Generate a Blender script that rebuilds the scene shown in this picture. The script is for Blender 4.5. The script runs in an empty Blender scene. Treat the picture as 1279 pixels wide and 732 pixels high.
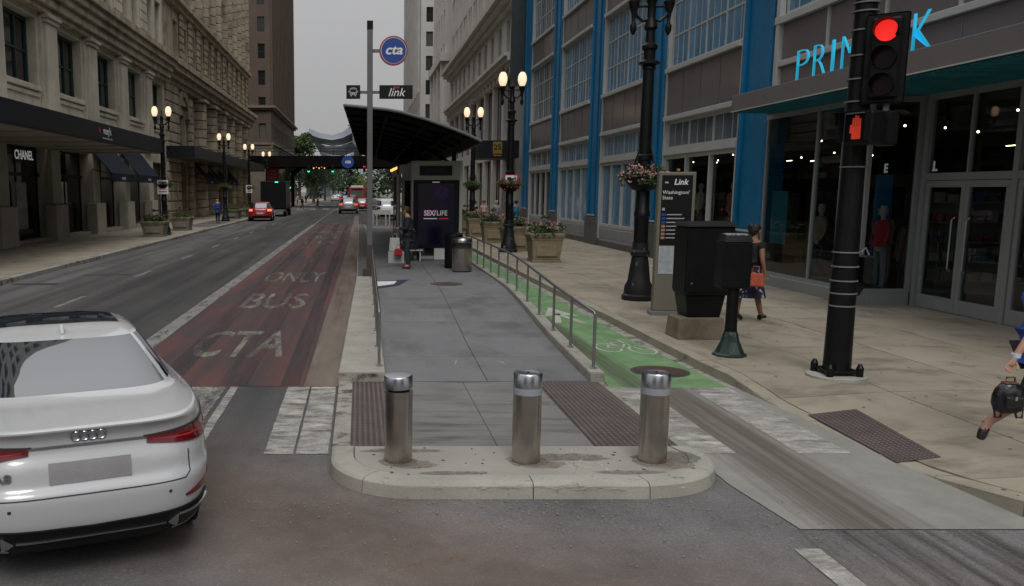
import bpy, bmesh, math, random
from mathutils import Vector, Matrix
from mathutils.bvhtree import BVHTree
R = math.radians
random.seed(7)
SC = bpy.context.scene
COL = SC.collection

# ------------------------------------------------------------------ camera
F, PX, PY = 1080.0, 449.0, 398.5            # focal length and principal point in photo pixels (1279 wide crop)
cam_d = bpy.data.cameras.new('camera')
cam_d.sensor_width = 36.0
cam_d.lens = F / 1279.0 * 36.0
cam_d.shift_x = (639.5 - PX) / 1279.0
cam_d.shift_y = -(366.0 - PY) / 1279.0
cam_d.clip_start = 0.05
cam_d.clip_end = 4000
cam = bpy.data.objects.new('camera', cam_d)
COL.objects.link(cam)
cam.location = (0, 0, 2.5)
cam.rotation_euler = (R(90 - 8.401), 0, 0)
SC.camera = cam

# ------------------------------------------------------------------ sky, sun, exposure (overcast day)
SUN_EL, SUN_AZ = R(46), R(177)               # soft sun from behind and above the camera
w = bpy.data.worlds.new('World'); SC.world = w; w.use_nodes = True
nt = w.node_tree; nt.nodes.clear()
out = nt.nodes.new('ShaderNodeOutputWorld'); bg = nt.nodes.new('ShaderNodeBackground')
sky = nt.nodes.new('ShaderNodeTexSky'); sky.sky_type = 'NISHITA'; sky.sun_disc = False
sky.sun_elevation = SUN_EL; sky.sun_rotation = SUN_AZ
sky.dust_density = 4; sky.air_density = 1; sky.ozone_density = 1
hsv = nt.nodes.new('ShaderNodeHueSaturation'); hsv.inputs['Saturation'].default_value = 0.12
tc = nt.nodes.new('ShaderNodeTexCoord'); sep = nt.nodes.new('ShaderNodeSeparateXYZ')
mr = nt.nodes.new('ShaderNodeMapRange')       # overcast cloud: zenith brighter than the horizon
mr.inputs['From Min'].default_value = 0.0; mr.inputs['From Max'].default_value = 1.0
mr.inputs['To Min'].default_value = 4.3; mr.inputs['To Max'].default_value = 17.0
cn = nt.nodes.new('ShaderNodeTexNoise'); cn.inputs['Scale'].default_value = 2.2; cn.inputs['Detail'].default_value = 5
cm = nt.nodes.new('ShaderNodeMapRange'); cm.inputs['To Min'].default_value = 0.93; cm.inputs['To Max'].default_value = 1.07
mul = nt.nodes.new('ShaderNodeMath'); mul.operation = 'MULTIPLY'
cc = nt.nodes.new('ShaderNodeCombineColor')
m2 = nt.nodes.new('ShaderNodeMath'); m2.operation = 'MULTIPLY'; m2.inputs[1].default_value = 0.985
mix = nt.nodes.new('ShaderNodeMix'); mix.data_type = 'RGBA'; mix.inputs[0].default_value = 0.9
L = nt.links.new
L(sky.outputs[0], hsv.inputs['Color'])
pw = nt.nodes.new('ShaderNodeMath'); pw.operation = 'POWER'; pw.inputs[1].default_value = 1.6; pw.use_clamp = True
ab = nt.nodes.new('ShaderNodeMath'); ab.operation = 'MAXIMUM'; ab.inputs[1].default_value = 0
L(tc.outputs['Generated'], sep.inputs[0]); L(sep.outputs['Z'], ab.inputs[0]); L(ab.outputs[0], pw.inputs[0]); L(pw.outputs[0], mr.inputs['Value'])
L(tc.outputs['Generated'], cn.inputs['Vector']); L(cn.outputs['Fac'], cm.inputs['Value'])
L(mr.outputs[0], mul.inputs[0]); L(cm.outputs[0], mul.inputs[1])
L(mul.outputs[0], m2.inputs[0])
L(m2.outputs[0], cc.inputs[0]); L(m2.outputs[0], cc.inputs[1]); L(mul.outputs[0], cc.inputs[2])
L(hsv.outputs[0], mix.inputs[6]); L(cc.outputs[0], mix.inputs[7])
L(mix.outputs[2], bg.inputs['Color']); bg.inputs['Strength'].default_value = 0.12
L(bg.outputs[0], out.inputs['Surface'])
sd = bpy.data.lights.new('sun', 'SUN'); sd.energy = 1.5; sd.angle = R(22); sd.color = (1, .965, .92)
sun = bpy.data.objects.new('sun', sd); COL.objects.link(sun)
sun.rotation_euler = (R(90) - SUN_EL, 0, R(180) - SUN_AZ)
vs = SC.view_settings
vs.view_transform = 'Standard'; vs.look = 'None'; vs.gamma = 1; vs.exposure = -0.42
SC.cycles.max_bounces = 6; SC.cycles.diffuse_bounces = 3; SC.cycles.glossy_bounces = 3
SC.cycles.transmission_bounces = 4; SC.cycles.transparent_max_bounces = 8
SC.cycles.caustics_reflective = False; SC.cycles.caustics_refractive = False

# ------------------------------------------------------------------ materials
MATS = {}
def nod(t, kind, **k):
    n = t.nodes.new(kind)
    for a, b in k.items():
        if a in n.inputs: n.inputs[a].default_value = b
        else: setattr(n, a, b)
    return n
def mat(name, col, rough=.7, metal=0., var=.18, scale=1.5, fine=25., bump=.15, bscale=60., stretch=None,
        col2=None, thr=None, ior=None, spec=None, emit=None, estr=0., coat=0., trans=0., worn=None, wthr=.5, wscale=6., wsoft=.07, obj=False,
        dirt=None, fvar=.5):
    if name in MATS: return MATS[name]
    m = bpy.data.materials.new(name); m.use_nodes = True; t = m.node_tree; MATS[name] = m
    b = t.nodes['Principled BSDF']; o = t.nodes['Material Output']
    b.inputs['Roughness'].default_value = rough; b.inputs['Metallic'].default_value = metal
    if ior: b.inputs['IOR'].default_value = ior
    if spec is not None: b.inputs['Specular IOR Level'].default_value = spec
    if coat: b.inputs['Coat Weight'].default_value = coat; b.inputs['Coat Roughness'].default_value = .05
    if trans: b.inputs['Transmission Weight'].default_value = trans
    if emit: b.inputs['Emission Color'].default_value = (*emit, 1); b.inputs['Emission Strength'].default_value = estr
    l = t.links.new
    if obj: vec = nod(t, 'ShaderNodeTexCoord').outputs['Object']
    else: vec = nod(t, 'ShaderNodeNewGeometry').outputs['Position']
    if stretch:
        mp = nod(t, 'ShaderNodeMapping'); mp.inputs['Scale'].default_value = stretch; l(vec, mp.inputs['Vector']); svec = mp.outputs[0]
    else: svec = vec
    n1 = nod(t, 'ShaderNodeTexNoise', Scale=scale, Detail=6., Roughness=.6); l(svec, n1.inputs['Vector'])
    n2 = nod(t, 'ShaderNodeTexNoise', Scale=fine, Detail=4., Roughness=.7); l(vec, n2.inputs['Vector'])
    c2 = col2 or tuple(c * (1 - var) for c in col); c1 = col if col2 else tuple(min(1, c * (1 + var)) for c in col)
    rp = nod(t, 'ShaderNodeMapRange'); lo, hi = thr or (.3, .7)
    rp.inputs['From Min'].default_value = lo; rp.inputs['From Max'].default_value = hi
    l(n1.outputs['Fac'], rp.inputs['Value'])
    mx = nod(t, 'ShaderNodeMix', data_type='RGBA'); mx.inputs[6].default_value = (*c2, 1); mx.inputs[7].default_value = (*c1, 1)
    l(rp.outputs[0], mx.inputs[0])
    fr = nod(t, 'ShaderNodeMapRange'); fr.inputs['From Min'].default_value = .25; fr.inputs['From Max'].default_value = .75
    fr.inputs['To Min'].default_value = 1 - var * fvar; fr.inputs['To Max'].default_value = 1 + var * fvar
    l(n2.outputs['Fac'], fr.inputs['Value'])
    vm = nod(t, 'ShaderNodeVectorMath', operation='SCALE'); l(mx.outputs[2], vm.inputs[0]); l(fr.outputs[0], vm.inputs['Scale'])
    last = vm.outputs[0]
    if dirt:                                   # blotches of dirt with shapes of their own: (colour, scale, low, high, stretch)
        dc, ds, dl, dh, dst = dirt
        mp = nod(t, 'ShaderNodeMapping'); mp.inputs['Scale'].default_value = dst; l(vec, mp.inputs['Vector'])
        n3 = nod(t, 'ShaderNodeTexNoise', Scale=ds, Detail=7., Roughness=.65); l(mp.outputs[0], n3.inputs['Vector'])
        r3 = nod(t, 'ShaderNodeMapRange'); r3.inputs['From Min'].default_value = dl; r3.inputs['From Max'].default_value = dh
        l(n3.outputs['Fac'], r3.inputs['Value'])
        m3 = nod(t, 'ShaderNodeMix', data_type='RGBA'); l(r3.outputs[0], m3.inputs[0]); l(last, m3.inputs[6]); m3.inputs[7].default_value = (*dc, 1)
        last = m3.outputs[2]
    l(last, b.inputs['Base Color'])
    if bump:
        n4 = nod(t, 'ShaderNodeTexNoise', Scale=bscale, Detail=3.); l(vec, n4.inputs['Vector'])
        bp = nod(t, 'ShaderNodeBump', Strength=bump, Distance=.01); l(n4.outputs['Fac'], bp.inputs['Height']); l(bp.outputs[0], b.inputs['Normal'])
    if worn is not None:                       # paint worn through to what lies beneath
        n5 = nod(t, 'ShaderNodeTexNoise', Scale=wscale, Detail=8., Roughness=.75)
        mp = nod(t, 'ShaderNodeMapping'); mp.inputs['Scale'].default_value = worn; l(vec, mp.inputs['Vector']); l(mp.outputs[0], n5.inputs['Vector'])
        r5 = nod(t, 'ShaderNodeMapRange'); r5.inputs['From Min'].default_value = wthr - wsoft; r5.inputs['From Max'].default_value = wthr + wsoft
        l(n5.outputs['Fac'], r5.inputs['Value'])
        tr = nod(t, 'ShaderNodeBsdfTransparent'); ms = nod(t, 'ShaderNodeMixShader')
        l(r5.outputs[0], ms.inputs[0]); l(tr.outputs[0], ms.inputs[1]); l(b.outputs[0], ms.inputs[2]); l(ms.outputs[0], o.inputs['Surface'])
    return m

def road_mat():
    m = mat('asphalt', (.070, .068, .068), rough=.85, var=.30, scale=.7, fine=36, bump=.9, bscale=90, stretch=(1, .25, 1), fvar=1.25)
    t = m.node_tree; l = t.links.new; b = t.nodes['Principled BSDF']
    src = b.inputs['Base Color'].links[0].from_socket
    pos = nod(t, 'ShaderNodeNewGeometry').outputs['Position']
    sp = nod(t, 'ShaderNodeSeparateXYZ'); l(pos, sp.inputs[0])
    def math_(op, a, b_=None):
        n = nod(t, 'ShaderNodeMath', operation=op)
        for i, v in enumerate((a, b_)):
            if v is None: continue
            if isinstance(v, (int, float)): n.inputs[i].default_value = v
            else: l(v, n.inputs[i])
        return n.outputs[0]
    # wheel tracks of the turn: rings round a centre, and long streaks along the street
    dx = math_('SUBTRACT', sp.outputs['X'], 5.0); dy = math_('SUBTRACT', sp.outputs['Y'], 12.5)
    r = math_('SQRT', math_('ADD', math_('MULTIPLY', dx, dx), math_('MULTIPLY', dy, dy)))
    cb = nod(t, 'ShaderNodeCombineXYZ'); l(math_('MULTIPLY', r, 2.2), cb.inputs[0]); l(math_('MULTIPLY', math_('ARCTAN2', dy, dx), 1.2), cb.inputs[1])
    n = nod(t, 'ShaderNodeTexNoise', Scale=1.6, Detail=7., Roughness=.65); l(cb.outputs[0], n.inputs['Vector'])
    band = nod(t, 'ShaderNodeMapRange'); l(math_('ABSOLUTE', math_('SUBTRACT', r, 8.35)), band.inputs['Value'])
    band.inputs['From Min'].default_value = .35; band.inputs['From Max'].default_value = 1.5; band.inputs['To Min'].default_value = 1; band.inputs['To Max'].default_value = 0
    near = nod(t, 'ShaderNodeMapRange'); l(sp.outputs['Y'], near.inputs['Value'])
    near.inputs['From Min'].default_value = 10; near.inputs['From Max'].default_value = 7.5; near.inputs['To Min'].default_value = 0; near.inputs['To Max'].default_value = 1
    fac = math_('MULTIPLY', math_('MULTIPLY', band.outputs[0], near.outputs[0]), math_('MULTIPLY', n.outputs['Fac'], 1.75))
    mx = nod(t, 'ShaderNodeMix', data_type='RGBA'); l(fac, mx.inputs[0]); l(src, mx.inputs[6]); mx.inputs[7].default_value = (.066, .050, .042, 1)
    cb2 = nod(t, 'ShaderNodeCombineXYZ'); l(math_('MULTIPLY', sp.outputs['X'], 2.0), cb2.inputs[0]); l(math_('MULTIPLY', sp.outputs['Y'], .05), cb2.inputs[1])
    n2 = nod(t, 'ShaderNodeTexNoise', Scale=1.1, Detail=5., Roughness=.55); l(cb2.outputs[0], n2.inputs['Vector'])
    r2 = nod(t, 'ShaderNodeMapRange'); l(n2.outputs['Fac'], r2.inputs['Value']); r2.inputs['From Min'].default_value = .38; r2.inputs['From Max'].default_value = .62
    r2.inputs['To Min'].default_value = .66; r2.inputs['To Max'].default_value = 1.22
    far = nod(t, 'ShaderNodeMapRange'); l(sp.outputs['Y'], far.inputs['Value']); far.inputs['From Min'].default_value = 7; far.inputs['From Max'].default_value = 12
    k = math_('ADD', math_('MULTIPLY', math_('SUBTRACT', r2.outputs[0], 1.0), far.outputs[0]), 1.0)
    ln = nod(t, 'ShaderNodeMapRange'); l(sp.outputs['X'], ln.inputs['Value']); ln.inputs['From Min'].default_value = -7.8; ln.inputs['From Max'].default_value = -6.2
    ln.inputs['To Min'].default_value = 1.45; ln.inputs['To Max'].default_value = .72
    k = math_('MULTIPLY', k, math_('ADD', math_('MULTIPLY', math_('SUBTRACT', ln.outputs[0], 1.0), far.outputs[0]), 1.0))
    vm = nod(t, 'ShaderNodeVectorMath', operation='SCALE'); l(mx.outputs[2], vm.inputs[0]); l(k, vm.inputs['Scale'])
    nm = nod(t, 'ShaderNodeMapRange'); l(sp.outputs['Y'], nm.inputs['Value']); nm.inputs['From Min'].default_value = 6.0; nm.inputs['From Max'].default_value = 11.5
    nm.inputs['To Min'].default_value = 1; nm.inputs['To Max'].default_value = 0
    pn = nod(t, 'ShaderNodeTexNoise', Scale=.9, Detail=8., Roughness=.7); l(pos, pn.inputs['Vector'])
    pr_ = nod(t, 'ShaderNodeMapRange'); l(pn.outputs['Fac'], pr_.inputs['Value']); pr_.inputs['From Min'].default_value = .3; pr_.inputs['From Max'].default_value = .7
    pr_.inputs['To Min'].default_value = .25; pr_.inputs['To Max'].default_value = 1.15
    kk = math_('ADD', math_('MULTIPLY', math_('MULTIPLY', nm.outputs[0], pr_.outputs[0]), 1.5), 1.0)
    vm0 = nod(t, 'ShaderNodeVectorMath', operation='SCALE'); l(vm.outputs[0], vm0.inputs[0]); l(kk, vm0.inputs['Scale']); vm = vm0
    # fine cracks
    vo = nod(t, 'ShaderNodeTexVoronoi', feature='DISTANCE_TO_EDGE', Scale=.55); 
    wn = nod(t, 'ShaderNodeTexNoise', Scale=1.3, Detail=6.); l(pos, wn.inputs['Vector'])
    va = nod(t, 'ShaderNodeVectorMath', operation='ADD'); l(pos, va.inputs[0]); l(wn.outputs['Color'], va.inputs[1]); l(va.outputs[0], vo.inputs['Vector'])
    cr = nod(t, 'ShaderNodeMapRange'); l(vo.outputs['Distance'], cr.inputs['Value']); cr.inputs['From Min'].default_value = 0; cr.inputs['From Max'].default_value = .004
    cr.inputs['To Min'].default_value = .80; cr.inputs['To Max'].default_value = 1
    vm2 = nod(t, 'ShaderNodeVectorMath', operation='SCALE'); l(vm.outputs[0], vm2.inputs[0]); l(cr.outputs[0], vm2.inputs['Scale'])
    vo2 = nod(t, 'ShaderNodeTexVoronoi', Scale=34.); l(pos, vo2.inputs['Vector'])
    sk = nod(t, 'ShaderNodeMapRange'); l(vo2.outputs['Distance'], sk.inputs['Value']); sk.inputs['From Min'].default_value = .04; sk.inputs['From Max'].default_value = .24; sk.inputs['To Min'].default_value = 1.9; sk.inputs['To Max'].default_value = 1
    vm3 = nod(t, 'ShaderNodeVectorMath', operation='SCALE'); l(vm2.outputs[0], vm3.inputs[0]); l(sk.outputs[0], vm3.inputs['Scale'])
    l(vm3.outputs[0], b.inputs['Base Color'])
    return m
ASPHALT = road_mat()
def streaked(name, base, brown, xc, half, var=.15):
    """Concrete with brown tyre streaks that run along the lane."""
    m = mat(name, base, rough=.9, var=var, scale=2.2, fine=50, bump=.35, bscale=160, fvar=.7)
    t = m.node_tree; l = t.links.new; b = t.nodes['Principled BSDF']; src = b.inputs['Base Color'].links[0].from_socket
    pos = nod(t, 'ShaderNodeNewGeometry').outputs['Position']; sp = nod(t, 'ShaderNodeSeparateXYZ'); l(pos, sp.inputs[0])
    mp = nod(t, 'ShaderNodeMapping'); mp.inputs['Scale'].default_value = (14, .28, 1); mp.inputs['Rotation'].default_value = (0, 0, R(-2)); l(pos, mp.inputs['Vector'])
    n = nod(t, 'ShaderNodeTexNoise', Scale=1., Detail=6., Roughness=.65); l(mp.outputs[0], n.inputs['Vector'])
    a = nod(t, 'ShaderNodeMath', operation='SUBTRACT'); l(sp.outputs['X'], a.inputs[0]); a.inputs[1].default_value = xc
    a2 = nod(t, 'ShaderNodeMath', operation='ABSOLUTE'); l(a.outputs[0], a2.inputs[0])
    bd = nod(t, 'ShaderNodeMapRange'); l(a2.outputs[0], bd.inputs['Value']); bd.inputs['From Min'].default_value = half * .35; bd.inputs['From Max'].default_value = half * 1.25
    bd.inputs['To Min'].default_value = .42; bd.inputs['To Max'].default_value = -.25
    ad = nod(t, 'ShaderNodeMath', operation='ADD'); l(n.outputs['Fac'], ad.inputs[0]); l(bd.outputs[0], ad.inputs[1])
    r = nod(t, 'ShaderNodeMapRange'); l(ad.outputs[0], r.inputs['Value']); r.inputs['From Min'].default_value = .48; r.inputs['From Max'].default_value = 1.0
    mx = nod(t, 'ShaderNodeMix', data_type='RGBA'); l(r.outputs[0], mx.inputs[0]); l(src, mx.inputs[6]); mx.inputs[7].default_value = (*brown, 1)
    l(mx.outputs[2], b.inputs['Base Color'])
    return m
CONC_X = streaked('streaked_concrete', (.245, .240, .220), (.105, .088, .074), 3.85, .52)
GREEN = streaked('green_lane_paint', (.145, .262, .120), (.075, .085, .050), 3.60, .26, .22)
RED = mat('red_lane_paint', (.118, .043, .040), rough=.8, var=.3, col2=(.040, .032, .034), scale=1.2, thr=(.38, .62), stretch=(2.2, .14, 1), fine=60, bump=.3, bscale=200,
          dirt=((.05, .045, .043), 1.4, .50, .72, (1, .3, 1)), fvar=1.2)
PAINT = mat('worn_white_paint', (.45, .44, .40), rough=.8, var=.30, fine=60, scale=3, bump=.3, bscale=200, worn=(1.1, 2.2, 1), wthr=.43, wscale=3.4, wsoft=.24, fvar=1., dirt=((.14, .135, .125), 2.2, .50, .68, (.8, 2.4, 1)))
BIKEW = mat('faded_bike_paint', (.42, .43, .36), rough=.8, var=.2, fine=60, bump=.3, worn=(1.4, .5, 1), wthr=.33, wscale=8, wsoft=.12)
FADED = mat('faded_white_paint', (.36, .35, .32), rough=.85, var=.25, fine=60, bump=.3, worn=(1.6, .5, 1), wthr=.52, wscale=4, wsoft=.16)
LETTER = mat('faded_letter_paint', (.235, .215, .185), rough=.85, var=.3, fine=60, bump=.3, worn=(1.2, .3, 1), wthr=.46, wscale=3, wsoft=.16)
LINE = mat('lane_line_paint', (.205, .20, .195), rough=.85, var=.25, fine=60, bump=.3, worn=(1, .3, 1), wthr=.40, wscale=5)
APRON = mat('scuffed_concrete', (.175, .172, .168), rough=.85, var=.18, scale=1.2, fine=60, bump=.3, bscale=180, dirt=((.055, .050, .046), 1.6, .50, .74, (.5, 3.2, 1)), fvar=.8)
RAMP = mat('ramp_concrete', (.168, .170, .176), rough=.85, var=.10, scale=1.3, fine=60, bump=.25, bscale=180, dirt=((.115, .115, .118), 1.2, .5, .66, (1, .35, 1)), fvar=.8)
RAMPB = mat('ramp_concrete_darker', (.155, .157, .162), rough=.85, var=.14, scale=1.3, fine=60, bump=.25, bscale=180, dirt=((.10, .10, .102), 1.4, .5, .66, (1, .5, 1)), fvar=.8)
RAMPC = mat('ramp_concrete_lighter', (.182, .182, .184), rough=.85, var=.12, scale=1.3, fine=60, bump=.25, bscale=180, dirt=((.12, .12, .122), 1.1, .5, .70, (1, .3, 1)), fvar=.8)
KERBW = mat('tan_kerb_concrete', (.31, .28, .22), rough=.9, var=.16, scale=1.8, fine=50, bump=.5, bscale=140, dirt=((.09, .08, .065), 3, .60, .72, (1, .6, 1)), fvar=.8)
WALK3 = mat('sidewalk_concrete_patch', (.335, .30, .24), rough=.9, var=.12, scale=.9, fine=40, bump=.3, bscale=140, dirt=((.19, .165, .13), 1.6, .54, .70, (1, .6, 1)), fvar=.8)
KERB = mat('kerb_concrete', (.33, .315, .275), rough=.9, var=.16, scale=1.8, fine=50, bump=.4, bscale=140, dirt=((.12, .11, .095), 7, .60, .70, (1, 1, 1)), fvar=.8)
KERBD = mat('stained_kerb_concrete', (.30, .285, .25), rough=.9, var=.22, scale=3, fine=50, bump=.5, bscale=140, dirt=((.05, .047, .043), 4, .5, .64, (1, 1, 1)), fvar=.8)
WALK = mat('sidewalk_concrete', (.32, .280, .215), rough=.9, var=.12, scale=.8, fine=40, bump=.3, bscale=140, dirt=((.17, .15, .12), 1.3, .52, .72, (1, .6, 1)), fvar=.7)
WALK2 = mat('sidewalk_concrete_worn', (.295, .26, .20), rough=.9, var=.15, scale=1.1, fine=40, bump=.3, bscale=140, dirt=((.15, .13, .105), 1.8, .5, .70, (.6, 1, 1)), fvar=.7)
JOINT = mat('joint_filler', (.10, .088, .07), rough=.95, var=.2)
GUTTER = mat('gutter_concrete', (.165, .135, .110), rough=.9, var=.22, scale=2, fine=60, bump=.4, stretch=(1, .3, 1), dirt=((.10, .045, .035), 1.2, .46, .70, (2, .1, 1)), fvar=.9)
TACT = mat('tactile_paint', (.062, .047, .044), rough=.8, var=.25, scale=3, fine=60)
STEEL = mat('brushed_steel', (.44, .41, .375), rough=.27, metal=1., var=.10, scale=2.5, fine=14, bump=.04, bscale=30, stretch=(1, 1, 2.5), obj=True, dirt=((.20, .18, .155), 3, .55, .8, (1, 1, .6)))
CHROME = mat('polished_steel', (.50, .52, .56), rough=.28, metal=1., var=.05, bump=0)
BAND = mat('reflective_band', (.29, .30, .32), rough=.5, var=.06, bump=0)
DKSTEEL = mat('painted_rail_steel', (.30, .29, .28), rough=.38, metal=.8, var=.1, bump=.05)
BLACKM = mat('black_paint_metal', (.006, .006, .007), spec=.22, rough=.42, var=.3, scale=6, bump=.15, bscale=40)
BLACKW = mat('weathered_black_iron', (.012, .013, .015), spec=.3, rough=.5, var=.3, scale=4, bump=.3, bscale=30, dirt=((.22, .23, .24), 7, .62, .70, (1, 1, .5)))
GREENB = mat('dark_green_iron', (.012, .030, .024), rough=.45, var=.4, scale=8, bump=.3, bscale=40, dirt=((.10, .13, .12), 14, .60, .70, (1, 1, 1)))
GREYM = mat('grey_paint_metal', (.16, .165, .17), rough=.5, var=.08, bump=.05)
TAUPE = mat('taupe_metal', (.155, .145, .115), rough=.5, var=.08, bump=.05)
FRAMEM = mat('pale_window_frame', (.47, .48, .47), rough=.55, var=.08, bump=.05)
BLUE = mat('blue_painted_steel', (.006, .165, .36), rough=.38, var=.14, scale=.8, fine=12, bump=.2, bscale=18, dirt=((.012, .095, .19), 2.2, .50, .78, (1, 1.6, .12)))
SPAN = mat('grey_spandrel_panel', (.160, .142, .150), rough=.22, var=.10, scale=.5, bump=.05, bscale=4, spec=.7)
FASC = mat('grey_fascia_metal', (.175, .162, .165), rough=.4, var=.06, bump=.05)
STONEG = mat('grey_granite', (.105, .105, .105), rough=.6, var=.15, fine=80, bump=.1)
GLASSD = mat('dark_glass', (.012, .014, .016), rough=.05, var=.1, bump=.0, spec=.6)
GLASSV = mat('blind_behind_glass', (.055, .055, .050), rough=.12, var=.3, scale=1, stretch=(1, 1, 6), bump=0)
GLASSW = mat('pale_blind_behind_glass', (.10, .10, .09), rough=.15, var=.3, scale=1, bump=0)
GLASSB = mat('blue_film_and_reflection_glass', (.100, .25, .42), rough=.10, var=.35, scale=.55, fine=3, bump=.06, bscale=1.5, stretch=(2, 2, .3), spec=.8)  # film tint at street level; upstairs the colour stands in for sky reflection
GLASSG = mat('grey_reflection_tint_glass', (.105, .145, .185), rough=.08, var=.4, scale=.7, fine=3, bump=.06, bscale=1.5, spec=.8)  # grey-blue reflection of the upper panes put into the colour
def clear_glass():
    m = bpy.data.materials.new('clear_shop_glass'); m.use_nodes = True; t = m.node_tree; t.nodes.clear()
    o = nod(t, 'ShaderNodeOutputMaterial'); a = nod(t, 'ShaderNodeBsdfTransparent'); a.inputs[0].default_value = (.74, .79, .80, 1)
    g = nod(t, 'ShaderNodeBsdfGlossy', Roughness=.02); f = nod(t, 'ShaderNodeFresnel', IOR=1.5)
    gq = nod(t, 'ShaderNodeNewGeometry'); iv = nod(t, 'ShaderNodeMath', operation='SUBTRACT'); iv.inputs[0].default_value = 1.0; t.links.new(gq.outputs['Backfacing'], iv.inputs[1])
    mm = nod(t, 'ShaderNodeMath', operation='MULTIPLY'); t.links.new(iv.outputs[0], mm.inputs[0]); t.links.new(f.outputs[0], mm.inputs[1])
    s = nod(t, 'ShaderNodeMixShader'); t.links.new(mm.outputs[0], s.inputs[0]); t.links.new(a.outputs[0], s.inputs[1]); t.links.new(g.outputs[0], s.inputs[2])
    t.links.new(s.outputs[0], o.inputs['Surface']); return m
GLASSC = clear_glass()
LIME = mat('limestone', (.50, .46, .375), rough=.85, var=.16, scale=.6, fine=14, bump=.4, bscale=24, dirt=((.30, .27, .22), .8, .50, .74, (1, 1, .4)))
LIMED = mat('darker_limestone', (.40, .345, .25), rough=.88, var=.25, scale=1, fine=10, bump=.5, bscale=20, dirt=((.15, .13, .095), 1.1, .46, .70, (1, 1, .5)))
GRANB = mat('brown_granite', (.15, .12, .095), rough=.8, var=.2, scale=.5, fine=10, bump=.2)
WHITES = mat('pale_terracotta', (.57, .55, .52), rough=.8, var=.10, scale=.4, fine=8, bump=.2, bscale=10)
BROWNB = mat('brown_brick', (.095, .068, .052), rough=.85, var=.15, scale=.4, fine=12, bump=.2)
TANST = mat('tan_base_stone', (.17, .14, .105), rough=.85, var=.15, bump=.2)
NAVY = mat('navy_awning_cloth', (.020, .025, .037), spec=.1, rough=.8, var=.15, bump=.1)
FASB = mat('black_canopy_metal', (.007, .009, .013), spec=.25, rough=.5, var=.15, bump=.03)
SOFF = mat('canopy_soffit', (.38, .34, .28), rough=.8, var=.1)
GWIN = mat('green_window_frame', (.012, .040, .034), rough=.5, var=.2, bump=0)
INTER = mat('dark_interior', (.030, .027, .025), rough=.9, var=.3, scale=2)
SOIL = mat('soil', (.03, .022, .015), rough=1, var=.3)
POT = mat('sandstone_planter', (.235, .190, .120), rough=.9, var=.16, scale=3, fine=50, bump=.4, bscale=90, dirt=((.12, .095, .06), 4, .55, .75, (1, 1, 1)))
POTL = mat('grey_stone_planter', (.20, .185, .145), rough=.9, var=.16, scale=3, fine=50, bump=.4)
LEAF = mat('leaf_green', (.045, .090, .022), rough=.6, var=.5, scale=8, fine=40, bump=0)
LEAFD = mat('leaf_dark', (.028, .060, .018), rough=.6, var=.5, scale=8, fine=40, bump=0)
LEAFY = mat('leaf_yellow_green', (.14, .19, .025), rough=.6, var=.4, scale=8, fine=40, bump=0)
PINK = mat('pink_blossom', (.58, .30, .28), rough=.6, var=.35, scale=30, bump=0)
REDF = mat('dark_red_blossom', (.16, .02, .025), rough=.6, var=.4, scale=30, bump=0)
BARK = mat('bark', (.06, .045, .032), rough=.95, var=.3, scale=6, bump=.5)
CROWN = mat('tree_leaf', (.050, .095, .022), rough=.6, var=.45, scale=.6, fine=6, bump=0)
CROWND = mat('tree_leaf_dark', (.022, .050, .018), rough=.6, var=.45, scale=.6, fine=6, bump=0)
RUBBER = mat('rubber', (.014, .014, .014), rough=.8, var=.2)
PLASTIC = mat('black_plastic', (.006, .006, .007), spec=.2, rough=.5, var=.2, bump=.05)
SKIN = mat('skin', (.42, .235, .165), rough=.55, var=.08, scale=10, bump=.05)
SKIND = mat('skin_brown', (.24, .12, .075), rough=.55, var=.08, scale=10, bump=.05)
HAIRB = mat('brown_hair', (.050, .026, .014), rough=.6, var=.3, scale=30, bump=.4, stretch=(1, 1, .2))
HAIRK = mat('black_hair', (.012, .009, .008), rough=.6, var=.3, scale=30, bump=.4)
HAIRG = mat('grey_hair', (.36, .34, .32), rough=.6, var=.2, scale=30, bump=.4)
def cloth(n, c, var=.15): return mat(n, c, rough=.9, var=var, scale=9, fine=120, bump=.25, bscale=60)
def glow(name, c, s): 
    return mat(name, c, rough=.4, var=0, bump=0, emit=c, estr=s)
LAMPG = glow('lit_lamp_glass', (1., .68, .46), 1.3)
LEDW = glow('warm_shop_light', (1., .74, .46), 22.)
REDL = glow('lit_red_lens', (1., .025, .02), 1.1)
ORL = glow('lit_orange_symbol', (.8, .06, .03), .30)
GRL = glow('lit_green_lens', (.05, .95, .55), 3.)
AMB = glow('lit_amber_lamp', (1., .42, .10), 2.2)
TAIL = glow('lit_tail_lamp', (.9, .06, .04), 1.6)
CYAN = glow('cyan_sign_light', (.02, .42, .66), .75)
WSIGN = glow('lit_white_lettering', (.8, .82, .82), .28)
WPRINT = mat('white_print', (.75, .75, .74), rough=.6, var=.03, bump=0)
RPRINT = mat('red_print', (.50, .03, .04), rough=.6, var=.03, bump=0)
GPRINT = mat('grey_print', (.35, .36, .37), rough=.6, var=.03, bump=0)
BPRINT = mat('blue_print', (.01, .055, .28), rough=.5, var=.04, bump=0)
KPRINT = mat('black_sign_face', (.006, .007, .009), spec=.3, rough=.4, var=.1, bump=0)

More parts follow.
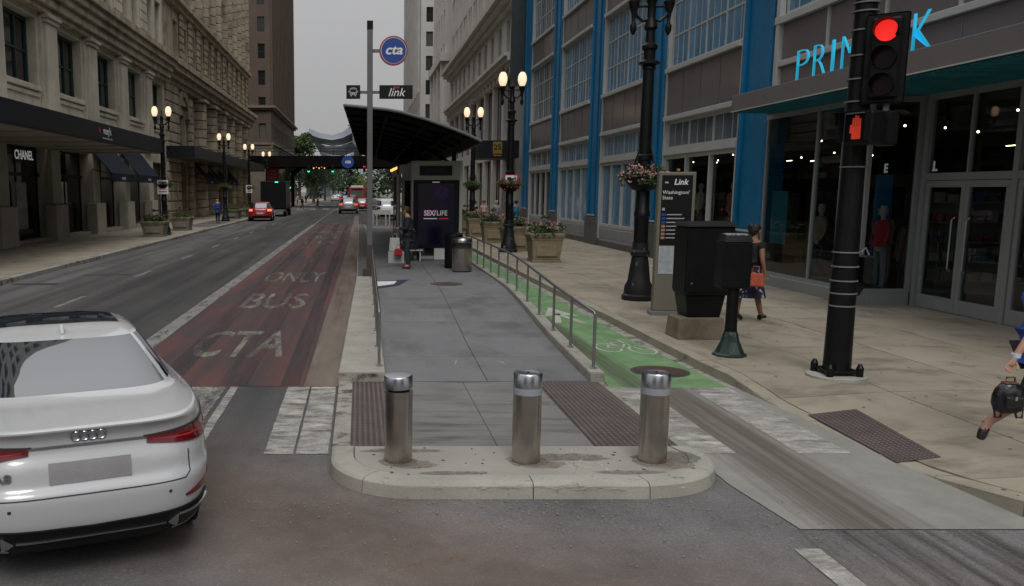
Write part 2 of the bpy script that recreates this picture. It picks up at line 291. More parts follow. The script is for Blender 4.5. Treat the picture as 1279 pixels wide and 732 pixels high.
# ------------------------------------------------------------------ mesh helpers
def idt(a, b, c): return (a, b, c)
class MB:
    def __init__(s, tf=idt): s.v = []; s.f = []; s.tf = tf
    def add(s, vs, fs):
        n = len(s.v); s.v += [s.tf(*p) for p in vs]; s.f += [tuple(i + n for i in f) for f in fs]; return s
    def box(s, x0, x1, y0, y1, z0, z1):
        return s.add([(x0, y0, z0), (x1, y0, z0), (x1, y1, z0), (x0, y1, z0), (x0, y0, z1), (x1, y0, z1), (x1, y1, z1), (x0, y1, z1)],
                     [(3, 2, 1, 0), (4, 5, 6, 7), (0, 1, 5, 4), (1, 2, 6, 5), (2, 3, 7, 6), (3, 0, 4, 7)])
    def frust(s, cx, cy, z0, z1, a0, b0, a1, b1):
        return s.add([(cx - a0, cy - b0, z0), (cx + a0, cy - b0, z0), (cx + a0, cy + b0, z0), (cx - a0, cy + b0, z0),
                      (cx - a1, cy - b1, z1), (cx + a1, cy - b1, z1), (cx + a1, cy + b1, z1), (cx - a1, cy + b1, z1)],
                     [(3, 2, 1, 0), (4, 5, 6, 7), (0, 1, 5, 4), (1, 2, 6, 5), (2, 3, 7, 6), (3, 0, 4, 7)])
    def lathe(s, prof, n=24, c=(0, 0, 0), square=0):
        vs = []; fs = []; k = len(prof)
        for r, z in prof:
            for i in range(n):
                a = 2 * math.pi * (i + .5) / n
                vs.append((c[0] + r * math.cos(a), c[1] + r * math.sin(a), c[2] + z))
        for j in range(k - 1):
            for i in range(n): fs.append((j * n + i, j * n + (i + 1) % n, (j + 1) * n + (i + 1) % n, (j + 1) * n + i))
        fs.append(tuple(range(n))[::-1]); fs.append(tuple(range((k - 1) * n, k * n)))
        return s.add(vs, fs)
    def tube(s, pts, r, n=10, r2=None):
        pts = [Vector(p) for p in pts]; vs = []; fs = []; up = Vector((0, 0, 1))
        for i, p in enumerate(pts):
            d = (pts[min(i + 1, len(pts) - 1)] - pts[max(i - 1, 0)]).normalized()
            a = d.cross(up if abs(d.z) < .9 else Vector((1, 0, 0))).normalized(); b = d.cross(a)
            rr = r if r2 is None else r + (r2 - r) * i / (len(pts) - 1)
            for k in range(n):
                t = 2 * math.pi * k / n; q = p + a * rr * math.cos(t) + b * rr * math.sin(t); vs.append(tuple(q))
        for j in range(len(pts) - 1):
            for i in range(n): fs.append((j * n + i, j * n + (i + 1) % n, (j + 1) * n + (i + 1) % n, (j + 1) * n + i))
        fs.append(tuple(range(n))[::-1]); fs.append(tuple(range((len(pts) - 1) * n, len(pts) * n)))
        return s.add(vs, fs)
    def prism(s, poly, a0, a1, axis='z'):
        n = len(poly); vs = []
        for a in (a0, a1):
            for p in poly:
                vs.append({'z': (p[0], p[1], a), 'y': (p[0], a, p[1]), 'x': (a, p[0], p[1])}[axis])
        return s.add(vs, [tuple(range(n))[::-1], tuple(range(n, 2 * n))] + [(i, (i + 1) % n, n + (i + 1) % n, n + i) for i in range(n)])
    def ball(s, c, r, n=12, m=8, sz=1.):
        prof = [(r * math.sin(math.pi * j / m) + 1e-4, -r * sz * math.cos(math.pi * j / m)) for j in range(m + 1)]
        return s.lathe(prof, n, c)
    def grid(s, xs, ys, zf, th=0):
        n = len(xs); vs = [(x, y, zf(x, y)) for y in ys for x in xs]
        fs = [(j * n + i, j * n + i + 1, (j + 1) * n + i + 1, (j + 1) * n + i) for j in range(len(ys) - 1) for i in range(n - 1)]
        s.add(vs, fs)
        if th:
            m = len(ys); rim = [i for i in range(n)] + [j * n + n - 1 for j in range(1, m)] + [(m - 1) * n + i for i in range(n - 2, -1, -1)] + [j * n for j in range(m - 2, 0, -1)]
            rv = [vs[i] for i in rim]; k = len(rv)
            s.add(rv + [(x, y, z - th) for x, y, z in rv], [(i, i + k, (i + 1) % k + k, (i + 1) % k) for i in range(k)])
        return s
    def mesh(s, name, m, smooth=False, bevel=0, seg=1):
        me = bpy.data.meshes.new(name); me.from_pydata(s.v, [], s.f)
        bm = bmesh.new(); bm.from_mesh(me)
        bmesh.ops.recalc_face_normals(bm, faces=bm.faces)
        if bevel:
            es = [e for e in bm.edges if e.is_manifold and e.calc_face_angle(0) > .5]
            bmesh.ops.bevel(bm, geom=es, offset=bevel, segments=seg, affect='EDGES', profile=.5)
        if smooth:
            for f in bm.faces: f.smooth = True
            for e in bm.edges:
                if e.is_manifold and e.calc_face_angle(0) > .6: e.smooth = False
        bm.to_mesh(me); bm.free()
        if m: me.materials.append(m)
        return me
def link(name, data, parent=None, loc=None):
    o = bpy.data.objects.new(name, data); COL.objects.link(o)
    if parent: o.parent = parent
    if loc is not None: o.location = loc
    return o
def tag(o, label=None, cat=None, group=None, kind=None):
    if label: o['label'] = label
    if cat: o['category'] = cat
    if group: o['group'] = group
    if kind: o['kind'] = kind
    return o
def thing(name, label, cat, loc=(0, 0, 0), rz=0., group=None):
    o = link(name, None, None, loc); o.rotation_euler = (0, 0, rz); o.empty_display_size = .2
    return tag(o, label, cat, group)
def wpos(o):
    p = Vector((0, 0, 0))
    while o: p = p + Vector(o.location); o = o.parent
    return p
def part(name, mb, m, parent=None, world=False, smooth=False, bevel=0, seg=1, kind=None, label=None, loc=None):
    me = mb.mesh(name, m, smooth, bevel, seg) if isinstance(mb, MB) else mb
    o = link(name, me, parent, loc)
    if world and parent: o.location = -wpos(parent)
    if kind: o['kind'] = kind
    if label: o['label'] = label
    return o
def struct(name, mb, m, parent=None, **k):
    o = part(name, mb, m, parent, **k)
    if not parent: o['kind'] = 'structure'
    return o
def copy_tree(o, parent=None):
    c = o.copy(); COL.objects.link(c)
    if parent: c.parent = parent
    for ch in o.children: copy_tree(ch, c)
    return c
def text_mesh(s, size, m, ext=.004, shear=0., bold=0., sx=1., align='CENTER', sy=1.):
    cu = bpy.data.curves.new('lettering', 'FONT'); cu.body = s; cu.size = size; cu.extrude = ext; cu.shear = shear; cu.offset = bold
    cu.align_x = align; cu.align_y = 'CENTER'; cu.resolution_u = 3
    o = bpy.data.objects.new('lettering', cu); COL.objects.link(o)
    bpy.context.view_layer.update()
    me = bpy.data.meshes.new_from_object(o.evaluated_get(bpy.context.evaluated_depsgraph_get()))
    bpy.data.objects.remove(o); me.materials.clear(); me.materials.append(m)
    for v in me.vertices: v.co.x *= sx; v.co.y *= sy
    return me
def text(name, s, size, m, parent, loc, face='-y', **k):
    me = text_mesh(s, size, m, **k); o = link(name, me, parent, loc)
    o.rotation_euler = {'-y': (R(90), 0, 0), '+x': (R(90), 0, R(90)), '-x': (R(90), 0, R(-90)), 'up': (0, 0, 0)}[face]
    return o
def TFX(x0, s):     # wall whose face looks along s*X: u runs along Y, w is outward
    return lambda u, w, z: (x0 + s * w, u, z)
def TFY(y0):        # wall that faces -Y
    return lambda u, w, z: (u, y0 - w, z)
def wall(mb, u0, u1, z0, z1, ops, depth):
    us = sorted({u0, u1} | {o[0] for o in ops} | {o[1] for o in ops}); zs = sorted({z0, z1} | {o[2] for o in ops} | {o[3] for o in ops})
    us = [u for u in us if u0 <= u <= u1]; zs = [z for z in zs if z0 <= z <= z1]
    for i in range(len(us) - 1):
        run = None
        for j in range(len(zs) - 1):
            cu, cz = (us[i] + us[i + 1]) / 2, (zs[j] + zs[j + 1]) / 2
            inside = any(o[0] < cu < o[1] and o[2] < cz < o[3] for o in ops)
            if not inside: mb.add([(us[i], 0, zs[j]), (us[i + 1], 0, zs[j]), (us[i + 1], 0, zs[j + 1]), (us[i], 0, zs[j + 1])], [(0, 1, 2, 3)])
    for a, b, c, d in ops:
        mb.add([(a, 0, c), (b, 0, c), (b, 0, d), (a, 0, d), (a, -depth, c), (b, -depth, c), (b, -depth, d), (a, -depth, d)],
               [(0, 1, 5, 4), (1, 2, 6, 5), (2, 3, 7, 6), (3, 0, 4, 7)])
    return mb
WRND = random.Random(4)
def window(parent, tf, u0, u1, z0, z1, dep, fm, pm, nx=2, nz=2, fw=.09, name='window', sub=0, label=None, panes=False, t=.06):
    if pm is GLASSD and name == 'window' and z0 > 5.5: pm = WRND.choice((GLASSD, GLASSD, GLASSD, GLASSV, GLASSW))
    m = MB(tf)
    m.box(u0, u1, -dep, -dep + t, z0, z0 + fw); m.box(u0, u1, -dep, -dep + t, z1 - fw, z1)
    m.box(u0, u0 + fw, -dep, -dep + t, z0 + fw, z1 - fw); m.box(u1 - fw, u1, -dep, -dep + t, z0 + fw, z1 - fw)
    du = (u1 - u0) / nx; dz = (z1 - z0) / nz
    for i in range(1, nx): m.box(u0 + i * du - fw * .4, u0 + i * du + fw * .4, -dep + .002, -dep + t - .004, z0 + fw, z1 - fw)
    for j in range(1, nz): m.box(u0 + fw, u1 - fw, -dep + .006, -dep + t - .012, z0 + j * dz - fw * .3, z0 + j * dz + fw * .3)
    if sub:
        for i in range(nx):
            for k in range(1, sub):
                uu = u0 + i * du + k * du / sub
                m.box(uu - .010, uu + .010, -dep + .028, -dep + .044, z0 + fw, z1 - fw)
    w_ = part(name, m, fm, parent, world=True, label=label)
    if panes:
        for i in range(nx):
            p = MB(tf).box(u0 + i * du + .02, u0 + (i + 1) * du - .02, -dep + .018, -dep + .028, z0 + .03, z1 - .03)
            part('pane', p, pm, w_)
    else:
        part('pane', MB(tf).box(u0 + .02, u1 - .02, -dep + .018, -dep + .028, z0 + .02, z1 - .02), pm, w_)
    return w_
def cornice(mb, u0, u1, zs, ws):
    """Stepped moulding: heights zs, outward reach ws."""
    for i in range(len(ws)): mb.box(u0, u1, -.1, ws[i], zs[i], zs[i + 1] - .002)
    return mb

# ================================================================== THE GROUND
def clamp(a, lo=0., hi=1.): return max(lo, min(hi, a))
def lerp(a, b, t): return a + (b - a) * t
def table(pts, y):
    if y <= pts[0][0]: return pts[0][1]
    for (a, u), (b, v) in zip(pts, pts[1:]):
        if y <= b: return lerp(u, v, (y - a) / (b - a))
    return pts[-1][1]
def rz(y): return .03 + .22 * clamp((y - 11) / 11.)
def ex(y): return table([(3.0, 8.2), (3.5, 6.9), (4.2, 6.1), (5.2, 5.5), (6.4, 5.13), (8, 4.95), (12, 4.78), (14, 4.78)], y)
SWZ = .14
def kx_(y): return 2.9 + .05 * min(y - 11, 9)
def swz(x, y):
    k = clamp(1 - abs(y - 8.7) / 2.3) ; k = clamp(k * 2.2)
    return lerp(SWZ, lerp(.012, SWZ, clamp((x - ex(y)) / 1.7)), k)
struct('ground', MB().add([(-1500, -300, -.35), (1500, -300, -.35), (1500, 2500, -.35), (-1500, 2500, -.35)], [(0, 1, 2, 3)]), mat('far_ground', (.09, .10, .06), var=.2, scale=.05))
rd = MB().add([(-60, -25, 0), (60, -25, 0), (60, 9.5, 0), (-60, 9.5, 0)], [(0, 1, 2, 3)])
rd.add([(-11, 9.5, 0), (11, 9.5, 0), (11, 700, 0), (-11, 700, 0)], [(0, 1, 2, 3)])
rd.add([(-90, 127, -.004), (90, 127, -.004), (90, 154, -.004), (-90, 154, -.004)], [(0, 1, 2, 3)])
road = struct('road', rd, ASPHALT)
def sheet(name, poly, m, z=.004, parent=None, **k):
    return struct(name, MB().add([(x, y, z) for x, y in poly], [tuple(range(len(poly)))]), m, parent or road, **k)
def strip_(mb, a, b, wd, z=.0125):
    a = Vector((*a, 0)); b = Vector((*b, 0)); d = (b - a).normalized(); n = Vector((-d.y, d.x, 0)) * wd / 2
    mb.add([((a + n).x, (a + n).y, z), ((a - n).x, (a - n).y, z), ((b - n).x, (b - n).y, z), ((b + n).x, (b + n).y, z)], [(0, 1, 2, 3)])
def ragged(x0, x1, y0, y1):
    p = []; q = lambda: random.uniform(-.005, .005)
    n = max(4, int((y1 - y0) / .09))
    for a, b, m_ in (((x0, y0), (x1, y0), 5), ((x1, y0), (x1, y1), n), ((x1, y1), (x0, y1), 5), ((x0, y1), (x0, y0), n)):
        p += [(lerp(a[0], b[0], i / m_) + q(), lerp(a[1], b[1], i / m_) + q()) for i in range(m_)]
    return p
def rect(x0, x1, y0, y1): return [(x0, y0), (x1, y0), (x1, y1), (x0, y1)]
# red bus lane, white line, gutter strip, green lane, concrete crossing
sheet('bus_lane_paint', [(-3.30, 10.95), (-.72, 10.95), (-.60, 30), (-.52, 66), (-3.30, 66)], RED, .004)
sheet('gutter', [(-.72, 10.95), (-.27, 10.95), (-.06, 23), (-.06, 90), (-.50, 90), (-.52, 66), (-.60, 30)], GUTTER, .005)
sheet('lane_line', [(-3.62, 10.95), (-3.32, 10.95), (-3.32, 66), (-3.62, 66)], LINE, .006)
sheet('lane_line', rect(-3.5, -3.38, 66, 126), LINE, .006)
for k in range(9):
    y = 11.9 + k * 6.75
    sheet('lane_dash', rect(-6.68, -6.56, y, y + 2.0), LINE, .006)
sheet('lane_dash', ragged(3.06, 3.24, 3.2, 5.78), PAINT, .012)
for x0, x1, y0, y1, m in [(-.92, -.64, 8.02, 10.9, PAINT), (-.61, -.30, 8.02, 10.9, PAINT), (-1.66, -1.56, 8.02, 10.9, PAINT), (-2.15, -1.72, 8.02, 10.9, FADED), (-3.4, -2.8, 8.02, 10.9, FADED),
                          (-4.7, -4.1, 8.02, 10.9, FADED), (-6.0, -5.4, 8.02, 10.9, FADED), (-7.3, -6.7, 8.02, 10.9, FADED), (-8.6, -8.0, 8.02, 10.9, FADED)]:
    sheet('crosswalk_bar', ragged(x0, x1, y0, y1), m, .008)
sheet('crossing_concrete', [(3.20, 10.85), (3.18, 7.13), (3.29, 6.15), (5.3, 6.15), (5.13, 6.4), (4.97, 8), (4.90, 10.85)], CONC_X, .008)
for x0, x1 in ((3.22, 3.62), (4.22, 4.72)):
    sheet('crosswalk_bar', ragged(x0, x1, 8.02, 10.82), PAINT, .012)
sheet('bike_lane_paint', [(3.22, 10.85), (4.74, 10.85), (4.60, 14), (4.60, 62), (3.75, 62), (3.72, 20), (3.5, 16)], GREEN, .008)
sheet('bike_lane_gutter', [(4.60, 14), (4.79, 14), (4.79, 62), (4.60, 62)], KERBD, .008)
sheet('bike_lane_gutter', [(4.74, 10.85), (4.90, 10.85), (4.79, 14), (4.60, 14)], KERBD, .008)
for y in (20.5, 32, 44, 56):   # expansion joints in the lane
    sheet('pavement_joint', rect(3.7, 4.62, y, y + .03), JOINT, .011)
# lane lettering
def letters(s, x, y, h, wid):
    me = text_mesh(s, 1.0, LETTER, ext=0, bold=.012)
    xs = [v.co.x for v in me.vertices]; ys = [v.co.y for v in me.vertices]; x0, x1, y0, y1 = min(xs), max(xs), min(ys), max(ys)
    for v in me.vertices: v.co.x = (v.co.x - (x0 + x1) / 2) / (x1 - x0) * wid; v.co.y = (v.co.y - y0) / (y1 - y0) * h; v.co.z = .0005
    link('lane_lettering', me, road, (x, y, .0085))
for s, x, y, h, wd in [('CTA', -1.93, 12.9, 2.5, 1.5), ('BUS', -1.92, 18.4, 2.8, 1.42), ('ONLY', -1.88, 23.85, 3.1, 1.72), ('CTA', -1.95, 41.4, 2.5, 1.5), ('BUS', -1.95, 46.4, 2.8, 1.42), ('ONLY', -1.95, 52.0, 3.1, 1.72)]:
    letters(s, x, y, h, wd)
TYRE = mat('tyre_grime', (.055, .046, .040), rough=.9, var=.2, worn=(9, .22, 1), wthr=.62, wscale=1.1, wsoft=.16)
TRACK = mat('wheel_track_grime', (.050, .046, .050), rough=.85, var=.2, worn=(1.6, .10, 1), wthr=.60, wscale=1.3, wsoft=.24)
for a_, b_ in ((-1.84, -1.46), (-1.03, -.78), (-2.75, -2.42)):
    sheet('wheel_track', rect(a_, b_, 10.96, 66), TRACK, .0115)
sheet('tyre_marks', [(3.25, 6.14), (4.75, 6.14), (4.6, 3.2), (3.1, 3.2)], TYRE, .010)
grit = MB(); random.seed(11)
for i in range(260):
    x = random.uniform(-1.2, 3.6); y = 6.75 - abs(random.gauss(0, .22)) if random.random() < .7 else random.uniform(5.4, 6.7); q_ = random.uniform(.003, .009)
    grit.add([(x - q_, y - q_, .012), (x + q_, y - q_ * .6, .012), (x + q_ * .7, y + q_, .012), (x - q_, y + q_, .012), (x, y, .012 + q_)], [(0, 1, 4), (1, 2, 4), (2, 3, 4), (3, 0, 4)])
g_o = part('grit', grit, mat('grit_stone', (.22, .20, .17), rough=1), road, kind='stuff')
# bicycle marking and arrow on the green lane
bk = MB()
def ring(mb, cx, cy, rx, ry, wd, z=.0125, n=28):
    vs = []; fs = []
    for i in range(n):
        a = 2 * math.pi * i / n
        vs += [(cx + rx * math.cos(a), cy + ry * math.sin(a), z), (cx + (rx - wd) * math.cos(a), cy + (ry - wd * 1.5) * math.sin(a), z)]
    for i in range(n): j = (i + 1) % n; fs.append((2 * i, 2 * j, 2 * j + 1, 2 * i + 1))
    mb.add(vs, fs)
def strip(mb, a, b, wd, z=.0125):
    a = Vector((*a, 0)); b = Vector((*b, 0)); d = (b - a).normalized(); n = Vector((-d.y, d.x, 0)) * wd / 2
    mb.add([((a + n).x, (a + n).y, z), ((a - n).x, (a - n).y, z), ((b - n).x, (b - n).y, z), ((b + n).x, (b + n).y, z)], [(0, 1, 2, 3)])
ring(bk, 3.72, 13.75, .27, .62, .055); ring(bk, 4.35, 13.45, .27, .62, .055)
for a, b in (((3.72, 13.75), (3.90, 14.6)), ((3.90, 14.6), (4.22, 14.4)), ((4.22, 14.4), (4.35, 13.45)), ((3.90, 14.6), (4.0, 13.7)), ((4.0, 13.7), (4.22, 14.4)), ((3.72, 13.75), (4.0, 13.7)), ((4.22, 14.4), (4.18, 15.0)), ((4.08, 15.05), (4.3, 14.95)), ((3.82, 14.75), (3.98, 14.72))): strip(bk, a, b, .05)
bk.v = [(4.24 + (x - 4.03) * .78, 13.9 + (y - 14.1) * .62, z) for x, y, z in bk.v]
struct('bicycle_marking', bk, BIKEW, road)
ar = MB()
strip(ar, (3.8, 16.3), (4.05, 17.6), .12); strip(ar, (4.30, 16.3), (4.05, 17.6), .12)
ar.add([(3.72, 17.2, .0125), (4.1, 18.6, .0125), (4.42, 17.2, .0125), (4.1, 17.5, .0125)], [(0, 1, 2, 3)])
struct('arrow_marking', ar, BIKEW, road)
# far crosswalks
for i in range(9):
    sheet('crosswalk_bar', rect(-9 + i * 1.9, -8.1 + i * 1.9, 122, 126.5), PAINT, .008)
    sheet('crosswalk_bar', rect(-9 + i * 1.9, -8.1 + i * 1.9, 155, 159), PAINT, .008)
for p in [(rect(5.0, 5.34, 2.8, 5.5))]: pass
# small pavement patches, litter marks
sheet('road_patch', [(-8.3, 25.8), (-6.9, 26.1), (-6.9, 26.3), (-8.3, 26.0)], mat('dark_patch', (.045, .045, .045), rough=.9, var=.2), .007)
sheet('road_patch', rect(-9.4, -8.2, 23.2, 23.6), MATS['dark_patch'], .007)

# right sidewalk with kerb stones and slabs
walk = MB()
ys = [2.6 + i * .4 for i in range(36)] + [17 + i * 4 for i in range(28)]
def sgrid(ylist, nx, x1, off, th):
    m = MB(); vs = []; fs = []
    for y in ylist:
        for i in range(nx + 1):
            x = lerp(ex(y) + .01, x1, i / nx); vs.append((x, y, swz(x, y) - off))
    for j in range(len(ylist) - 1):
        for i in range(nx): a = j * (nx + 1) + i; fs.append((a, a + 1, a + nx + 2, a + nx + 1))
    m.add(vs, fs)
    return m
sidewalk = struct('sidewalk', sgrid(ys, 10, 11.9, .022, 0), JOINT)
struct('pavement', MB().add([(10.6, -20, .02), (45, -20, .02), (45, 2.6, .02), (10.6, 2.6, .02)], [(0, 1, 2, 3)]), WALK)
yk = [2.62, 3.3, 4.2, 5.2, 6.4, 7.3, 8.0, 9.2, 10.6, 12, 14.4, 17, 19.8, 22.8, 26, 29, 32, 35, 38, 42, 46, 50, 55, 60]
for a, b in zip(yk, yk[1:]):
    m = MB(); a += .008; b -= .008; pts = [lerp(a, b, t) for t in (0, .34, .67, 1)]; rnd = random.uniform(-.004, .004)
    vs = []; fs = []
    for y in pts:
        e0 = ex(y); z = swz(e0 + .02, y) + rnd
        vs += [(e0, y, -.03), (e0 + .012, y, z - .012), (e0 + .03, y, z), (e0 + .19, y, z + .001), (e0 + .19, y, z - .05)]
    for j in range(3):
        for i in range(4): q = j * 5 + i; fs.append((q, q + 1, q + 6, q + 5))
    fs += [(0, 1, 2, 3, 4), (15, 16, 17, 18, 19)]
    struct('kerb_stone', m.add(vs, fs), KERBW, sidewalk)
def slab(x0, x1, y0, y1, zf, parent, m, th=.03, g=.006, n=3, name='paving_slab', edge=None):
    q = MB(); xs = None; vs = []; fs = []
    yl = [lerp(y0 + g, y1 - g, j / n) for j in range(n + 1)]
    tilt = random.uniform(-.002, .002)
    rows = []
    for y in yl:
        a = (edge(y) if edge else x0) + g; b = x1 - g
        rows.append([(lerp(a, b, i / n), y) for i in range(n + 1)])
    for r_ in rows: vs += [(x, y, zf(x, y) + tilt) for x, y in r_]
    for j in range(n):
        for i in range(n): k = j * (n + 1) + i; fs.append((k, k + 1, k + n + 2, k + n + 1))
    rim = [i for i in range(n + 1)] + [j * (n + 1) + n for j in range(1, n + 1)] + [n * (n + 1) + i for i in range(n - 1, -1, -1)] + [j * (n + 1) for j in range(n - 1, 0, -1)]
    q.add(vs, fs); rv = [vs[i] for i in rim]; k = len(rv)
    q.add(rv + [(x, y, z - th) for x, y, z in rv], [(i, i + k, (i + 1) % k + k, (i + 1) % k) for i in range(k)])
    return struct(name, q, m, parent)
xc = [6.35, 7.8, 9.25, 10.72]
yy = 2.62; rows_y = [yy]
while yy < 58: yy += 1.5 if yy < 30 else 3.0; rows_y.append(yy)
for a, b in zip(rows_y, rows_y[1:]):
    cols = [(None, xc[0]), (xc[0], xc[1]), (xc[1], xc[2]), (xc[2], xc[3] if a > 18.3 else 11.9)]
    for i, (x0, x1) in enumerate(cols):
        if a < 4 and i == 0 and ex(a) > 6.2: continue
        if i == 0: slab(0, x1, a, b, swz, sidewalk, random.choice((WALK, WALK2)), edge=lambda y: ex(y) + .19)
        else: slab(x0, x1, a, b, swz, sidewalk, random.choice((WALK, WALK, WALK2, WALK3)), n=2)
gum = MB(); random.seed(31)
for i in range(420):
    x, y = random.uniform(5.0, 10.2), random.uniform(4, 26); q_ = random.uniform(.008, .028); z = swz(x, y) + .003
    gum.add([(x + q_ * math.cos(k * math.pi / 3) * random.uniform(.7, 1.2), y + q_ * math.sin(k * math.pi / 3) * random.uniform(.7, 1.2), z) for k in range(6)], [tuple(range(6))])
for i in range(160):
    y = random.uniform(11.5, 26); x = random.uniform(.45, kx_(y)); q_ = random.uniform(.006, .022); z = rz(y) + .003
    gum.add([(x + q_ * math.cos(k * math.pi / 3) * random.uniform(.7, 1.2), y + q_ * math.sin(k * math.pi / 3) * random.uniform(.7, 1.2), z) for k in range(6)], [tuple(range(6))])
part('gum_spots', gum, mat('dark_gum', (.085, .075, .065), rough=.9), sidewalk, kind='stuff')
# tactile pads with rows of domes
def tactile(poly4, zf, parent, nx, ny, rd=.011):
    a, b, c, d = [Vector(p) for p in poly4]
    def P(u, v): return a.lerp(b, u).lerp(d.lerp(c, u), v)
    q = MB(); n = 8
    q.grid([i / n for i in range(n + 1)], [i / n for i in range(n + 1)], lambda u, v: 0)
    q.v = [(P(u, v).x, P(u, v).y, zf(P(u, v).x, P(u, v).y) + .007) for u, v, _ in q.v]
    base = struct('tactile_pad', q, TACT, parent)
    dm = MB()
    for j in range(ny):
        for i in range(nx):
            p = P((i + .5) / nx, (j + .5) / ny); z = zf(p.x, p.y) + .007
            dm.add([(p.x - rd * 1.3, p.y - rd * 1.3, z), (p.x + rd * 1.3, p.y - rd * 1.3, z), (p.x + rd * 1.3, p.y + rd * 1.3, z), (p.x - rd * 1.3, p.y + rd * 1.3, z),
                    (p.x - rd * .6, p.y - rd * .6, z + .006), (p.x + rd * .6, p.y - rd * .6, z + .006), (p.x + rd * .6, p.y + rd * .6, z + .006), (p.x - rd * .6, p.y + rd * .6, z + .006)],
                   [(4, 5, 6, 7), (0, 1, 5, 4), (1, 2, 6, 5), (2, 3, 7, 6), (3, 0, 4, 7)])
    part('tactile_domes', dm, mat('tactile_dome', (.12, .095, .09), rough=.7, var=.2), base, kind='stuff')
tactile([(4.97, 7.72), (5.42, 7.78), (5.60, 9.50), (5.02, 9.42)], swz, sidewalk, 10, 28)
flat = lambda x, y: .032
# apron behind the island: slab plus left border and two tactile pads
apron = struct('crossing_apron', MB().grid([-.27, 3.2], [7.80, 11.12], lambda x, y: .026).box(-.27, 3.2, 7.80, 11.12, -.05, .02), JOINT)
for y0, y1 in ((7.9, 8.98), (8.98, 10.05), (10.05, 11.1)):
    slab(-.27, -.085, y0, y1, lambda x, y: .040, apron, KERBD, n=1, name='border_slab')
    slab(.33, 1.35, y0, y1, flat, apron, APRON, n=1); slab(1.35, 2.30, y0, y1, flat, apron, APRON, n=1)
    slab(3.12, 3.2, y0, y1, flat, apron, KERBD, n=1, name='border_slab')
tactile([(-.08, 7.9), (.32, 7.9), (.32, 11.08), (-.08, 11.08)], lambda x, y: .028, apron, 7, 52)
tactile([(2.31, 7.9), (3.11, 7.9), (3.02, 11.08), (2.33, 11.08)], lambda x, y: .028, apron, 13, 52)

# rounded island with kerb ring, inner slab and groove between
def island_outline(ins=0.):
    x0, x1, y0, y1 = -.27 + ins, 3.19 - ins, 6.80 + ins, 7.86
    r = .74 - ins * .8; rr = .80 - ins * .8; pts = [(x0, y1), (x0, y0 + r)]
    for i in range(1, 12): a = math.pi + math.pi / 2 * i / 12; pts.append((x0 + r + r * math.cos(a), y0 + r + r * math.sin(a)))
    pts += [(x0 + r, y0)] + [(lerp(x0 + r, x1 - rr, t), y0) for t in (.25, .5, .75)] + [(x1 - rr, y0)]
    for i in range(1, 12): a = -math.pi / 2 + math.pi / 2 * i / 12; pts.append((x1 - rr + rr * math.cos(a), y0 + rr + rr * math.sin(a) * .98))
    pts += [(x1, y0 + rr), (x1 - .06, y1)]
    return pts
IZ = .135
island = struct('traffic_island', MB().prism(island_outline(.06), -.05, IZ - .03), JOINT)
o0, o1, o2, o3 = island_outline(0), island_outline(.035), island_outline(.05), island_outline(.215)
cuts = [0, 8, 15, 17, 24, len(o0) - 1]
for a, b in zip(cuts, cuts[1:]):
    vs = []; fs = []
    for i in range(a, b + 1):
        vs += [(*o0[i], -.04), (lerp(o0[i][0], o1[i][0], .4), lerp(o0[i][1], o1[i][1], .4), IZ - .03), (*o1[i], IZ - .008), (*o2[i], IZ), (*o3[i], IZ + .001), (*o3[i], IZ - .05)]
    for j in range(b - a):
        for i in range(5): q = j * 6 + i; fs.append((q, q + 1, q + 7, q + 6))
    n = len(vs); fs += [tuple(range(6)), tuple(range(n - 6, n))]
    m = MB().add(vs, fs)
    if b < len(o0) - 1:      # a dark joint: end each stone a little short
        e = n - 6
        for k in range(6):
            p, q = Vector(m.v[e + k]), Vector(m.v[e - 6 + k]); m.v[e + k] = tuple(p + (q - p).normalized() * .008)
    struct('kerb_stone', m, KERB, island, smooth=True)
struct('inner_slab', MB().prism(island_outline(.225), IZ - .04, IZ - .001), mat('island_concrete', (.315, .30, .265), rough=.9, var=.12, scale=1.2, fine=50, bump=.35, bscale=140,
       dirt=((.05, .045, .04), 8, .69, .72, (1.2, 2, 1)), fvar=.8), island, bevel=.006)
gum = MB()
for i in range(46):
    x, y = random.uniform(.1, 2.95), random.uniform(7.0, 7.8); r_ = random.uniform(.006, .02)
    gum.lathe([(r_, 0), (r_ * .8, .003)], 7, (x, y, IZ - .001))
struct('dirt_specks', gum, mat('chewing_gum_black', (.03, .027, .025), rough=.9), island).__setitem__('kind', 'stuff')
RUSTS = mat('rust_stain', (.24, .19, .15), rough=.95, var=.3, worn=(1, 1, 1), wthr=.54, wscale=9, wsoft=.25)
DKS_ = mat('foot_grime', (.17, .158, .138), rough=.95, var=.3, worn=(1, 1, 1), wthr=.52, wscale=14, wsoft=.25)
random.seed(8)
def blot(x, y, rx, ry, m, z, nm='stain'):
    struct(nm, MB().add([(x + rx * math.cos(k * math.pi / 9) * random.uniform(.75, 1.15), y + ry * math.sin(k * math.pi / 9) * random.uniform(.75, 1.15), z) for k in range(18)], [tuple(range(18))]), m, island)
for i_, x in enumerate((.345, 1.475, 2.60)):
    blot(x, 7.40, .20, .17, DKS_, IZ + .0012 + i_ * .0004); blot(x + .12, 7.30, .2, .13, RUSTS, IZ + .003 + i_ * .0004)
for i_, (x, y, rx, ry) in enumerate(((.8, 7.06, .3, .05), (1.9, 7.5, .35, .12), (2.3, 7.08, .3, .05), (.4, 7.7, .4, .06), (2.9, 7.5, .15, .2))): blot(x, y, rx, ry, DKS_, IZ + .005 + i_ * .0004)
scr = MB()
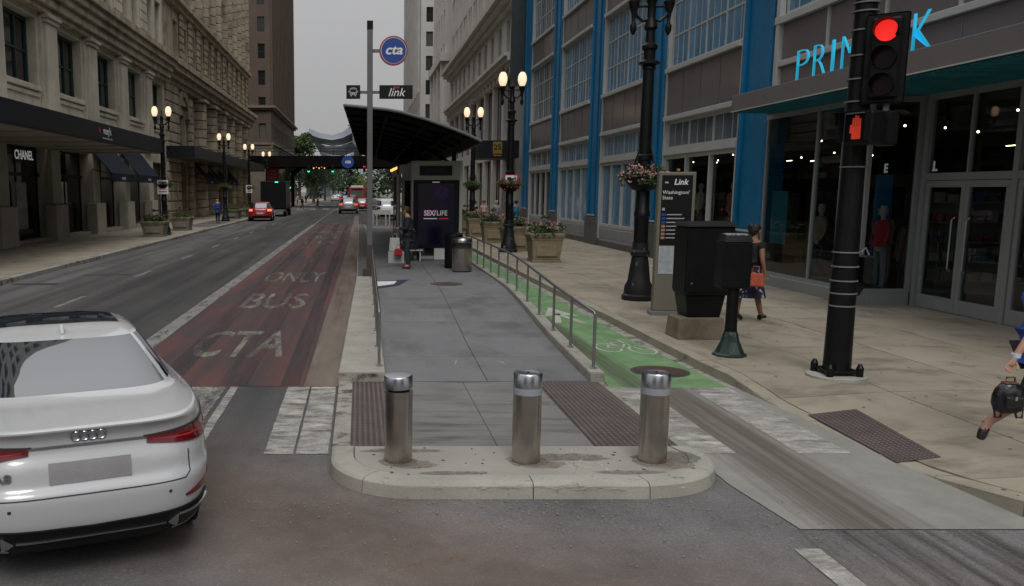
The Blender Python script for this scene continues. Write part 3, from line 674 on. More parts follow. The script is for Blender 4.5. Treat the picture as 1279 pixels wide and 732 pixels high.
for i in range(60):      # tyre scuffs on the front edge of the kerb
    x = 1.0 + random.gauss(.55, .42); z = IZ - random.uniform(.006, .05); scr.add([(x, 6.806 + (IZ - z) * -.2 - .004, z), (x + random.uniform(.03, .16), 6.806 + (IZ - z) * -.2 - .004, z + random.uniform(-.01, .014)), (x + .08, 6.805 + (IZ - z) * -.2 - .004, z + .005)], [(0, 1, 2)])
part('tyre_scuffs', scr, mat('pale_scuff', (.46, .44, .40), rough=1), island, kind='stuff')
# chalky survey marks
ch = MB()
def chalk(pts, z, wd=.018):
    for a, b in zip(pts, pts[1:]): strip(ch, a, b, wd, z)
chalk([(1.36, 12.1), (1.52, 13.0), (1.70, 12.4)], .058); chalk([(1.95, 12.5), (2.1, 12.15)], .058); chalk([(2.0, 12.35), (2.35, 12.35)], .057)
chalk([(1.8, 7.02), (2.0, 7.5)], IZ + .001); chalk([(1.75, 7.25), (2.02, 7.2)], IZ + .001); chalk([(1.78, 7.38), (2.05, 7.33)], IZ + .001); chalk([(1.9, 7.65), (2.05, 7.8)], IZ + .001); chalk([(2.15, 7.0), (2.1, 7.4), (2.3, 7.38)], IZ + .001)
struct('chalk_marks', ch, mat('chalk', (.45, .44, .42), rough=1, worn=(1, 1, 1), wthr=.45, wscale=18), island)

# ramp and platform with its slabs and kerb strips
def kx(y): return table([(11.1, 3.02), (12.8, 3.07), (14.2, 3.13), (17.6, 3.34), (20.2, 3.47), (26, 3.50), (60, 3.50)], y)     # inner edge of the right kerb
ramp = struct('platform', MB().grid([.3, 1.0, 2.0, 3.0], [11.1, 14, 17, 20, 22, 60], lambda x, y: rz(y) - .02), JOINT)
vs = []; yl = [11.1, 12.5, 14.2, 16, 17.6, 19, 20.2, 22, 26, 60]
rows_r = [11.12]
while rows_r[-1] < 56: rows_r.append(rows_r[-1] + (1.55 if rows_r[-1] < 30 else 3.2))
for a, b in zip(rows_r, rows_r[1:]):
    for u0, u1 in ((.0, .5), (.5, 1.)):
        q = MB(); n = 2; v_ = []
        for j in range(n + 1):
            y = lerp(a + .005, b - .005, j / n); x0, x1 = .345 , kx(y)
            for i in range(n + 1):
                x = lerp(lerp(x0, x1, u0) + .005, lerp(x0, x1, u1) - .005, i / n); v_.append((x, y, rz(y)))
        q.add(v_, [(j * 3 + i, j * 3 + i + 1, j * 3 + i + 4, j * 3 + i + 3) for j in range(2) for i in range(2)])
        rv = [v_[i] for i in (0, 1, 2, 5, 8, 7, 6, 3)]
        q.add(rv + [(x, y, z - .03) for x, y, z in rv], [(i, i + 8, (i + 1) % 8 + 8, (i + 1) % 8) for i in range(8)])
        struct('paving_slab', q, random.choice((RAMP, RAMP, RAMPB, RAMPC)), ramp)
struct('platform_body', MB().box(.0, 3.4, 22, 60, -.2, .2), KERBD, ramp)
def lk(y): return table([(11.1, -.28), (23, -.07), (60, -.07)], y)
def lkr(y): return .345
def kerbtop(y): return table([(11.1, .155), (20.5, .31), (60, .31)], y)
def strip_kerb(name, f0, f1, zf, ylist, m, parent):
    for a, b in zip(ylist, ylist[1:]):
        q = MB(); v_ = []; a += .005; b -= .005
        for y in (a, (a + b) / 2, b):
            x0, x1, z = f0(y), f1(y), zf(y)
            v_ += [(x0, y, -.03), (x0 + .003, y, z - .015), (x0 + .015, y, z), (x1 - .015, y, z), (x1 - .003, y, z - .015), (x1, y, -.03)]
        fs = [(j * 6 + i, j * 6 + i + 1, j * 6 + i + 7, j * 6 + i + 6) for j in range(2) for i in range(5)] + [(0, 1, 2, 3, 4, 5), (12, 13, 14, 15, 16, 17)]
        struct(name, q.add(v_, fs), m, parent)
strip_kerb('kerb_stone', lk, lkr, lambda y: table([(11.1, .155), (22.6, .285)], y), [11.1, 14.5, 18.5, 22.7], KERB, ramp)
strip_kerb('kerb_stone', kx, lambda y: kx(y) + .195, kerbtop, [11.1, 14.2, 17.2, 20.2, 24, 29, 35, 42, 50, 60], KERB, ramp)
struct('kerb_face', MB().box(-.275, .34, 11.088, 11.096, .0, .140), KERBD, ramp)
struct('kerb_face', MB().box(3.022, 3.21, 11.088, 11.096, .0, .140), KERBD, ramp)
# ribbed warning strip along the platform edge beyond the pole
gs = MB().box(-.07, .36, 22.71, 60, .0, .255)
struct('platform_edge', gs, KERB, ramp)
gm = MB()
for i in range(90): gm.box(-.05, .34, 22.8 + i * .41, 22.8 + i * .41 + .30, .256, .268)
part('warning_ribs', gm, mat('grey_warning_strip', (.11, .11, .115), rough=.8, var=.2), ramp, kind='stuff')
# manholes
def manhole(x, y, z, r_, name, label, m):
    t = struct(name, MB().lathe([(r_ + .04, -.02), (r_ + .04, .003), (r_ + .01, .004)], 32, (0, 0, 0)), mat('iron_ring', (.06, .05, .045), rough=.7, var=.3)); t.location = (x, y, z)
    q = MB().lathe([(r_, -.01), (r_, .007)], 32)
    struct('cover', q, m, t)
    q = MB(); k = int(r_ / .05)
    for i in range(-k, k + 1):
        for j in range(-k, k + 1):
            if math.hypot(i * .05 + .02, j * .05 + .02) < r_ - .03: q.box(i * .05 + .006, i * .05 + .036, j * .05 + .006, j * .05 + .036, .0072, .013)
    part('cover_studs', q, mat('rusty_stud', (.10, .062, .050), rough=.6, var=.3), t, kind='stuff')
    return tag(t, label, 'manhole cover')
RUST = mat('rusty_iron', (.045, .030, .026), rough=.75, var=.35, scale=12, fine=60)
manhole(4.20, 11.85, .010, .36, 'manhole_cover', 'large rusty round manhole cover in the green bike lane', RUST)
manhole(2.15, 21.3, rz(21.3) + .001, .36, 'manhole_cover', 'flat round manhole cover in the grey ramp paving', mat('dull_iron', (.085, .075, .07), rough=.8, var=.2))
for x, y, z in ((6.3, 16.0, SWZ), (5.5, 12.9, SWZ)): pass

# left sidewalk
lw = struct('sidewalk_far_side', MB().grid([-15.6, -9.79], [0, 20, 60, 126], lambda x, y: .12).box(-15.6, -9.79, 0, 126, -.3, .119), JOINT)
yl = [4 + i * 4 for i in range(31)]
for a, b in zip(yl, yl[1:]):
    struct('kerb_stone', MB().box(-9.8, -9.6, a + .01, b - .01, -.02, .15), KERBD if a % 8 else KERB, lw, bevel=.015)
for j in range(26):
    y0 = 16 + j * 2 if j < 22 else 60 + (j - 22) * 14; y1 = y0 + (2 if j < 22 else 14)
    if j == 22: pass
    for x0, x1 in ((-11.7, -9.8), (-13.5, -11.7), (-15.4, -13.5)):
        slab(x0, x1, y0, y1, lambda x, y: .15, lw, random.choice((WALK, WALK2)), n=1)
struct('sidewalk_beyond', MB().box(-16, -9.6, 156, 290, -.1, .15), WALK)
struct('sidewalk_beyond_right', MB().box(4.8, 12, 62.2, 126, -.1, .139), WALK)
struct('sidewalk_past_crossing', MB().box(4.8, 12, 156, 290, -.1, .15), WALK)

# ================================================================== BUILDINGS
# ---- the blue-framed clothing store on the right (faces -X)
XS = 10.6
store = thing('store_building', 'clothing store with bright blue steel columns, pale window frames and cyan lettering over its canopy', 'store', (XS, 36, 0))
tf = TFX(XS, -1)
colY = [(22.75, 24.5), (30.65, 32.3), (38.6, 40.35), (46.5, 48.3), (54.6, 56.6)]
bays = [(24.5, 30.65), (32.3, 38.6), (40.35, 46.5), (48.3, 54.6)]
FZ = [6.62, 9.82, 11.42, 14.62, 16.22, 19.42, 21.0, 24.0]
# rear mass of the building and roof
part('wall', MB().box(XS + .45, XS + 24, 22.6, 56.9, 4.95, 25).box(XS + .45, XS + 24, 4, 22.6, 4.95, 25).box(XS + 13, XS + 24, 4, 56.9, 0, 4.94).box(XS + .5, XS + 12.9, 56.6, 56.9, 0, 4.94), STONEG, store, world=True)
for k, (a, b) in enumerate(colY):
    z0 = 1.36
    q = MB(tf); q.box(a, b, -.4, .02, z0, 25); q.box(a, a + .16, .02, .11, z0, 25); q.box(b - .16, b, .02, .11, z0, 25)
    if k not in (0,): q.box(a + .62, b - .62, .02, .075, z0, 25)
    c = part('steel_column', q, BLUE, store, world=True, bevel=.008)
    rv = MB(tf)
    for i in range(60):
        z = z0 + .12 + i * .3
        for u in (a + .08, b - .08): rv.box(u - .018, u + .018, .11, .125, z, z + .036)
    if k == 0:
        for i in range(60):
            for u in (a + .26, b - .26): rv.box(u - .016, u + .016, .02, .034, z0 + .1 + i * .3, z0 + .132 + i * .3)
    part('rivets', rv, BLUE, c, kind='stuff')
    part('base_cap', MB(tf).box(a + .25, b - .25, .12, .15, z0 + .06, z0 + .12), FRAMEM, c)
    q = MB(tf); q.box(a - .06, (a + b) / 2 - .03, -.3, .16, .12, z0 - .01); q.box((a + b) / 2 + .03, b + .06, -.3, .16, .12, z0 - .01)
    part('stone_base', q, STONEG, store, world=True, bevel=.012)
def hband(u0, u1, z, h=.16, w_=.10): return MB(tf).box(u0, u1, -.2, w_, z - h / 2, z + h / 2)
for bi, (a, b) in enumerate(bays):
    # pale jambs beside the columns
    for u in (a + .02, b - .16):
        part('jamb', MB(tf).box(u, u + .14, -.2, .06, .45, 25), FRAMEM, store, world=True)
    a2, b2 = a + .16, b - .16
    part('base_course', MB(tf).box(a2, b2, -.2, .10, .12, .40), STONEG, store, world=True, bevel=.01)
    # stall riser panels
    q = MB(tf).box(a2, b2, -.2, .0, .40, .98); part('riser', q, FRAMEM, store, world=True)
    for i in range(4):
        du = (b2 - a2) / 4; part('riser_panel', MB(tf).box(a2 + i * du + .06, a2 + (i + 1) * du - .06, 0, .02, .5, .9), mat('pale_riser', (.26, .28, .30), rough=.5, var=.1), store, world=True, bevel=.01)
    gm = [GLASSC, GLASSB, GLASSB, GLASSC][bi]
    n = [3, 4, 4, 4][bi]
    window(store, tf, a2, b2, .98, 3.72, .12, FRAMEM, gm, nx=n, nz=1, fw=.13, panes=True, name='shop_window', t=.14)
    part('transom_bar', MB(tf).box(a2, b2, -.12, .10, 3.722, 3.898), FRAMEM, store, world=True)
    window(store, tf, a2, b2, 3.90, 4.87, .12, FRAMEM, GLASSG if bi in (0, 3) else GLASSB, nx=n, nz=1, fw=.11, sub=3, panes=True, name='transom_window', t=.07)
    for fi in range(0, 7, 2):
        zb, zt = (4.87 if fi == 0 else FZ[fi - 1]), FZ[fi]
        part('ledge', MB(tf).box(a2, b2, -.2, .14, zb, zb + .15), FRAMEM, store, world=True, bevel=.01)
        part('spandrel', MB(tf).box(a2, b2, -.2, .0, zb + .15, zt - .15), FRAMEM, store, world=True)
        for i in range(4):
            du = (b2 - a2) / 4; part('spandrel_panel', MB(tf).box(a2 + i * du + .035, a2 + (i + 1) * du - .035, .0, .03, zb + .17, zt - .17), SPAN, store, world=True, bevel=.006)
        part('ledge', MB(tf).box(a2, b2, -.2, .16, zt - .15, zt), FRAMEM, store, world=True, bevel=.01)
        if fi < 6:
            window(store, tf, a2, b2, zt + .001, FZ[fi + 1] - .001, .12, FRAMEM, GLASSG if (bi == 3 or fi > 2) else GLASSB, nx=4, nz=3, fw=.10, sub=3, panes=True, name='upper_window', t=.06)
# entry bay above the canopy, Y 6..22.6
q = MB(tf); q.box(4, 22.58, -.4, .0, 4.60, 6.62); part('fascia_wall', q, FASC, store, world=True)
part('ledge', MB(tf).box(4, 22.6, -.1, .12, 5.58, 5.72), FRAMEM, store, world=True, bevel=.01)
part('ledge', MB(tf).box(4, 22.6, -.1, .16, 6.62, 6.80), FRAMEM, store, world=True, bevel=.01)
part('jamb', MB(tf).box(22.38, 22.56, 0, .14, 4.9, 25), FRAMEM, store, world=True)
for i in range(8):
    u1 = 22.36 - i * 2.2
    part('spandrel_panel', MB(tf).box(u1 - 2.12, u1, .0, .03, 5.74, 6.60), SPAN, store, world=True, bevel=.006)
    part('mullion', MB(tf).box(u1 - 2.19, u1 - 2.13, .0, .08, 5.73, 6.615), FRAMEM, store, world=True)
    part('fascia_panel', MB(tf).box(u1 - 2.19, u1 - .01, .0, .02, 4.9, 5.57), SPAN, store, world=True, bevel=.006)
for z0, z1 in ((6.8, 9.82), (11.42, 14.6)):
    window(store, tf, 6.2, 22.36, z0, z1, .06, FRAMEM, GLASSB, nx=9, nz=3, fw=.10, sub=3, panes=True, name='upper_window', t=.05)
part('spandrel', MB(tf).box(6.2, 22.36, -.3, .02, 9.82, 11.42), SPAN, store, world=True)
# projecting canopy, perforated soffit with its teal light put into the colour
cx = 9.4
part('canopy', MB().box(cx, XS - .01, 5, 22.4, 4.47, 4.87), FASC, store, world=True, bevel=.006)
part('canopy_trim', MB().box(cx - .015, cx, 5, 22.4, 4.465, 4.49), FRAMEM, store, world=True)
so = MB().box(cx + .03, 11.9, 5.1, 22.3, 4.44, 4.466)
TEAL = mat('mesh_teal_light_tint', (.015, .12, .16), rough=.4, var=.3, scale=3, bump=0)
sf = part('soffit', so, TEAL, store, world=True)
sl = MB()
for i in range(110): sl.box(cx + .04, 11.88, 5.2 + i * .155, 5.2 + i * .155 + .05, 4.425, 4.439)
part('soffit_slats', sl, mat('slat_teal_light_tint', (.04, .27, .34), rough=.4, var=.3), sf, kind='stuff')
# store name standing on the canopy edge
def store_letter(ch, y0, y1, z0, z1, x):
    me = text_mesh(ch, 1, CYAN, ext=.022, bold=-.034)
    xs = [v.co.x for v in me.vertices]; zs = [v.co.y for v in me.vertices]; a, b, c, d = min(xs), max(xs), min(zs), max(zs)
    for v in me.vertices:
        t = (v.co.x - a) / max(b - a, 1e-4); v.co.x, v.co.y = (t - .5) * (y1 - y0), (v.co.y - c) / (d - c) * (z1 - z0)
    o = link('sign_letter', me, store, Vector((x, (y0 + y1) / 2, z0)) - wpos(store)); o.rotation_euler = (R(90), 0, R(-90))
    return o
for c_, y0, y1 in [('P', 18.75, 19.22), ('R', 18.08, 18.53), ('I', 17.77, 17.83), ('M', 16.95, 17.47), ('A', 16.25, 16.72), ('R', 15.53, 15.98), ('K', 14.80, 15.27)]:
    store_letter(c_, y0, y1, 4.865, 5.48, cx + .03)
# shop window bay (Y 18..22.6) with corner, doors recessed beyond
XW = 10.42; XD = 11.52
DOORM = mat('door_aluminium', (.27, .29, .30), rough=.45, metal=.0, var=.06, bump=0)
tw = TFX(XW, -1)
part('window_plinth', MB().box(XW - .06, XW + .3, 18.0, 22.6, .12, .40).box(XW + .3, XD - .01, 18.0, 18.28, .12, .40), DOORM, store, world=True, bevel=.01)
f_ = MB(tw); f_.box(18.0, 22.62, -.08, .0, .40, .48); f_.box(18.0, 22.62, -.08, .0, 4.3, 4.42)
for u in (18.0, 20.05, 22.5): f_.box(u, u + .07, -.08, .004, .481, 4.299)
f_.box(19.0, 19.03, -.06, .0, .481, 4.299)
sw_ = part('shop_window', f_, DOORM, store, world=True)
for a, b in ((18.07, 19.0), (19.03, 20.05), (20.12, 22.5)):
    part('pane', MB(tw).box(a + .002, b - .002, -.05, -.04, .482, 4.298), GLASSC, sw_)
tfy = TFY(18.0)
f_ = MB(tfy); f_.box(XW + .001, XD, -.07, 0, .401, .479); f_.box(XD - .10, XD + .04, -.07, .01, .48, 4.42); f_.box(XW + .005, XD - .1, -.07, 0, 4.3, 4.42)
sw2 = part('return_window', f_, DOORM, store, world=True)
part('pane', MB(tfy).box(XW + .08, XD - .10, -.05, -.04, .48, 4.3), GLASSC, sw2)
td = TFX(XD, -1)
f_ = MB(td); f_.box(6, 17.93, -.1, .02, 2.72, 2.86); f_.box(6, 17.93, -.1, .02, 4.32, 4.44)
for u in (17.8, 15.30, 12.8, 10.3, 7.8): f_.box(u, u + .13, -.1, .03, .141, 4.319)
for u in (16.6, 14.1, 11.6): f_.box(u, u + .05, -.08, .0, 2.861, 4.319)
sf_ = part('storefront_frame', f_, DOORM, store, world=True)
for a, b in ((15.43, 16.6), (16.65, 17.8), (12.93, 14.1), (14.15, 15.3), (10.43, 11.6), (11.65, 12.8)):
    part('pane', MB(td).box(a, b, -.06, -.05, 2.87, 4.31), GLASSC, sf_)
for u1 in (17.79, 15.29, 12.79, 10.29):
    for k in (0, 1):
        a, b = u1 - (k + 1) * 1.165, u1 - k * 1.165 - .012
        f_ = MB(td); f_.box(a, b, -.06, .01, .15, .42); f_.box(a, b, -.06, .01, 2.58, 2.71)
        f_.box(a, a + .10, -.06, .01, .421, 2.579); f_.box(b - .10, b, -.06, .01, .421, 2.579)
        d_ = part('door', f_, DOORM, store, world=True, bevel=.004)
        part('pane', MB(td).box(a + .11, b - .11, -.03, -.02, .43, 2.57), GLASSC, d_)
        u = a + .20 if k == 0 else b - .20
        part('handle', MB(td).tube([(u, .01, .95), (u, .07, 1.0), (u, .07, 1.95), (u, .01, 2.0)], .016, 8), CHROME, d_, smooth=True)
# interior room behind the glass
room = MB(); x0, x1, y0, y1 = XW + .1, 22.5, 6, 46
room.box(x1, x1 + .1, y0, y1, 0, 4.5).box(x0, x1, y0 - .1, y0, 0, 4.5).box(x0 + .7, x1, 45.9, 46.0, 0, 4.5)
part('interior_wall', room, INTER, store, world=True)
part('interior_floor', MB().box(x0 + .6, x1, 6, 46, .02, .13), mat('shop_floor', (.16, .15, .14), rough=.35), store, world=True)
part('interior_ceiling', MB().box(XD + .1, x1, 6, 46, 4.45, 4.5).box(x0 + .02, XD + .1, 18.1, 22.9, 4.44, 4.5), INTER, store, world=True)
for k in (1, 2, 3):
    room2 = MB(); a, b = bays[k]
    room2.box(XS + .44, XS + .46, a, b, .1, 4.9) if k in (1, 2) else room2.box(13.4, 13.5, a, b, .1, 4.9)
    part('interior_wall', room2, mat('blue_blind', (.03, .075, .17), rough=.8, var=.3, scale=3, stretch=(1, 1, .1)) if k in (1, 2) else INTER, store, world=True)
for k in range(34):
    x = random.uniform(12.2, 21.5); y = min(44, x * random.uniform(1.1, 2.9)); z = random.uniform(3.7, 4.25)
    o = thing('ceiling_lamp', 'placeholder', 'lamp', (x, y, z), 0, 'spot lamps hanging inside the clothing store')
    o['label'] = 'small warm spot lamp hanging inside the dark clothing store'
    if k % 5 == 0: part('lamp_tube', MB().box(-.012, .012, -.25, .25, 0, .018), LEDW, o)
    else: part('bulb', MB().ball((0, 0, 0), random.choice((.022, .028, .035)), 8, 6), LEDW, o)
    part('stem', MB().tube([(0, 0, .04), (0, 0, 4.44 - z)], .008, 5), BLACKM, o)
for k, (y, x) in enumerate([(20.9, 13.5), (18.8, 14.6), (16.0, 15.5), (13.4, 16.0), (19.9, 16.5), (14.7, 13.6)]):   # racks of clothes
    o = thing('clothes_rack', ['clothes rack with red and cream garments inside the store, nearest the window', 'clothes rack of blue garments behind the corner window', 'clothes rack with dark tops seen through the left door',
              'clothes rack seen through the right door', 'clothes rack deep inside behind the long window', 'low clothes rack just inside the doors'][k], 'clothes rack', (x, y, .13), 0, 'clothes racks inside the store')
    f_ = MB(); f_.tube([(0, -.7, 0), (0, -.7, 1.5), (0, .7, 1.5), (0, .7, 0)], .018, 6); part('rail', f_, CHROME, o)
    cs = [(.35, .05, .04), (.45, .38, .28), (.04, .12, .22), (.30, .22, .12), (.08, .08, .09), (.05, .22, .28)]
    for i in range(11):
        c = random.choice(cs[k % 3:k % 3 + 4]); g = MB().frust(0, -.62 + i * .12, .55 + random.uniform(0, .2), 1.45, .22, .035, .14, .02)
        part('garment', g, cloth('garment_cloth_%s' % 'abcdef'[cs.index(c)], c), o)
gcol = [(.35, .05, .04), (.45, .38, .28), (.04, .12, .22), (.30, .22, .12), (.50, .48, .45), (.05, .22, .28)]
for k, (x, y) in enumerate([(15.5, 27.2), (17.2, 24.8), (17.6, 31.5), (14.2, 20.0), (16.6, 19.2), (13.4, 29.5)]):
    o = thing('shop_shelf', ['tall shelf of folded clothes behind the red racks, deep left in the store', 'tall shelf of folded clothes, middle of the dark store', 'farthest tall shelf in the store', 'shelf of coloured goods behind the blue board', 'shelf of goods seen over the left door', 'shelf of bags behind the mannequins by the lamp post'][k], 'shelf', (x, y, .13), R(-28), 'shelves inside the store')
    part('frame', MB().box(-1.3, 1.3, 0, .04, 0, 2.3).box(-1.3, -1.26, -.35, 0, 0, 2.3).box(1.26, 1.3, -.35, 0, 0, 2.3), mat('pale_shelf', (.35, .33, .30)), o)
    for j in range(5):
        part('shelf', MB().box(-1.25, 1.25, -.34, -.001, .3 + j * .45, .33 + j * .45), MATS['pale_shelf'], o)
        for c in range(3):
            q = MB(); col_ = gcol[(k + j + c) % 6]
            for i in range(3): xx = -1.15 + (c * 3 + i) * .26; q.box(xx, xx + .2, -.3, -.02, .331 + j * .45, .331 + j * .45 + random.uniform(.1, .26))
            part('folded_clothes', q, cloth('stack_cloth_' + 'abcdef'[(k + j + c) % 6], col_), o)
part('poster', MB(TFX(XW + .12, -1)).box(21.45, 22.25, 0, .02, 1.2, 2.5), mat('teal_poster', (.01, .16, .20), rough=.6, var=.2), store, world=True)
bn = thing('blue_banner_board', 'tall narrow blue board with yellow lettering bars standing behind the corner shop window', 'display board', (11.25, 18.75, .40))
part('board', MB().box(-.17, .17, -.02, .02, .1, 2.45), mat('strong_blue_board', (.01, .15, .33), rough=.5), bn)
q = MB();  [q.box(-.11, .11, -.024, -.02, z, z + .05) for z in (.7, .78, 1.6, 1.68)]
part('print', q, mat('yellow_print', (.55, .45, .06)), bn)
text('sign_letter', 'E', .30, WSIGN, store, Vector((13.2, 22.0, 3.06)) - wpos(store), '-x', bold=.012)
text('sign_letter', 'LL', .30, WSIGN, store, Vector((13.2, 20.2, 3.06)) - wpos(store), '-x', bold=.012)
def mannequin(x, y, z, label, top, bottom, cat='mannequin', rz=90):
    o = thing('mannequin', label, cat, (x, y, z), R(rz), 'shop window mannequins')
    q = MB(); q.lathe([(.10, .82), (.155, .95), (.12, 1.12), (.165, 1.32), (.12, 1.45), (.045, 1.5), (.045, 1.55), (.085, 1.62), (.09, 1.7), (.05, 1.78)], 12)
    part('body', q, mat('mannequin_shell', (.45, .40, .33), rough=.4), o, smooth=True)
    q = MB(); q.lathe([(.17, .92), (.14, 1.12), (.185, 1.32), (.14, 1.46), (.06, 1.49)], 14); q.tube([(.18, 0, 1.42), (.25, .02, 1.15), (.24, .12, .95)], .05, 8, .035); q.tube([(-.18, 0, 1.42), (-.25, .02, 1.15), (-.24, .1, .95)], .05, 8, .035)
    part('top', q, top, o, smooth=True)
    q = MB(); q.tube([(.09, 0, .98), (.10, .02, .5), (.10, 0, .08)], .09, 8, .05); q.tube([(-.09, 0, .98), (-.10, -.03, .5), (-.11, -.02, .08)], .09, 8, .05)
    part('trousers', q, bottom, o, smooth=True)
    part('base', MB().lathe([(.22, 0), (.22, .02)], 16), CHROME, o)
CREAM, RUSTC, NAVYC, TEALC = cloth('cream_cloth', (.42, .36, .26)), cloth('rust_cloth', (.36, .11, .05)), cloth('navy_cloth', (.012, .016, .035)), cloth('teal_cloth', (.03, .2, .22))
OLIVE, REDC, GREYC = cloth('olive_cloth', (.12, .11, .06)), cloth('red_cloth', (.38, .03, .035)), cloth('grey_cloth', (.2, .2, .21))
mannequin(11.3, 28.9, .98, 'mannequin in a cream top in the window right of the tall lamp post', CREAM, OLIVE)
mannequin(11.3, 26.4, .98, 'mannequin in a rust orange top next to the wide blue column', RUSTC, RUSTC)
mannequin(11.2, 21.1, .42, 'mannequin in a beige coat behind the long dark shop window', cloth('beige_cloth', (.30, .23, .15)), NAVYC)
mannequin(11.15, 19.9, .42, 'mannequin in dark clothes behind the long dark shop window', NAVYC, NAVYC)
mannequin(11.05, 18.35, .42, 'mannequin in a red patterned top at the glass corner beside the doors', REDC, GREYC)
mannequin(11.6, 19.15, .42, 'mannequin in a cream dress left of the blue board', CREAM, CREAM)
mannequin(11.3, 49.8, .98, 'mannequin in dark clothes in the farthest ground floor window', NAVYC, OLIVE)
mannequin(11.3, 51.8, .98, 'mannequin with a red top in the farthest ground floor window', REDC, NAVYC)

# blade sign, upright, at the far corner of the store
bs = thing('blade_sign', 'tall dark vertical store sign projecting from the far end of the blue building', 'sign', (10.15, 57.2, 9.2))
part('panel', MB().box(-.48, .44, -.12, .12, 0, 5.4), mat('dark_slate_panel', (.028, .036, .042), rough=.5), bs, bevel=.02)
for i, ch_ in enumerate('PRIMARK'): text('sign_letter', ch_, .68, mat('dim_teal_letter', (.012, .060, .085), rough=.5), bs, (0, -.13, 4.9 - i * .70), '-y')
for z in (.6, 2.7, 4.8): part('bracket', MB().box(.44, .7, -.04, .04, z, z + .08), BLACKM, bs)

# ---- generic stone building with rows of windows
WCACHE = {}
def wunit(parent, tf_, u0, u1, z0, z1, dep, fm, pm, nx=1, nz=2, fw=.10): return window(parent, tf_, u0, u1, z0, z1, dep, fm, pm, nx, nz, fw)
br = thing('cornice_building', 'pale stone commercial building with two heavy projecting cornices past the blue store', 'building', (XS, 84, 0))
tb = TFX(XS, -1); a0, a1 = 60.5, 104.0
ops = []; wins = []
for i in range(11):
    u = a0 + 2.6 + i * 3.75
    wins.append((u, u + 1.5, 12.3, 14.6)); ops.append(wins[-1])
    for r_ in range(6):
        z = 17.4 + r_ * 3.8; 
        for k in (0, 1): wins.append((u - .5 + k * 1.35, u + .6 + k * 1.35, z, z + 2.4)); ops.append(wins[-1])
gops = []
for i in range(9):
    u = a0 + .9 + i * 4.75; gops.append((u, u + 3.9, .5, 5.0)); gops.append((u, u + 3.9, 6.0, 10.6))
part('wall', wall(MB(tb), a0, a1, 0, 42, ops + gops, .45), WHITES, br, world=True)
part('wall', MB().box(XS + .01, XS + 26, a0 - .01, a0, 0, 42).box(XS + .01, XS + 26, a1, a1 + .01, 0, 42).box(XS + .5, XS + 26, a0, a1, 41.9, 42), WHITES, br, world=True)
for o_ in wins: wunit(br, tb, *o_, .42, mat('dark_sash', (.03, .03, .03)), GLASSD)
for j, o_ in enumerate(gops): wunit(br, tb, *o_, .40, BLACKM, mat('pale_curtain_glass', (.20, .21, .24), rough=.25, var=.5, scale=1.2, stretch=(1, 3, .1)) if o_[2] > 5 else GLASSD, nx=3, nz=1, fw=.16)
part('cornice', cornice(MB(tb), a0, a1, [11.0, 11.3, 11.6, 11.85], [.35, .6, .8]), WHITES, br, world=True)
part('cornice', cornice(MB(tb), a0, a1, [15.1, 15.4, 15.75, 16.1], [.4, .8, 1.1]), WHITES, br, world=True)
for k in range(24): part('bracket', MB(tb).box(a0 + .5 + k * 1.85, a0 + .8 + k * 1.85, .0, .32, 10.5, 10.99), WHITES, br, world=True)
for k in range(9): part('stone_course', MB(tb).box(a0, a0 + 1.9, .0, .05, 11.95 + k * .34, 12.24 + k * .34), WHITES, br, world=True)
can = thing('canopy_over_entrance', 'black flat entrance canopy with a gold 25 sign on the building past the blue store', 'canopy', (9.2, 60, 4.7))
part('frame', MB().box(-1.25, 1.4, -1.6, 2.6, 0, 1.15), FASB, can, bevel=.03)
part('number_plate', MB().box(-.35, .25, -1.66, -1.61, .28, 1.05), mat('gold_plate', (.30, .20, .05), rough=.4, metal=.3), can)
text('number', '25', .5, KPRINT, can, (-.05, -1.665, .68), '-y', bold=.01)
part('trim', MB().box(-.33, .23, -1.65, -1.61, .12, .2), mat('gold_plate', (.3, .2, .05)), can)

def tower(name, label, x0, x1, y0, y1, h, m, fm, side, z0=0, rows=(4.2, 2.4), su=3.4, ww=1.3, zb=5., front=True, sideface=None, gm=None):
    t = thing(name, label, 'building', ((x0 + x1) / 2, (y0 + y1) / 2, 0))
    xf = x0 if side > 0 else x1                      # street face X
    tside = TFX(xf, -1 if side > 0 else 1); tfr = TFY(y0)
    ops = []; n = int((y1 - y0 - 1.5) / su)
    fl = int((h - zb - 3) / rows[0])
    for i in range(n):
        u = y0 + 1.2 + i * su
        for r_ in range(fl): z = zb + r_ * rows[0]; ops.append((u, u + ww, z, z + rows[1]))
    part('wall', wall(MB(tside), y0, y1, 0, h, ops, .4), m, t, world=True)
    for o_ in ops[: 300]: window(t, tside, *o_, .36, fm, gm or GLASSD, 1, 2, .10)
    if front:
        ops = []
        nf = max(1, int(min(x1 - x0, 14) / su))
        for i in range(nf):
            u = (x0 + .9 + i * su) if side > 0 else (x1 - .9 - ww - i * su)
            for r_ in range(fl): z = zb + r_ * rows[0]; ops.append((u, u + ww, z, z + rows[1]))
        part('wall', wall(MB(tfr), x0, x1, 0, h, ops, .4), m, t, world=True)
        for o_ in ops[: 120]: window(t, tfr, *o_, .36, fm, gm or GLASSD, 1, 2, .10)
    part('roof', MB().box(x0 + .05, x1 - .05, y0 + .5, y1, h - .3, h - .01).box(x0 + .5, x1 - .5, y1 - .1, y1, 0, h - .3), m, t, world=True)
    return t
DKS = mat('dark_sash', (.03, .03, .03))
t1 = tower('white_tower', 'tall pale tower block with a column of dark windows behind the cornice building', XS, 30, 110.5, 128, 62, WHITES, DKS, 1, zb=6, rows=(4.1, 2.5), su=3.5, ww=1.3)
part('ledge', MB(TFX(XS, -1)).box(110.4, 128, 0, .7, 18.4, 19.4), WHITES, t1, world=True)
part('ledge', MB(TFY(110.5)).box(XS - .7, 30, 0, .6, 18.41, 19.39), WHITES, t1, world=True)
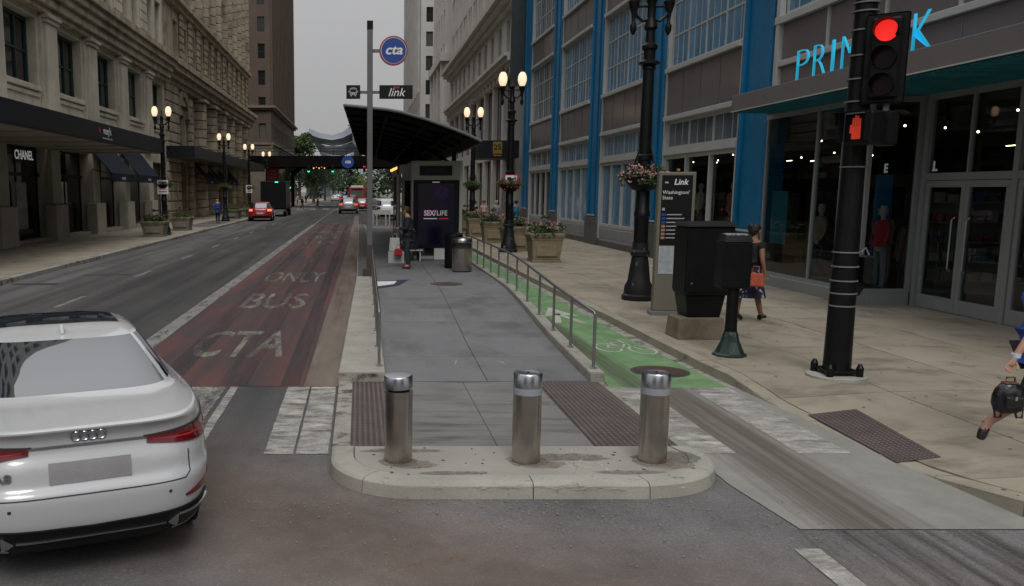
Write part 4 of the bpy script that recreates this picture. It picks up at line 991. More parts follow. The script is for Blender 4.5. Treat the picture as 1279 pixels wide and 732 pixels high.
for k in range(4):
    part('pilaster', MB(TFX(XS, -1)).box(111 + k * 5.2, 111.8 + k * 5.2, .0, .5, 0, 18.38), WHITES, t1, world=True)
t2 = tower('white_tower', 'farthest pale tower rising beyond the elevated track on the right side', XS + .1, 34, 156, 207, 78, WHITES, DKS, 1, zb=7, rows=(4.1, 2.5), su=4.5, ww=1.2)
for k in range(12): part('pilaster', MB(TFX(XS + .1, -1)).box(158.9 + k * 4.5, 159.5 + k * 4.5, .0, .35, 20, 78), WHITES, t2, world=True)
t3 = tower('brown_tower', 'tall dark brown brick tower past the stone store on the left side', -42, -15.5, 155, 209, 74, BROWNB, DKS, -1, zb=11.8, rows=(4.5, 2.5), su=3.0, ww=1.25)
tl = TFX(-15.5, 1); tfr = TFY(155)
for tt, u0, u1 in ((tl, 155, 209), (tfr, -42, -15.5)):
    part('base_cladding', MB(tt).box(u0, u1 , .0, .22, 0, 10.6), TANST, t3, world=True)
    part('cornice', cornice(MB(tt), u0, u1 + (.9 if tt is tfr else 0), [16.6, 16.9, 17.3], [.5, .9]), TANST, t3, world=True)
    part('ledge', MB(tt).box(u0, u1, .0, .5, 10.61, 11.0), TANST, t3, world=True)
for k in range(18): part('pilaster', MB(tl).box(155.2 + k * 3, 155.9 + k * 3, .0, .35, 17.31, 74), BROWNB, t3, world=True)

t4 = tower('unseen_reflection_block', 'unseen stone block added behind the viewer for reflections, on the left', -46, -15, -95, -40, 20, LIME, DKS, -1, zb=6, rows=(5, 3), su=5.5, ww=2.6, front=False)  # unseen blocks added so reflections meet walls, not open horizon
t5 = tower('unseen_reflection_block', 'unseen pale block added behind the viewer for reflections, on the right', 12, 40, -95, -40, 22, WHITES, DKS, 1, zb=6, rows=(5, 3), su=5.5, ww=2.6, front=False)
for t_, a, b in ((t4, -46, -15), (t5, 12, 40)): part('corner_wall', MB().box(a + .01, b - .01, -40.01, -40, 0, 20), LIME, t_, world=True)
t6 = tower('unseen_reflection_block', 'unseen tall block added far behind the viewer for reflections', -20, 20, -220, -200, 50, LIME, DKS, 1, zb=6, rows=(5, 3), su=5.5, ww=2.6, front=False)
part('corner_wall', MB().box(-20, 20, -200, -199.9, 0, 50), LIME, t6, world=True)
# ---- left: stone department store, first wing
XL = -15.0
fl_ = thing('stone_store_wing', 'grey limestone department store wing with green framed windows and pilasters', 'building', (XL, 45, 0))
tL = TFX(XL, 1)
ops = []; cen = [42.9 + 6.5 * k for k in range(-5, 5)]
second = []; third = []; ground_o = []
for k, c in enumerate(cen[:-1]):
    second.append((c + .85, c + 4.25 + 1.15, 7.35, 10.45)) if False else second.append((c + .95, c + 5.15, 7.35, 10.45))
    for j in (0, 1): third.append((c + 1.0 + j * 2.5, c + 2.8 + j * 2.5, 13.25, 16.4))
    ground_o.append((c + .64, c + 5.86, .3, 4.62))
    for j in (0, 1):
        for r_ in range(4): third.append((c + 1.0 + j * 2.5, c + 2.8 + j * 2.5, 18.4 + r_ * 4.2, 21.2 + r_ * 4.2))
part('wall', wall(MB(tL), 9, 68.3, 0, 36, second + third + ground_o, .7), LIME, fl_, world=True)
part('roof', MB().box(XL - 30, XL, 9, 68.3, 35.8, 36.).box(XL - 30, XL, 8.9, 9, 0, 36), LIME, fl_, world=True)
for k, o_ in enumerate(second):
    window(fl_, tL, *o_, .55, GWIN, GLASSD, nx=3, nz=2, fw=.16, panes=True, t=.12)
    sl_ = MB(tL).box(o_[0] - .1, o_[1] + .1, -.5, .16, 7.1, 7.34); part('sill', sl_, LIME, fl_, world=True, bevel=.02)
    part('sill_moulding', MB(tL).box(o_[0] - .05, o_[1] + .05, .0, .08, 6.85, 7.02), LIME, fl_, world=True)
for o_ in third: window(fl_, tL, *o_, .5, DKS, GLASSD, 1, 2, .1)
for k, c in enumerate(cen):
    if c > 67.5: continue
    part('pilaster', MB(tL).box(c - .72, c + .72, .0, .30, 5.2, 10.35), LIME, fl_, world=True, bevel=.03)
    part('pilaster_capital', MB(tL).box(c - .82, c + .82, .0, .40, 10.36, 10.55).box(c - .92, c + .92, .0, .50, 10.56, 10.75), LIME, fl_, world=True, bevel=.02)
    part('pier', MB(tL).box(c - .62, c + .62, -.2, .18, 1.86, 4.6), LIME, fl_, world=True, bevel=.02)
    part('pier_base', MB(tL).box(c - .85, c + .85, -.2, .40, .1, 1.85), LIME, fl_, world=True, bevel=.03)
    part('reveal_pier', MB(tL).box(c - 1.05, c - .73, .0, .14, 5.2, 10.6), LIME, fl_, world=True)
part('cornice', cornice(MB(tL), 9, 68.3, [10.76, 11.05, 11.5, 11.9, 12.3, 12.7], [.35, .55, .75, .95, 1.15]), LIMED, fl_, world=True, bevel=.02)
for r_ in range(26):
    for k, c in enumerate(cen):
        if 13 <= r_ * .6 + 13 and c < 68 and c > 48 and r_ < 9:
            part('stone_course', MB(tL).box(c - .9, c + .9, .0, .06, 12.95 + r_ * .62, 13.52 + r_ * .62), LIME, fl_, world=True, bevel=.02)
for k, o_ in enumerate(ground_o):
    sw_ = window(fl_, tL, *o_, .6, BLACKM, GLASSD, nx=2, nz=1, fw=.14, name='shop_window', panes=True)
    part('transom', MB(tL).box(o_[0], o_[1], -.56, -.44, 3.2, 3.36), BLACKM, sw_)
text('sign_letter', 'CHANEL', .55, WSIGN, fl_, Vector((XL + .35, 38.4, 4.05)) - wpos(fl_), '+x', bold=.01)
wf = thing('white_window_display', 'pale lit window display under the jewellery coloured sign at the far left', 'shop display', (XL - .2, 39.4, .6))
wf['label'] = 'pale glowing window display behind glass below the white lettering at the far left'
part('panel', MB().box(-.05, .0, -.7, .5, .2, 2.3), mat('pale_display_panel', (.30, .30, .32), rough=.5, var=.4, scale=2), wf); part('stand', MB().box(-.2, .1, -.9, .8, 0, .19), BLACKM, wf)
mc = thing('store_canopy', 'long black flat canopy with white lettering over the left sidewalk', 'canopy', (-10.6, 38, 4.5))
part('fascia', MB().box(-.12, 0, -16, 9.6, .05, .78), FASB, mc, bevel=.01); part('fascia', MB().box(-4.3, -.13, 9.45, 9.6, .06, .77), FASB, mc)
part('soffit', MB().box(-4.38, -.13, -16, 9.44, .0, .12), SOFF, mc)
for k in range(8): part('soffit_rib', MB().box(-4.3, -.2, -15 + k * 3.2, -14.9 + k * 3.2, -.04, -.001), SOFF, mc)
text('lettering', "macy's", .42, WPRINT, mc, (.006, -.9, .48), '+x', bold=.004)
part('lettering_rule', MB().box(0, .008, -1.6, -.2, .15, .21), GPRINT, mc)
part('star', MB().prism([(-1.95 + .14 * (1 if i % 2 == 0 else .42) * math.sin(i * math.pi / 5), .48 + .14 * (1 if i % 2 == 0 else .42) * math.cos(i * math.pi / 5)) for i in range(10)], 0, .008, 'x'), RPRINT, mc)
def awning(y0, y1, zt, zb, reach, label, x=XL):
    o = thing('awning', label, 'awning', (x, (y0 + y1) / 2, zb), 0, 'navy cloth awnings over the left sidewalk')
    h = (y1 - y0) / 2; dz = zt - zb
    part('cloth', MB().add([(.1, -h, dz), (.1, h, dz), (reach, h, 0), (reach, -h, 0), (.1, -h, dz - .04), (.1, h, dz - .04), (reach - .04, h, -.02), (reach - .04, -h, -.02)],
         [(0, 1, 2, 3), (4, 5, 6, 7), (0, 1, 5, 4), (1, 2, 6, 5), (2, 3, 7, 6), (3, 0, 4, 7)]), NAVY, o)
    part('valance', MB().box(reach - .03, reach, -h, h, -.45, -.021), NAVY, o)
    part('frame', MB().tube([(.12, -h + .05, .2), (reach - .06, -h + .05, -.03)], .025, 6).tube([(.12, h - .05, .2), (reach - .06, h - .05, -.03)], .025, 6), BLACKM, o)
    part('print', MB().box(reach + .002, reach + .008, -.4, .4, -.33, -.18), GPRINT, o)
awning(48.7, 53.6, 4.9, 3.5, 1.25, 'navy awning closest to the camera, below the end of the long black canopy')
awning(54.8, 60.0, 5.0, 3.5, 1.25, 'second navy awning on the left, just before the rusticated stone pier')

# ---- left: rusticated second wing
XR = -15.3
rw = thing('rusticated_stone_store', 'rusticated limestone store wing with stacked block piers and small windows beyond the grey wing', 'building', (XR, 95, 0))
tR = TFX(XR, 1)
ops2 = []; pil = []
u = 81.2; gw = []
gw.append((74.0, 77.4, .4, 9.6))
while u < 117: pil.append(u + 1.6); gw.append((u + 3.3, u + 6.2, .4, 9.6)) if u + 6.2 < 120 else None; u += 6.2
gw2 = [(g[0], g[1], .4, 5.0) for g in gw] + [(g[0], g[1], 6.0, 10.2) for g in gw[1:]] + [(74.0, 77.4, 6.0, 9.0)]
row = [(73.6 + i * 3.9, 75.3 + i * 3.9, 13.2, 16.5) for i in range(12)]
up = [(73.6 + i * 3.9, 75.3 + i * 3.9, z, z + 3.1) for i in range(12) for z in (19.0, 23.4, 27.8)]
part('wall', wall(MB(tR), 68.32, 121, 0, 36, gw2 + row + up, .6), LIMED, rw, world=True)
part('roof', MB().box(XR - 30, XR, 68.32, 121, 35.8, 36).box(XR - 30, XR, 121, 121.1, 0, 36), LIMED, rw, world=True)
for o_ in gw2: window(rw, tR, *o_, .55, BLACKM, GLASSD, nx=2, nz=2, fw=.14)
for o_ in row + up: window(rw, tR, *o_, .5, DKS, GLASSD, 1, 2, .1)
part('arch_head', MB(tR).prism([(0, 0)], 0, 0) if False else MB(tR).box(73.7, 77.7, .0, .22, 9.7, 10.4), LIMED, rw, world=True, bevel=.05)
for k in range(7):
    a = math.pi * (k + .5) / 7; cxx, czz = 75.7, 8.7
    q = MB(tR); r0, r1 = 1.75, 2.5; a0_, a1_ = math.pi * k / 7 + .02, math.pi * (k + 1) / 7 - .02
    poly = [(cxx + r * math.cos(t), czz + r * math.sin(t)) for r, t in ((r0, a0_), (r1, a0_), (r1, a1_), (r0, a1_))]
    q.add([(p[0], .0, p[1]) for p in poly] + [(p[0], .38, p[1]) for p in poly], [(0, 1, 2, 3), (4, 5, 6, 7), (0, 1, 5, 4), (1, 2, 6, 5), (2, 3, 7, 6), (3, 0, 4, 7)])
    part('arch_stone', q, LIMED, rw, world=True)
blk = {}
def stack(c, hw, z0, z1, n, reach, rnd=False):
    h = (z1 - z0) / n; key = (hw, n, reach, rnd, round(h, 3))
    if key not in blk:
        if rnd: m_ = MB().lathe([(reach * .92, .02), (reach, .07), (reach, h - .07), (reach * .92, h - .02)], 14)
        else: m_ = MB().box(0, reach, -hw, hw, .025, h - .025)
        blk[key] = m_.mesh('stone_block', LIMED, rnd, 0 if rnd else .07)
    for i in range(n):
        o = link('stone_block', blk[key], rw); o.location = Vector((XR, c, z0 + i * h)) - wpos(rw)
stack(70.9, 2.35, .15, 12.6, 16, .42); stack(78.9, .75, .15, 10.6, 14, .35)
for c in pil:
    stack(c, .0, .15, 10.6, 13, .98, True)
    part('column_capital', MB(tR).box(c - 1.15, c + 1.15, 0, 1.1, 10.61, 10.9), LIMED, rw, world=True, bevel=.03)
for i in range(12): stack(76.4 + i * 3.9, .72, 13.1, 17.4, 7, .22)
for i in range(12): stack(76.4 + i * 3.9, .0, 18.4, 30.4, 14, .62, True)
part('cornice', cornice(MB(tR), 68.32, 121, [10.92, 11.3, 11.8, 12.25, 12.7], [.5, .8, 1.2, 1.4]), LIMED, rw, world=True, bevel=.02)
part('cornice', cornice(MB(tR), 68.32, 121, [17.4, 17.8, 18.2], [.4, .7]), LIMED, rw, world=True, bevel=.02)
mq = thing('marquee_canopy', 'dark iron marquee along the rusticated stone store on the left', 'canopy', (-14, 93, 5.1))
part('deck', MB().box(-1.3, 1.1, -24.5, 26, .2, .75), BLACKM, mq); part('soffit_panel', MB().box(-1.2, 1.05, -24.55, 25.9, .02, .19), mat('bronze_panel', (.10, .055, .02), rough=.6), mq)
part('fringe', MB().box(1.1, 1.16, -24.5, 26, .0, .9).box(-1.3, 1.1, -24.6, -24.51, .0, .9), FASB, mq)
for k, (a, b) in enumerate(((80.0, 85.6), (87.6, 93.0), (95.0, 100.5))):
    awning(a, b, 5.1, 3.6, 1.35, ['first navy awning under the marquee of the rusticated store', 'middle navy awning under the marquee of the rusticated store', 'farthest navy awning under the marquee of the rusticated store'][k], XR)

# ================================================================== ELEVATED TRACK, FAR STREET END
el = thing('elevated_railway', 'dark riveted steel elevated railway crossing the street on columns in the distance', 'elevated railway', (0, 141, 0))
IRON = mat('dark_track_steel', (.006, .005, .005), spec=.1, rough=.8, var=.3, scale=.5)
part('deck', MB().box(-60, 60, -6, 6, 7.0, 7.5), IRON, el)
for y in (-6.1, 5.8): part('girder', MB().box(-60, 60, y, y + .3, 6.2, 7.9), IRON, el)
for k in range(28):
    part('girder_stiffener', MB().box(-40 + k * 3, -39.8 + k * 3, -6.22, -6.1, 6.25, 7.85), IRON, el)
for k in range(20): part('cross_beam', MB().box(-39 + k * 4, -38.7 + k * 4, -5.8, 5.8, 6.3, 6.99), IRON, el)
for x in (-11.2, 6.0):
    for y in (-5.9, 5.9):
        part('column', MB().box(x - .25, x + .25, y - .25, y + .25, 0, 6.19), IRON, el)
        part('column_bracket', MB().add([(x, y - .1, 4.8), (x + 1.6, y - .1, 6.19), (x, y - .1, 6.19), (x, y + .1, 4.8), (x + 1.6, y + .1, 6.19), (x, y + .1, 6.19)], [(0, 1, 2), (3, 4, 5), (0, 1, 4, 3), (1, 2, 5, 4), (2, 0, 3, 5)]), IRON, el)
q = MB(); q.box(-60, 60, -6.05, -6.0, 9.0, 9.08).box(-60, 60, -6.05, -6.0, 8.5, 8.55)
for k in range(60): q.box(-60 + k * 2, -59.94 + k * 2, -6.06, -5.99, 7.9, 9.0)
part('railing', q, IRON, el)
sg = thing('round_transit_sign', 'round blue transit sign fixed to the elevated railway over the roadway', 'sign', (-1.79, 134.7, 6.95))
part('disc', MB(TFY(0)).add([(.95 * math.cos(i * math.pi / 14), .1, .95 * math.sin(i * math.pi / 14)) for i in range(28)] + [(.95 * math.cos(i * math.pi / 14), 0, .95 * math.sin(i * math.pi / 14)) for i in range(28)],
     [tuple(range(28)), tuple(range(28, 56))] + [(i, (i + 1) % 28, 28 + (i + 1) % 28, 28 + i) for i in range(28)]), BPRINT, sg)
text('lettering', 'cta', .75, WPRINT, sg, (0, -.105, .05), '-y', bold=.02, shear=.2)
def hung_signal(x, y, z, which, label, post=None):
    o = thing('traffic_signal', label, 'traffic light', (x, y, z), 0, 'traffic lights at the far crossing')
    part('housing', MB().box(-.2, .2, -.12, .12, -.55, .55), BLACKM, o, bevel=.03)
    for i, nm in enumerate(('r', 'a', 'g')):
        lit = nm == which; m = {'r': REDL, 'a': AMB, 'g': GRL}[nm] if lit else PLASTIC
        part('lens', MB().tube([(0, -.12, .36 - i * .36), (0, -.15, .36 - i * .36)], .15, 12), m, o)
        part('visor', MB().tube([(0, -.151, .44 - i * .36), (0, -.32, .46 - i * .36)], .10, 8), PLASTIC, o)
    if post is None: part('hanger', MB().box(-.03, .03, -.03, .03, .55, .9), BLACKM, o)
    else: part('pole', MB().tube([(.25, 0, -z + .1), (.25, 0, .6)], .07, 8), BLACKM, o); part('bracket', MB().box(.0, .25, -.03, .03, -.4, -.34), BLACKM, o)
hung_signal(-7.8, 134.4, 5.9, 'g', 'green traffic light under the elevated railway, left one')
hung_signal(-4.1, 134.4, 5.9, 'g', 'green traffic light under the elevated railway, over the middle of the road')
hung_signal(.75, 134.4, 5.9, 'r', 'amber red traffic light under the elevated railway just left of the bus stop pole')
hung_signal(-10.2, 128, 3.4, 'g', 'low green traffic light on a pole left of the far crosswalk', 1)
hung_signal(-12.6, 155, 3.5, 'g', 'small green traffic light across the far crossing on the left corner', 1)
for k in range(5):
    o = thing('amber_lamp', 'small amber lamp in the row hanging beneath the elevated railway', 'lamp', (-7.1 + k * .42, 136, 6.05 + (k % 2) * .22), 0, 'amber lamps beneath the railway')
    part('bulb', MB().ball((0, 0, 0), .11, 8, 6), AMB, o); part('cap', MB().lathe([(.05, .1), (.03, .3)], 6), BLACKM, o)
rs = thing('red_banner_sign', 'tall red lit banner sign with white bars on the left beyond the dark truck', 'sign', (-13.8, 140, 3.6))
part('panel', MB().box(-.9, .9, -.1, .1, 0, 2.6), RPRINT, rs); q = MB(); [q.box(-.6, .6, -.12, -.1, .35 + i * .55, .6 + i * .55) for i in range(4)]; part('print', q, mat('pink_print', (.45, .2, .2)), rs)

# silver pavilion far away and pale ribbed building
pv = thing('silver_pavilion', 'curled brushed silver metal sails of a pavilion against the sky', 'pavilion', (-14, 420, 0))
SILV = mat('sail_steel', (.34, .36, .39), rough=.32, metal=.9, var=.12, scale=.15)
SILD = mat('sail_steel_painted_shade', (.16, .18, .20), rough=.4, metal=.8, var=.15, scale=.15)  # darker copy of the sail steel, shade put into the colour
def sail(pts_top, pts_bot, depth, m):
    q = MB(); n = len(pts_top); vs = []
    for k in range(5):
        t = k / 4; b = math.sin(t * math.pi) * depth
        for (x0_, z0_), (x1_, z1_) in zip(pts_top, pts_bot): vs.append((lerp(x0_, x1_, t) + 14, -b, lerp(z0_, z1_, t)))
    fs = [(k * n + i, k * n + i + 1, (k + 1) * n + i + 1, (k + 1) * n + i) for k in range(4) for i in range(n - 1)]
    o = len(vs); q.add(vs + [(x, y + .8, z) for x, y, z in vs], fs + [tuple(a + o for a in f) for f in fs])
    part('sail', q, m, pv, smooth=True)
sail([(-24.0, 32.2), (-19, 30), (-13, 29), (-8, 30.5), (-4.6, 33)], [(-24.6, 26.5), (-19, 25), (-13, 24), (-8, 24.5), (-2.5, 26.5)], 3, SILD)
sail([(-22.5, 26.2), (-16, 24), (-9, 24), (-2.6, 26.3)], [(-17, 17.5), (-12, 16), (-6, 14.8), (-1.2, 17.0)], -4, SILV)
sail([(-3.9, 33), (-2, 29), (0, 24)], [(-2.2, 17), (-.2, 16.5), (2.2, 16)], 5, SILD)
sail([(-34, 24), (-29, 23), (-24, 22)], [(-34, 12), (-28, 12), (-20, 12)], 3, SILV)
part('stage_house', MB().box(-12, 14, 6, 16, 0, 16), SILD, pv); q = MB(); q.tube([(8.5, 0, 33.5), (12, -2, 33), (15, -4, 27), (17, -4, 18)], .35, 6); part('truss', q, SILD, pv)
pb = thing('pale_ribbed_building', 'low pale building with slanted roof and vertical ribs at the end of the street', 'building', (-4, 360, 0))
part('wall', MB().prism([(-8, 0), (6, 0), (6, 13), (-8, 7.5)], 0, 12, 'y'), mat('pale_blue_grey', (.30, .34, .38), rough=.6, var=.1, scale=.3), pb)
for k in range(12): part('rib', MB().box(-7.8 + k * 1.15, -7.5 + k * 1.15, -.4, -.01, 0, 7.4 + k * .45), WPRINT, pb)

# ================================================================== TREES
def leaves(mb, c, rad, n, s, sz=1.):
    for _ in range(n):
        while True:
            p = Vector((random.uniform(-1, 1), random.uniform(-1, 1), random.uniform(-1, 1)))
            if .25 < p.length < 1: break
        p = Vector((p.x * rad, p.y * rad, p.z * rad * sz)) + Vector(c)
        a = Vector((random.gauss(0, 1), random.gauss(0, 1), random.gauss(0, .6))).normalized(); b = a.cross(Vector((random.gauss(0, 1), random.gauss(0, 1), random.gauss(0, 1)))).normalized()
        k = s * random.uniform(.6, 1.3)
        mb.add([tuple(p - a * k), tuple(p + b * k * .55), tuple(p + a * k), tuple(p - b * k * .55)], [(0, 1, 2, 3)])
def tree(x, y, h, rad, m, label, group, n=2600, z=0.):
    o = thing('street_tree', label, 'tree', (x, y, z), 0, group)
    q = MB(); q.tube([(0, 0, 0), (.05, .02, h * .25), (.12, -.05, h * .5), (0, .1, h * .8)], .05 * h ** .8, 8, .03)
    part('trunk', q, BARK, o, smooth=True)
    cl = []; lf = MB()
    for i in range(11):
        a = i * 2.4; zz = h * random.uniform(.38, .92); rr = rad * .55 * (1 - abs(zz / h - .6)); c = (rr * math.cos(a), rr * math.sin(a), zz); cl.append(c)
        part('limb', MB().tube([(0.05, 0, h * .3 + i * h * .03), (c[0] * .5, c[1] * .5, (zz + h * .3) / 2 + .2), c], .12, 6, .02), BARK, o)
        leaves(lf, c, rad * random.uniform(.36, .58), n // 11, h * .022, .75)
    part('crown', lf, m, o, kind='stuff')
g_ = 'trees at the far end of the street'
tree(-13.5, 166, 9.5, 3.6, CROWND, 'dark street tree just past the railway on the left', g_, 2400, .15)
tree(-9.8, 186, 9.0, 3.6, CROWND, 'dark street tree second past the railway on the left', g_, 2200, .15)
tree(-11, 210, 11, 4.5, CROWND, 'dark street tree third past the railway on the left', g_, 2200, .15)
tree(-9.5, 240, 12, 5, CROWN, 'green street tree farther back, left of the far cars', g_, 2200)
tree(-18.0, 262, 20, 5.5, CROWN, 'tall bright green tree rising behind the railway beside the brown tower', g_, 4200)
tree(-21.5, 275, 22, 8, CROWN, 'tall bright green tree half behind the brown tower', g_, 3600)
tree(-14.0, 285, 13.5, 5.5, CROWN, 'bright green tree below the silver pavilion', g_, 3600)
tree(-15.2, 272, 15, 5, CROWN, 'rounded green tree between the brown tower and the silver pavilion', g_, 3000)
tree(-9, 300, 9, 6, CROWND, 'darker green tree in the park right of the bright ones', g_, 2600)
tree(.5, 300, 7.5, 4.5, mat('tree_leaf_yellow', (.16, .20, .03), rough=.6, var=.4, scale=.5, bump=0), 'small yellow green tree over the red bus', g_, 1800)
tree(13, 250, 16, 6, CROWND, 'dark tree on the right past the pale tower, above the white van', g_, 3000)
tree(8.8, 215, 12, 4.6, CROWN, 'green tree nearer on the right above the white van', g_, 2600, .15)
tree(6.8, 172, 8, 2.8, CROWND, 'slim tree behind the sign cluster on the right', g_, 1500, .15)

wd = MB(); random.seed(21)
for i in range(90): leaves(wd, (random.uniform(-75, 75), 345 + random.uniform(-6, 12), random.uniform(1, 10)), random.uniform(3, 6), 90, .9, .8)
tag(part('distant_trees', wd, CROWND, kind='stuff'), 'dark wood of park trees closing the far end of the street', 'trees')
# ================================================================== PLANTERS
def planter(x, y, z, w_, h, label, group, pm, flower, leafm, tall=.45, rz_=0, ln=None, name='stone_planter'):
    o = thing(name, label, 'planter', (x, y, z), rz_, group); ln = ln or w_
    a, b = w_ / 2, ln / 2
    q = MB(); q.frust(0, 0, 0, .08, a * .86, b * .86, a * .86, b * .86).frust(0, 0, .08, h * .74, a * .80, b * .80, a * .93, b * .93)
    part('tub', q, pm, o, bevel=.015)
    q = MB(); q.frust(0, 0, h * .741, h * .80, a * .96, b * .96, a * .96, b * .96).frust(0, 0, h * .801, h * .93, a * .97, b * .97, a * 1.05, b * 1.05).frust(0, 0, h * .931, h, a * 1.05, b * 1.05, a * .98, b * .98)
    part('rim', q, pm, o, bevel=.02, seg=2)
    if h > .7:
        for sgn in (-1, 1): part('tub_panel', MB().box(-a * .62, a * .62, -b * .925 if sgn < 0 else b * .87, -b * .87 if sgn < 0 else b * .925, .2, h * .62), pm, o, bevel=.02)
    part('soil', MB().box(-a * .9, a * .9, -b * .9, b * .9, h - .05, h + .004), SOIL, o)
    lf = MB(); lf2 = MB(); fl = MB()
    nb = max(5, int(7 * ln / w_))
    for i in range(nb * 3):
        c = (random.uniform(-a * .85, a * .85), random.uniform(-b * .9, b * .9), h + random.uniform(.02, tall * .55)); leaves(random.choice((lf, lf, lf2)), c, .20, 46, .050, .8)
    for i in range(nb): # trailing over the rim
        s = random.choice((-1, 1)); c = (s * a, random.uniform(-b, b), h - .02) if random.random() < .5 else (random.uniform(-a, a), -b, h - .02); leaves(lf2, c, .13, 30, .035, 1)
    for i in range(nb * 16):
        c = Vector((random.uniform(-a, a), random.uniform(-b, b), h + random.uniform(.12, tall * .85))); leaves(fl, c, .03, 4, .026)
    for i in range(5):
        c = (random.uniform(-.15, .15), random.uniform(-.15, .15), h); q_ = Vector(c) + Vector((random.uniform(-.15, .15), random.uniform(-.1, .1), tall * 1.25)); leaves(lf, tuple(q_), .07, 14, .05)
    part('foliage', lf, leafm, o, kind='stuff'); part('trailing_leaves', lf2, LEAFY if pm is POTL else LEAF, o, kind='stuff'); part('blossoms', fl, flower, o, kind='stuff')
    return o
g1 = 'sandstone planters along the right sidewalk'
for (x, y), lb in zip([(6.28, 29.45), (6.25, 34.9), (6.22, 40.4), (6.2, 45.8), (6.2, 51.2)],
        ['square sandstone planter with pink and white flowers, nearest and beside the bike lane', 'second square sandstone planter, by the lamp post with the red bordered sign', 'third square sandstone planter behind the railing', 'fourth square sandstone planter, partly hidden by the steel bins', 'farthest sandstone planter of the right row']):
    planter(x, y, SWZ, 1.12, .98, lb, g1, POT, PINK, LEAFD, .42)
g2 = 'grey stone planters along the left kerb'
for (x, y, w_, ln), lb in zip([(-10.78, 45.8, 1.25, 1.25), (-10.82, 53.1, 1.2, 1.3), (-11.0, 75.5, 1.4, 2.6), (-10.9, 80.0, 1.4, 2.6), (-10.9, 84.5, 1.4, 2.2)],
        ['low grey planter with dark red flowers, nearest the camera on the left sidewalk', 'low grey planter with red flowers just past the left lamp post base', 'long grey planter of red flowers right of the man in the blue jacket', 'long grey planter behind the red hatchback', 'farthest long grey planter near the dark truck']):
    planter(x, y, .15, w_, .80, lb, g2, POTL, REDF, LEAFD, .45, ln=ln)

# ================================================================== LAMP POSTS AND BASKETS
def lamp_post(x, y, z, label, group, sc=1.):
    o = thing('lamp_post', label, 'lamp post', (x, y, z), 0, group)
    part('base', MB().lathe([(.35, 0), (.35, .10), (.31, .14), (.30, .30), (.24, .42), (.20, .75), (.17, .95), (.20, .98), (.21, 1.06), (.17, 1.10), (.165, 1.26)], 12), BLACKW, o, smooth=True)
    part('shaft', MB().lathe([(.15, 1.261), (.15, 1.8), (.165, 1.82), (.165, 1.92), (.145, 1.95), (.135, 3.0), (.16, 3.03), (.16, 3.12), (.13, 3.15), (.115, 4.9), (.15, 4.93), (.13, 4.99), (.22, 5.02), (.22, 5.06), (.12, 5.12), (.12, 5.3), (.16, 5.34), (.16, 5.40), (.10, 5.46), (.09, 5.7), (.14, 5.76), (.12, 5.85), (.085, 5.95), (.085, 6.25), (.12, 6.32), (.05, 6.42), (.03, 6.6), (.005, 6.7)], 14), BLACKM, o, smooth=True)
    for s in (-1, 1):
        q = MB().tube([(0, 0, 5.95), (s * .18, 0, 5.90), (s * .30, 0, 6.0), (s * .37, 0, 6.12)], .035, 8).tube([(0, 0, 6.2), (s * .37, 0, 6.2)], .03, 8)
        part('arm', q, BLACKM, o, smooth=True)
        part('globe_holder', MB().lathe([(.02, 5.62), (.06, 5.70), (.07, 5.80), (.03, 5.88), (.05, 6.05), (.10, 6.2), (.12, 6.30), (.10, 6.34)], 12, (s * .37, 0, 0)), BLACKM, o, smooth=True)
        g = part('globe', MB().lathe([(.085, 6.341), (.13, 6.42), (.165, 6.55), (.165, 6.66), (.13, 6.78), (.07, 6.86)], 16, (s * .37, 0, 0)), LAMPG, o, smooth=True)
        part('finial', MB().lathe([(.10, 6.861), (.05, 6.93), (.02, 6.97), (.025, 7.01), (.003, 7.07)], 10, (s * .37, 0, 0)), BLACKM, g)
    return o
gr, gl = 'twin globe lamp posts on the right sidewalk', 'twin globe lamp posts on the left sidewalk'
lamp_post(6.13, 18.9, SWZ, 'big black lamp post with weathered base between the green lane and the info panel', gr)
lp0 = lamp_post(5.85, 34.0, SWZ, 'lit twin globe lamp post in front of the 25 canopy, with a red bordered sign', gr)
def copy_at(o, loc, label):
    c = copy_tree(o); c.location = loc; c['label'] = label; return c
copy_at(lp0, (6.2, 48, SWZ), 'lit twin globe lamp post farther right side, seen just over the shelter roof')
for (x, y), lb in zip([(-10.65, 47.6), (-10.7, 69.5), (-10.7, 85), (-10.7, 101)], ['lit twin globe lamp post at the end of the long black canopy on the left', 'lit twin globe lamp post second on the left, above the man in blue', 'lit twin globe lamp post third on the left', 'lit twin globe lamp post farthest on the left, by the marquee end']):
    c = copy_at(lp0, (x, y, .15), lb); c['group'] = gl
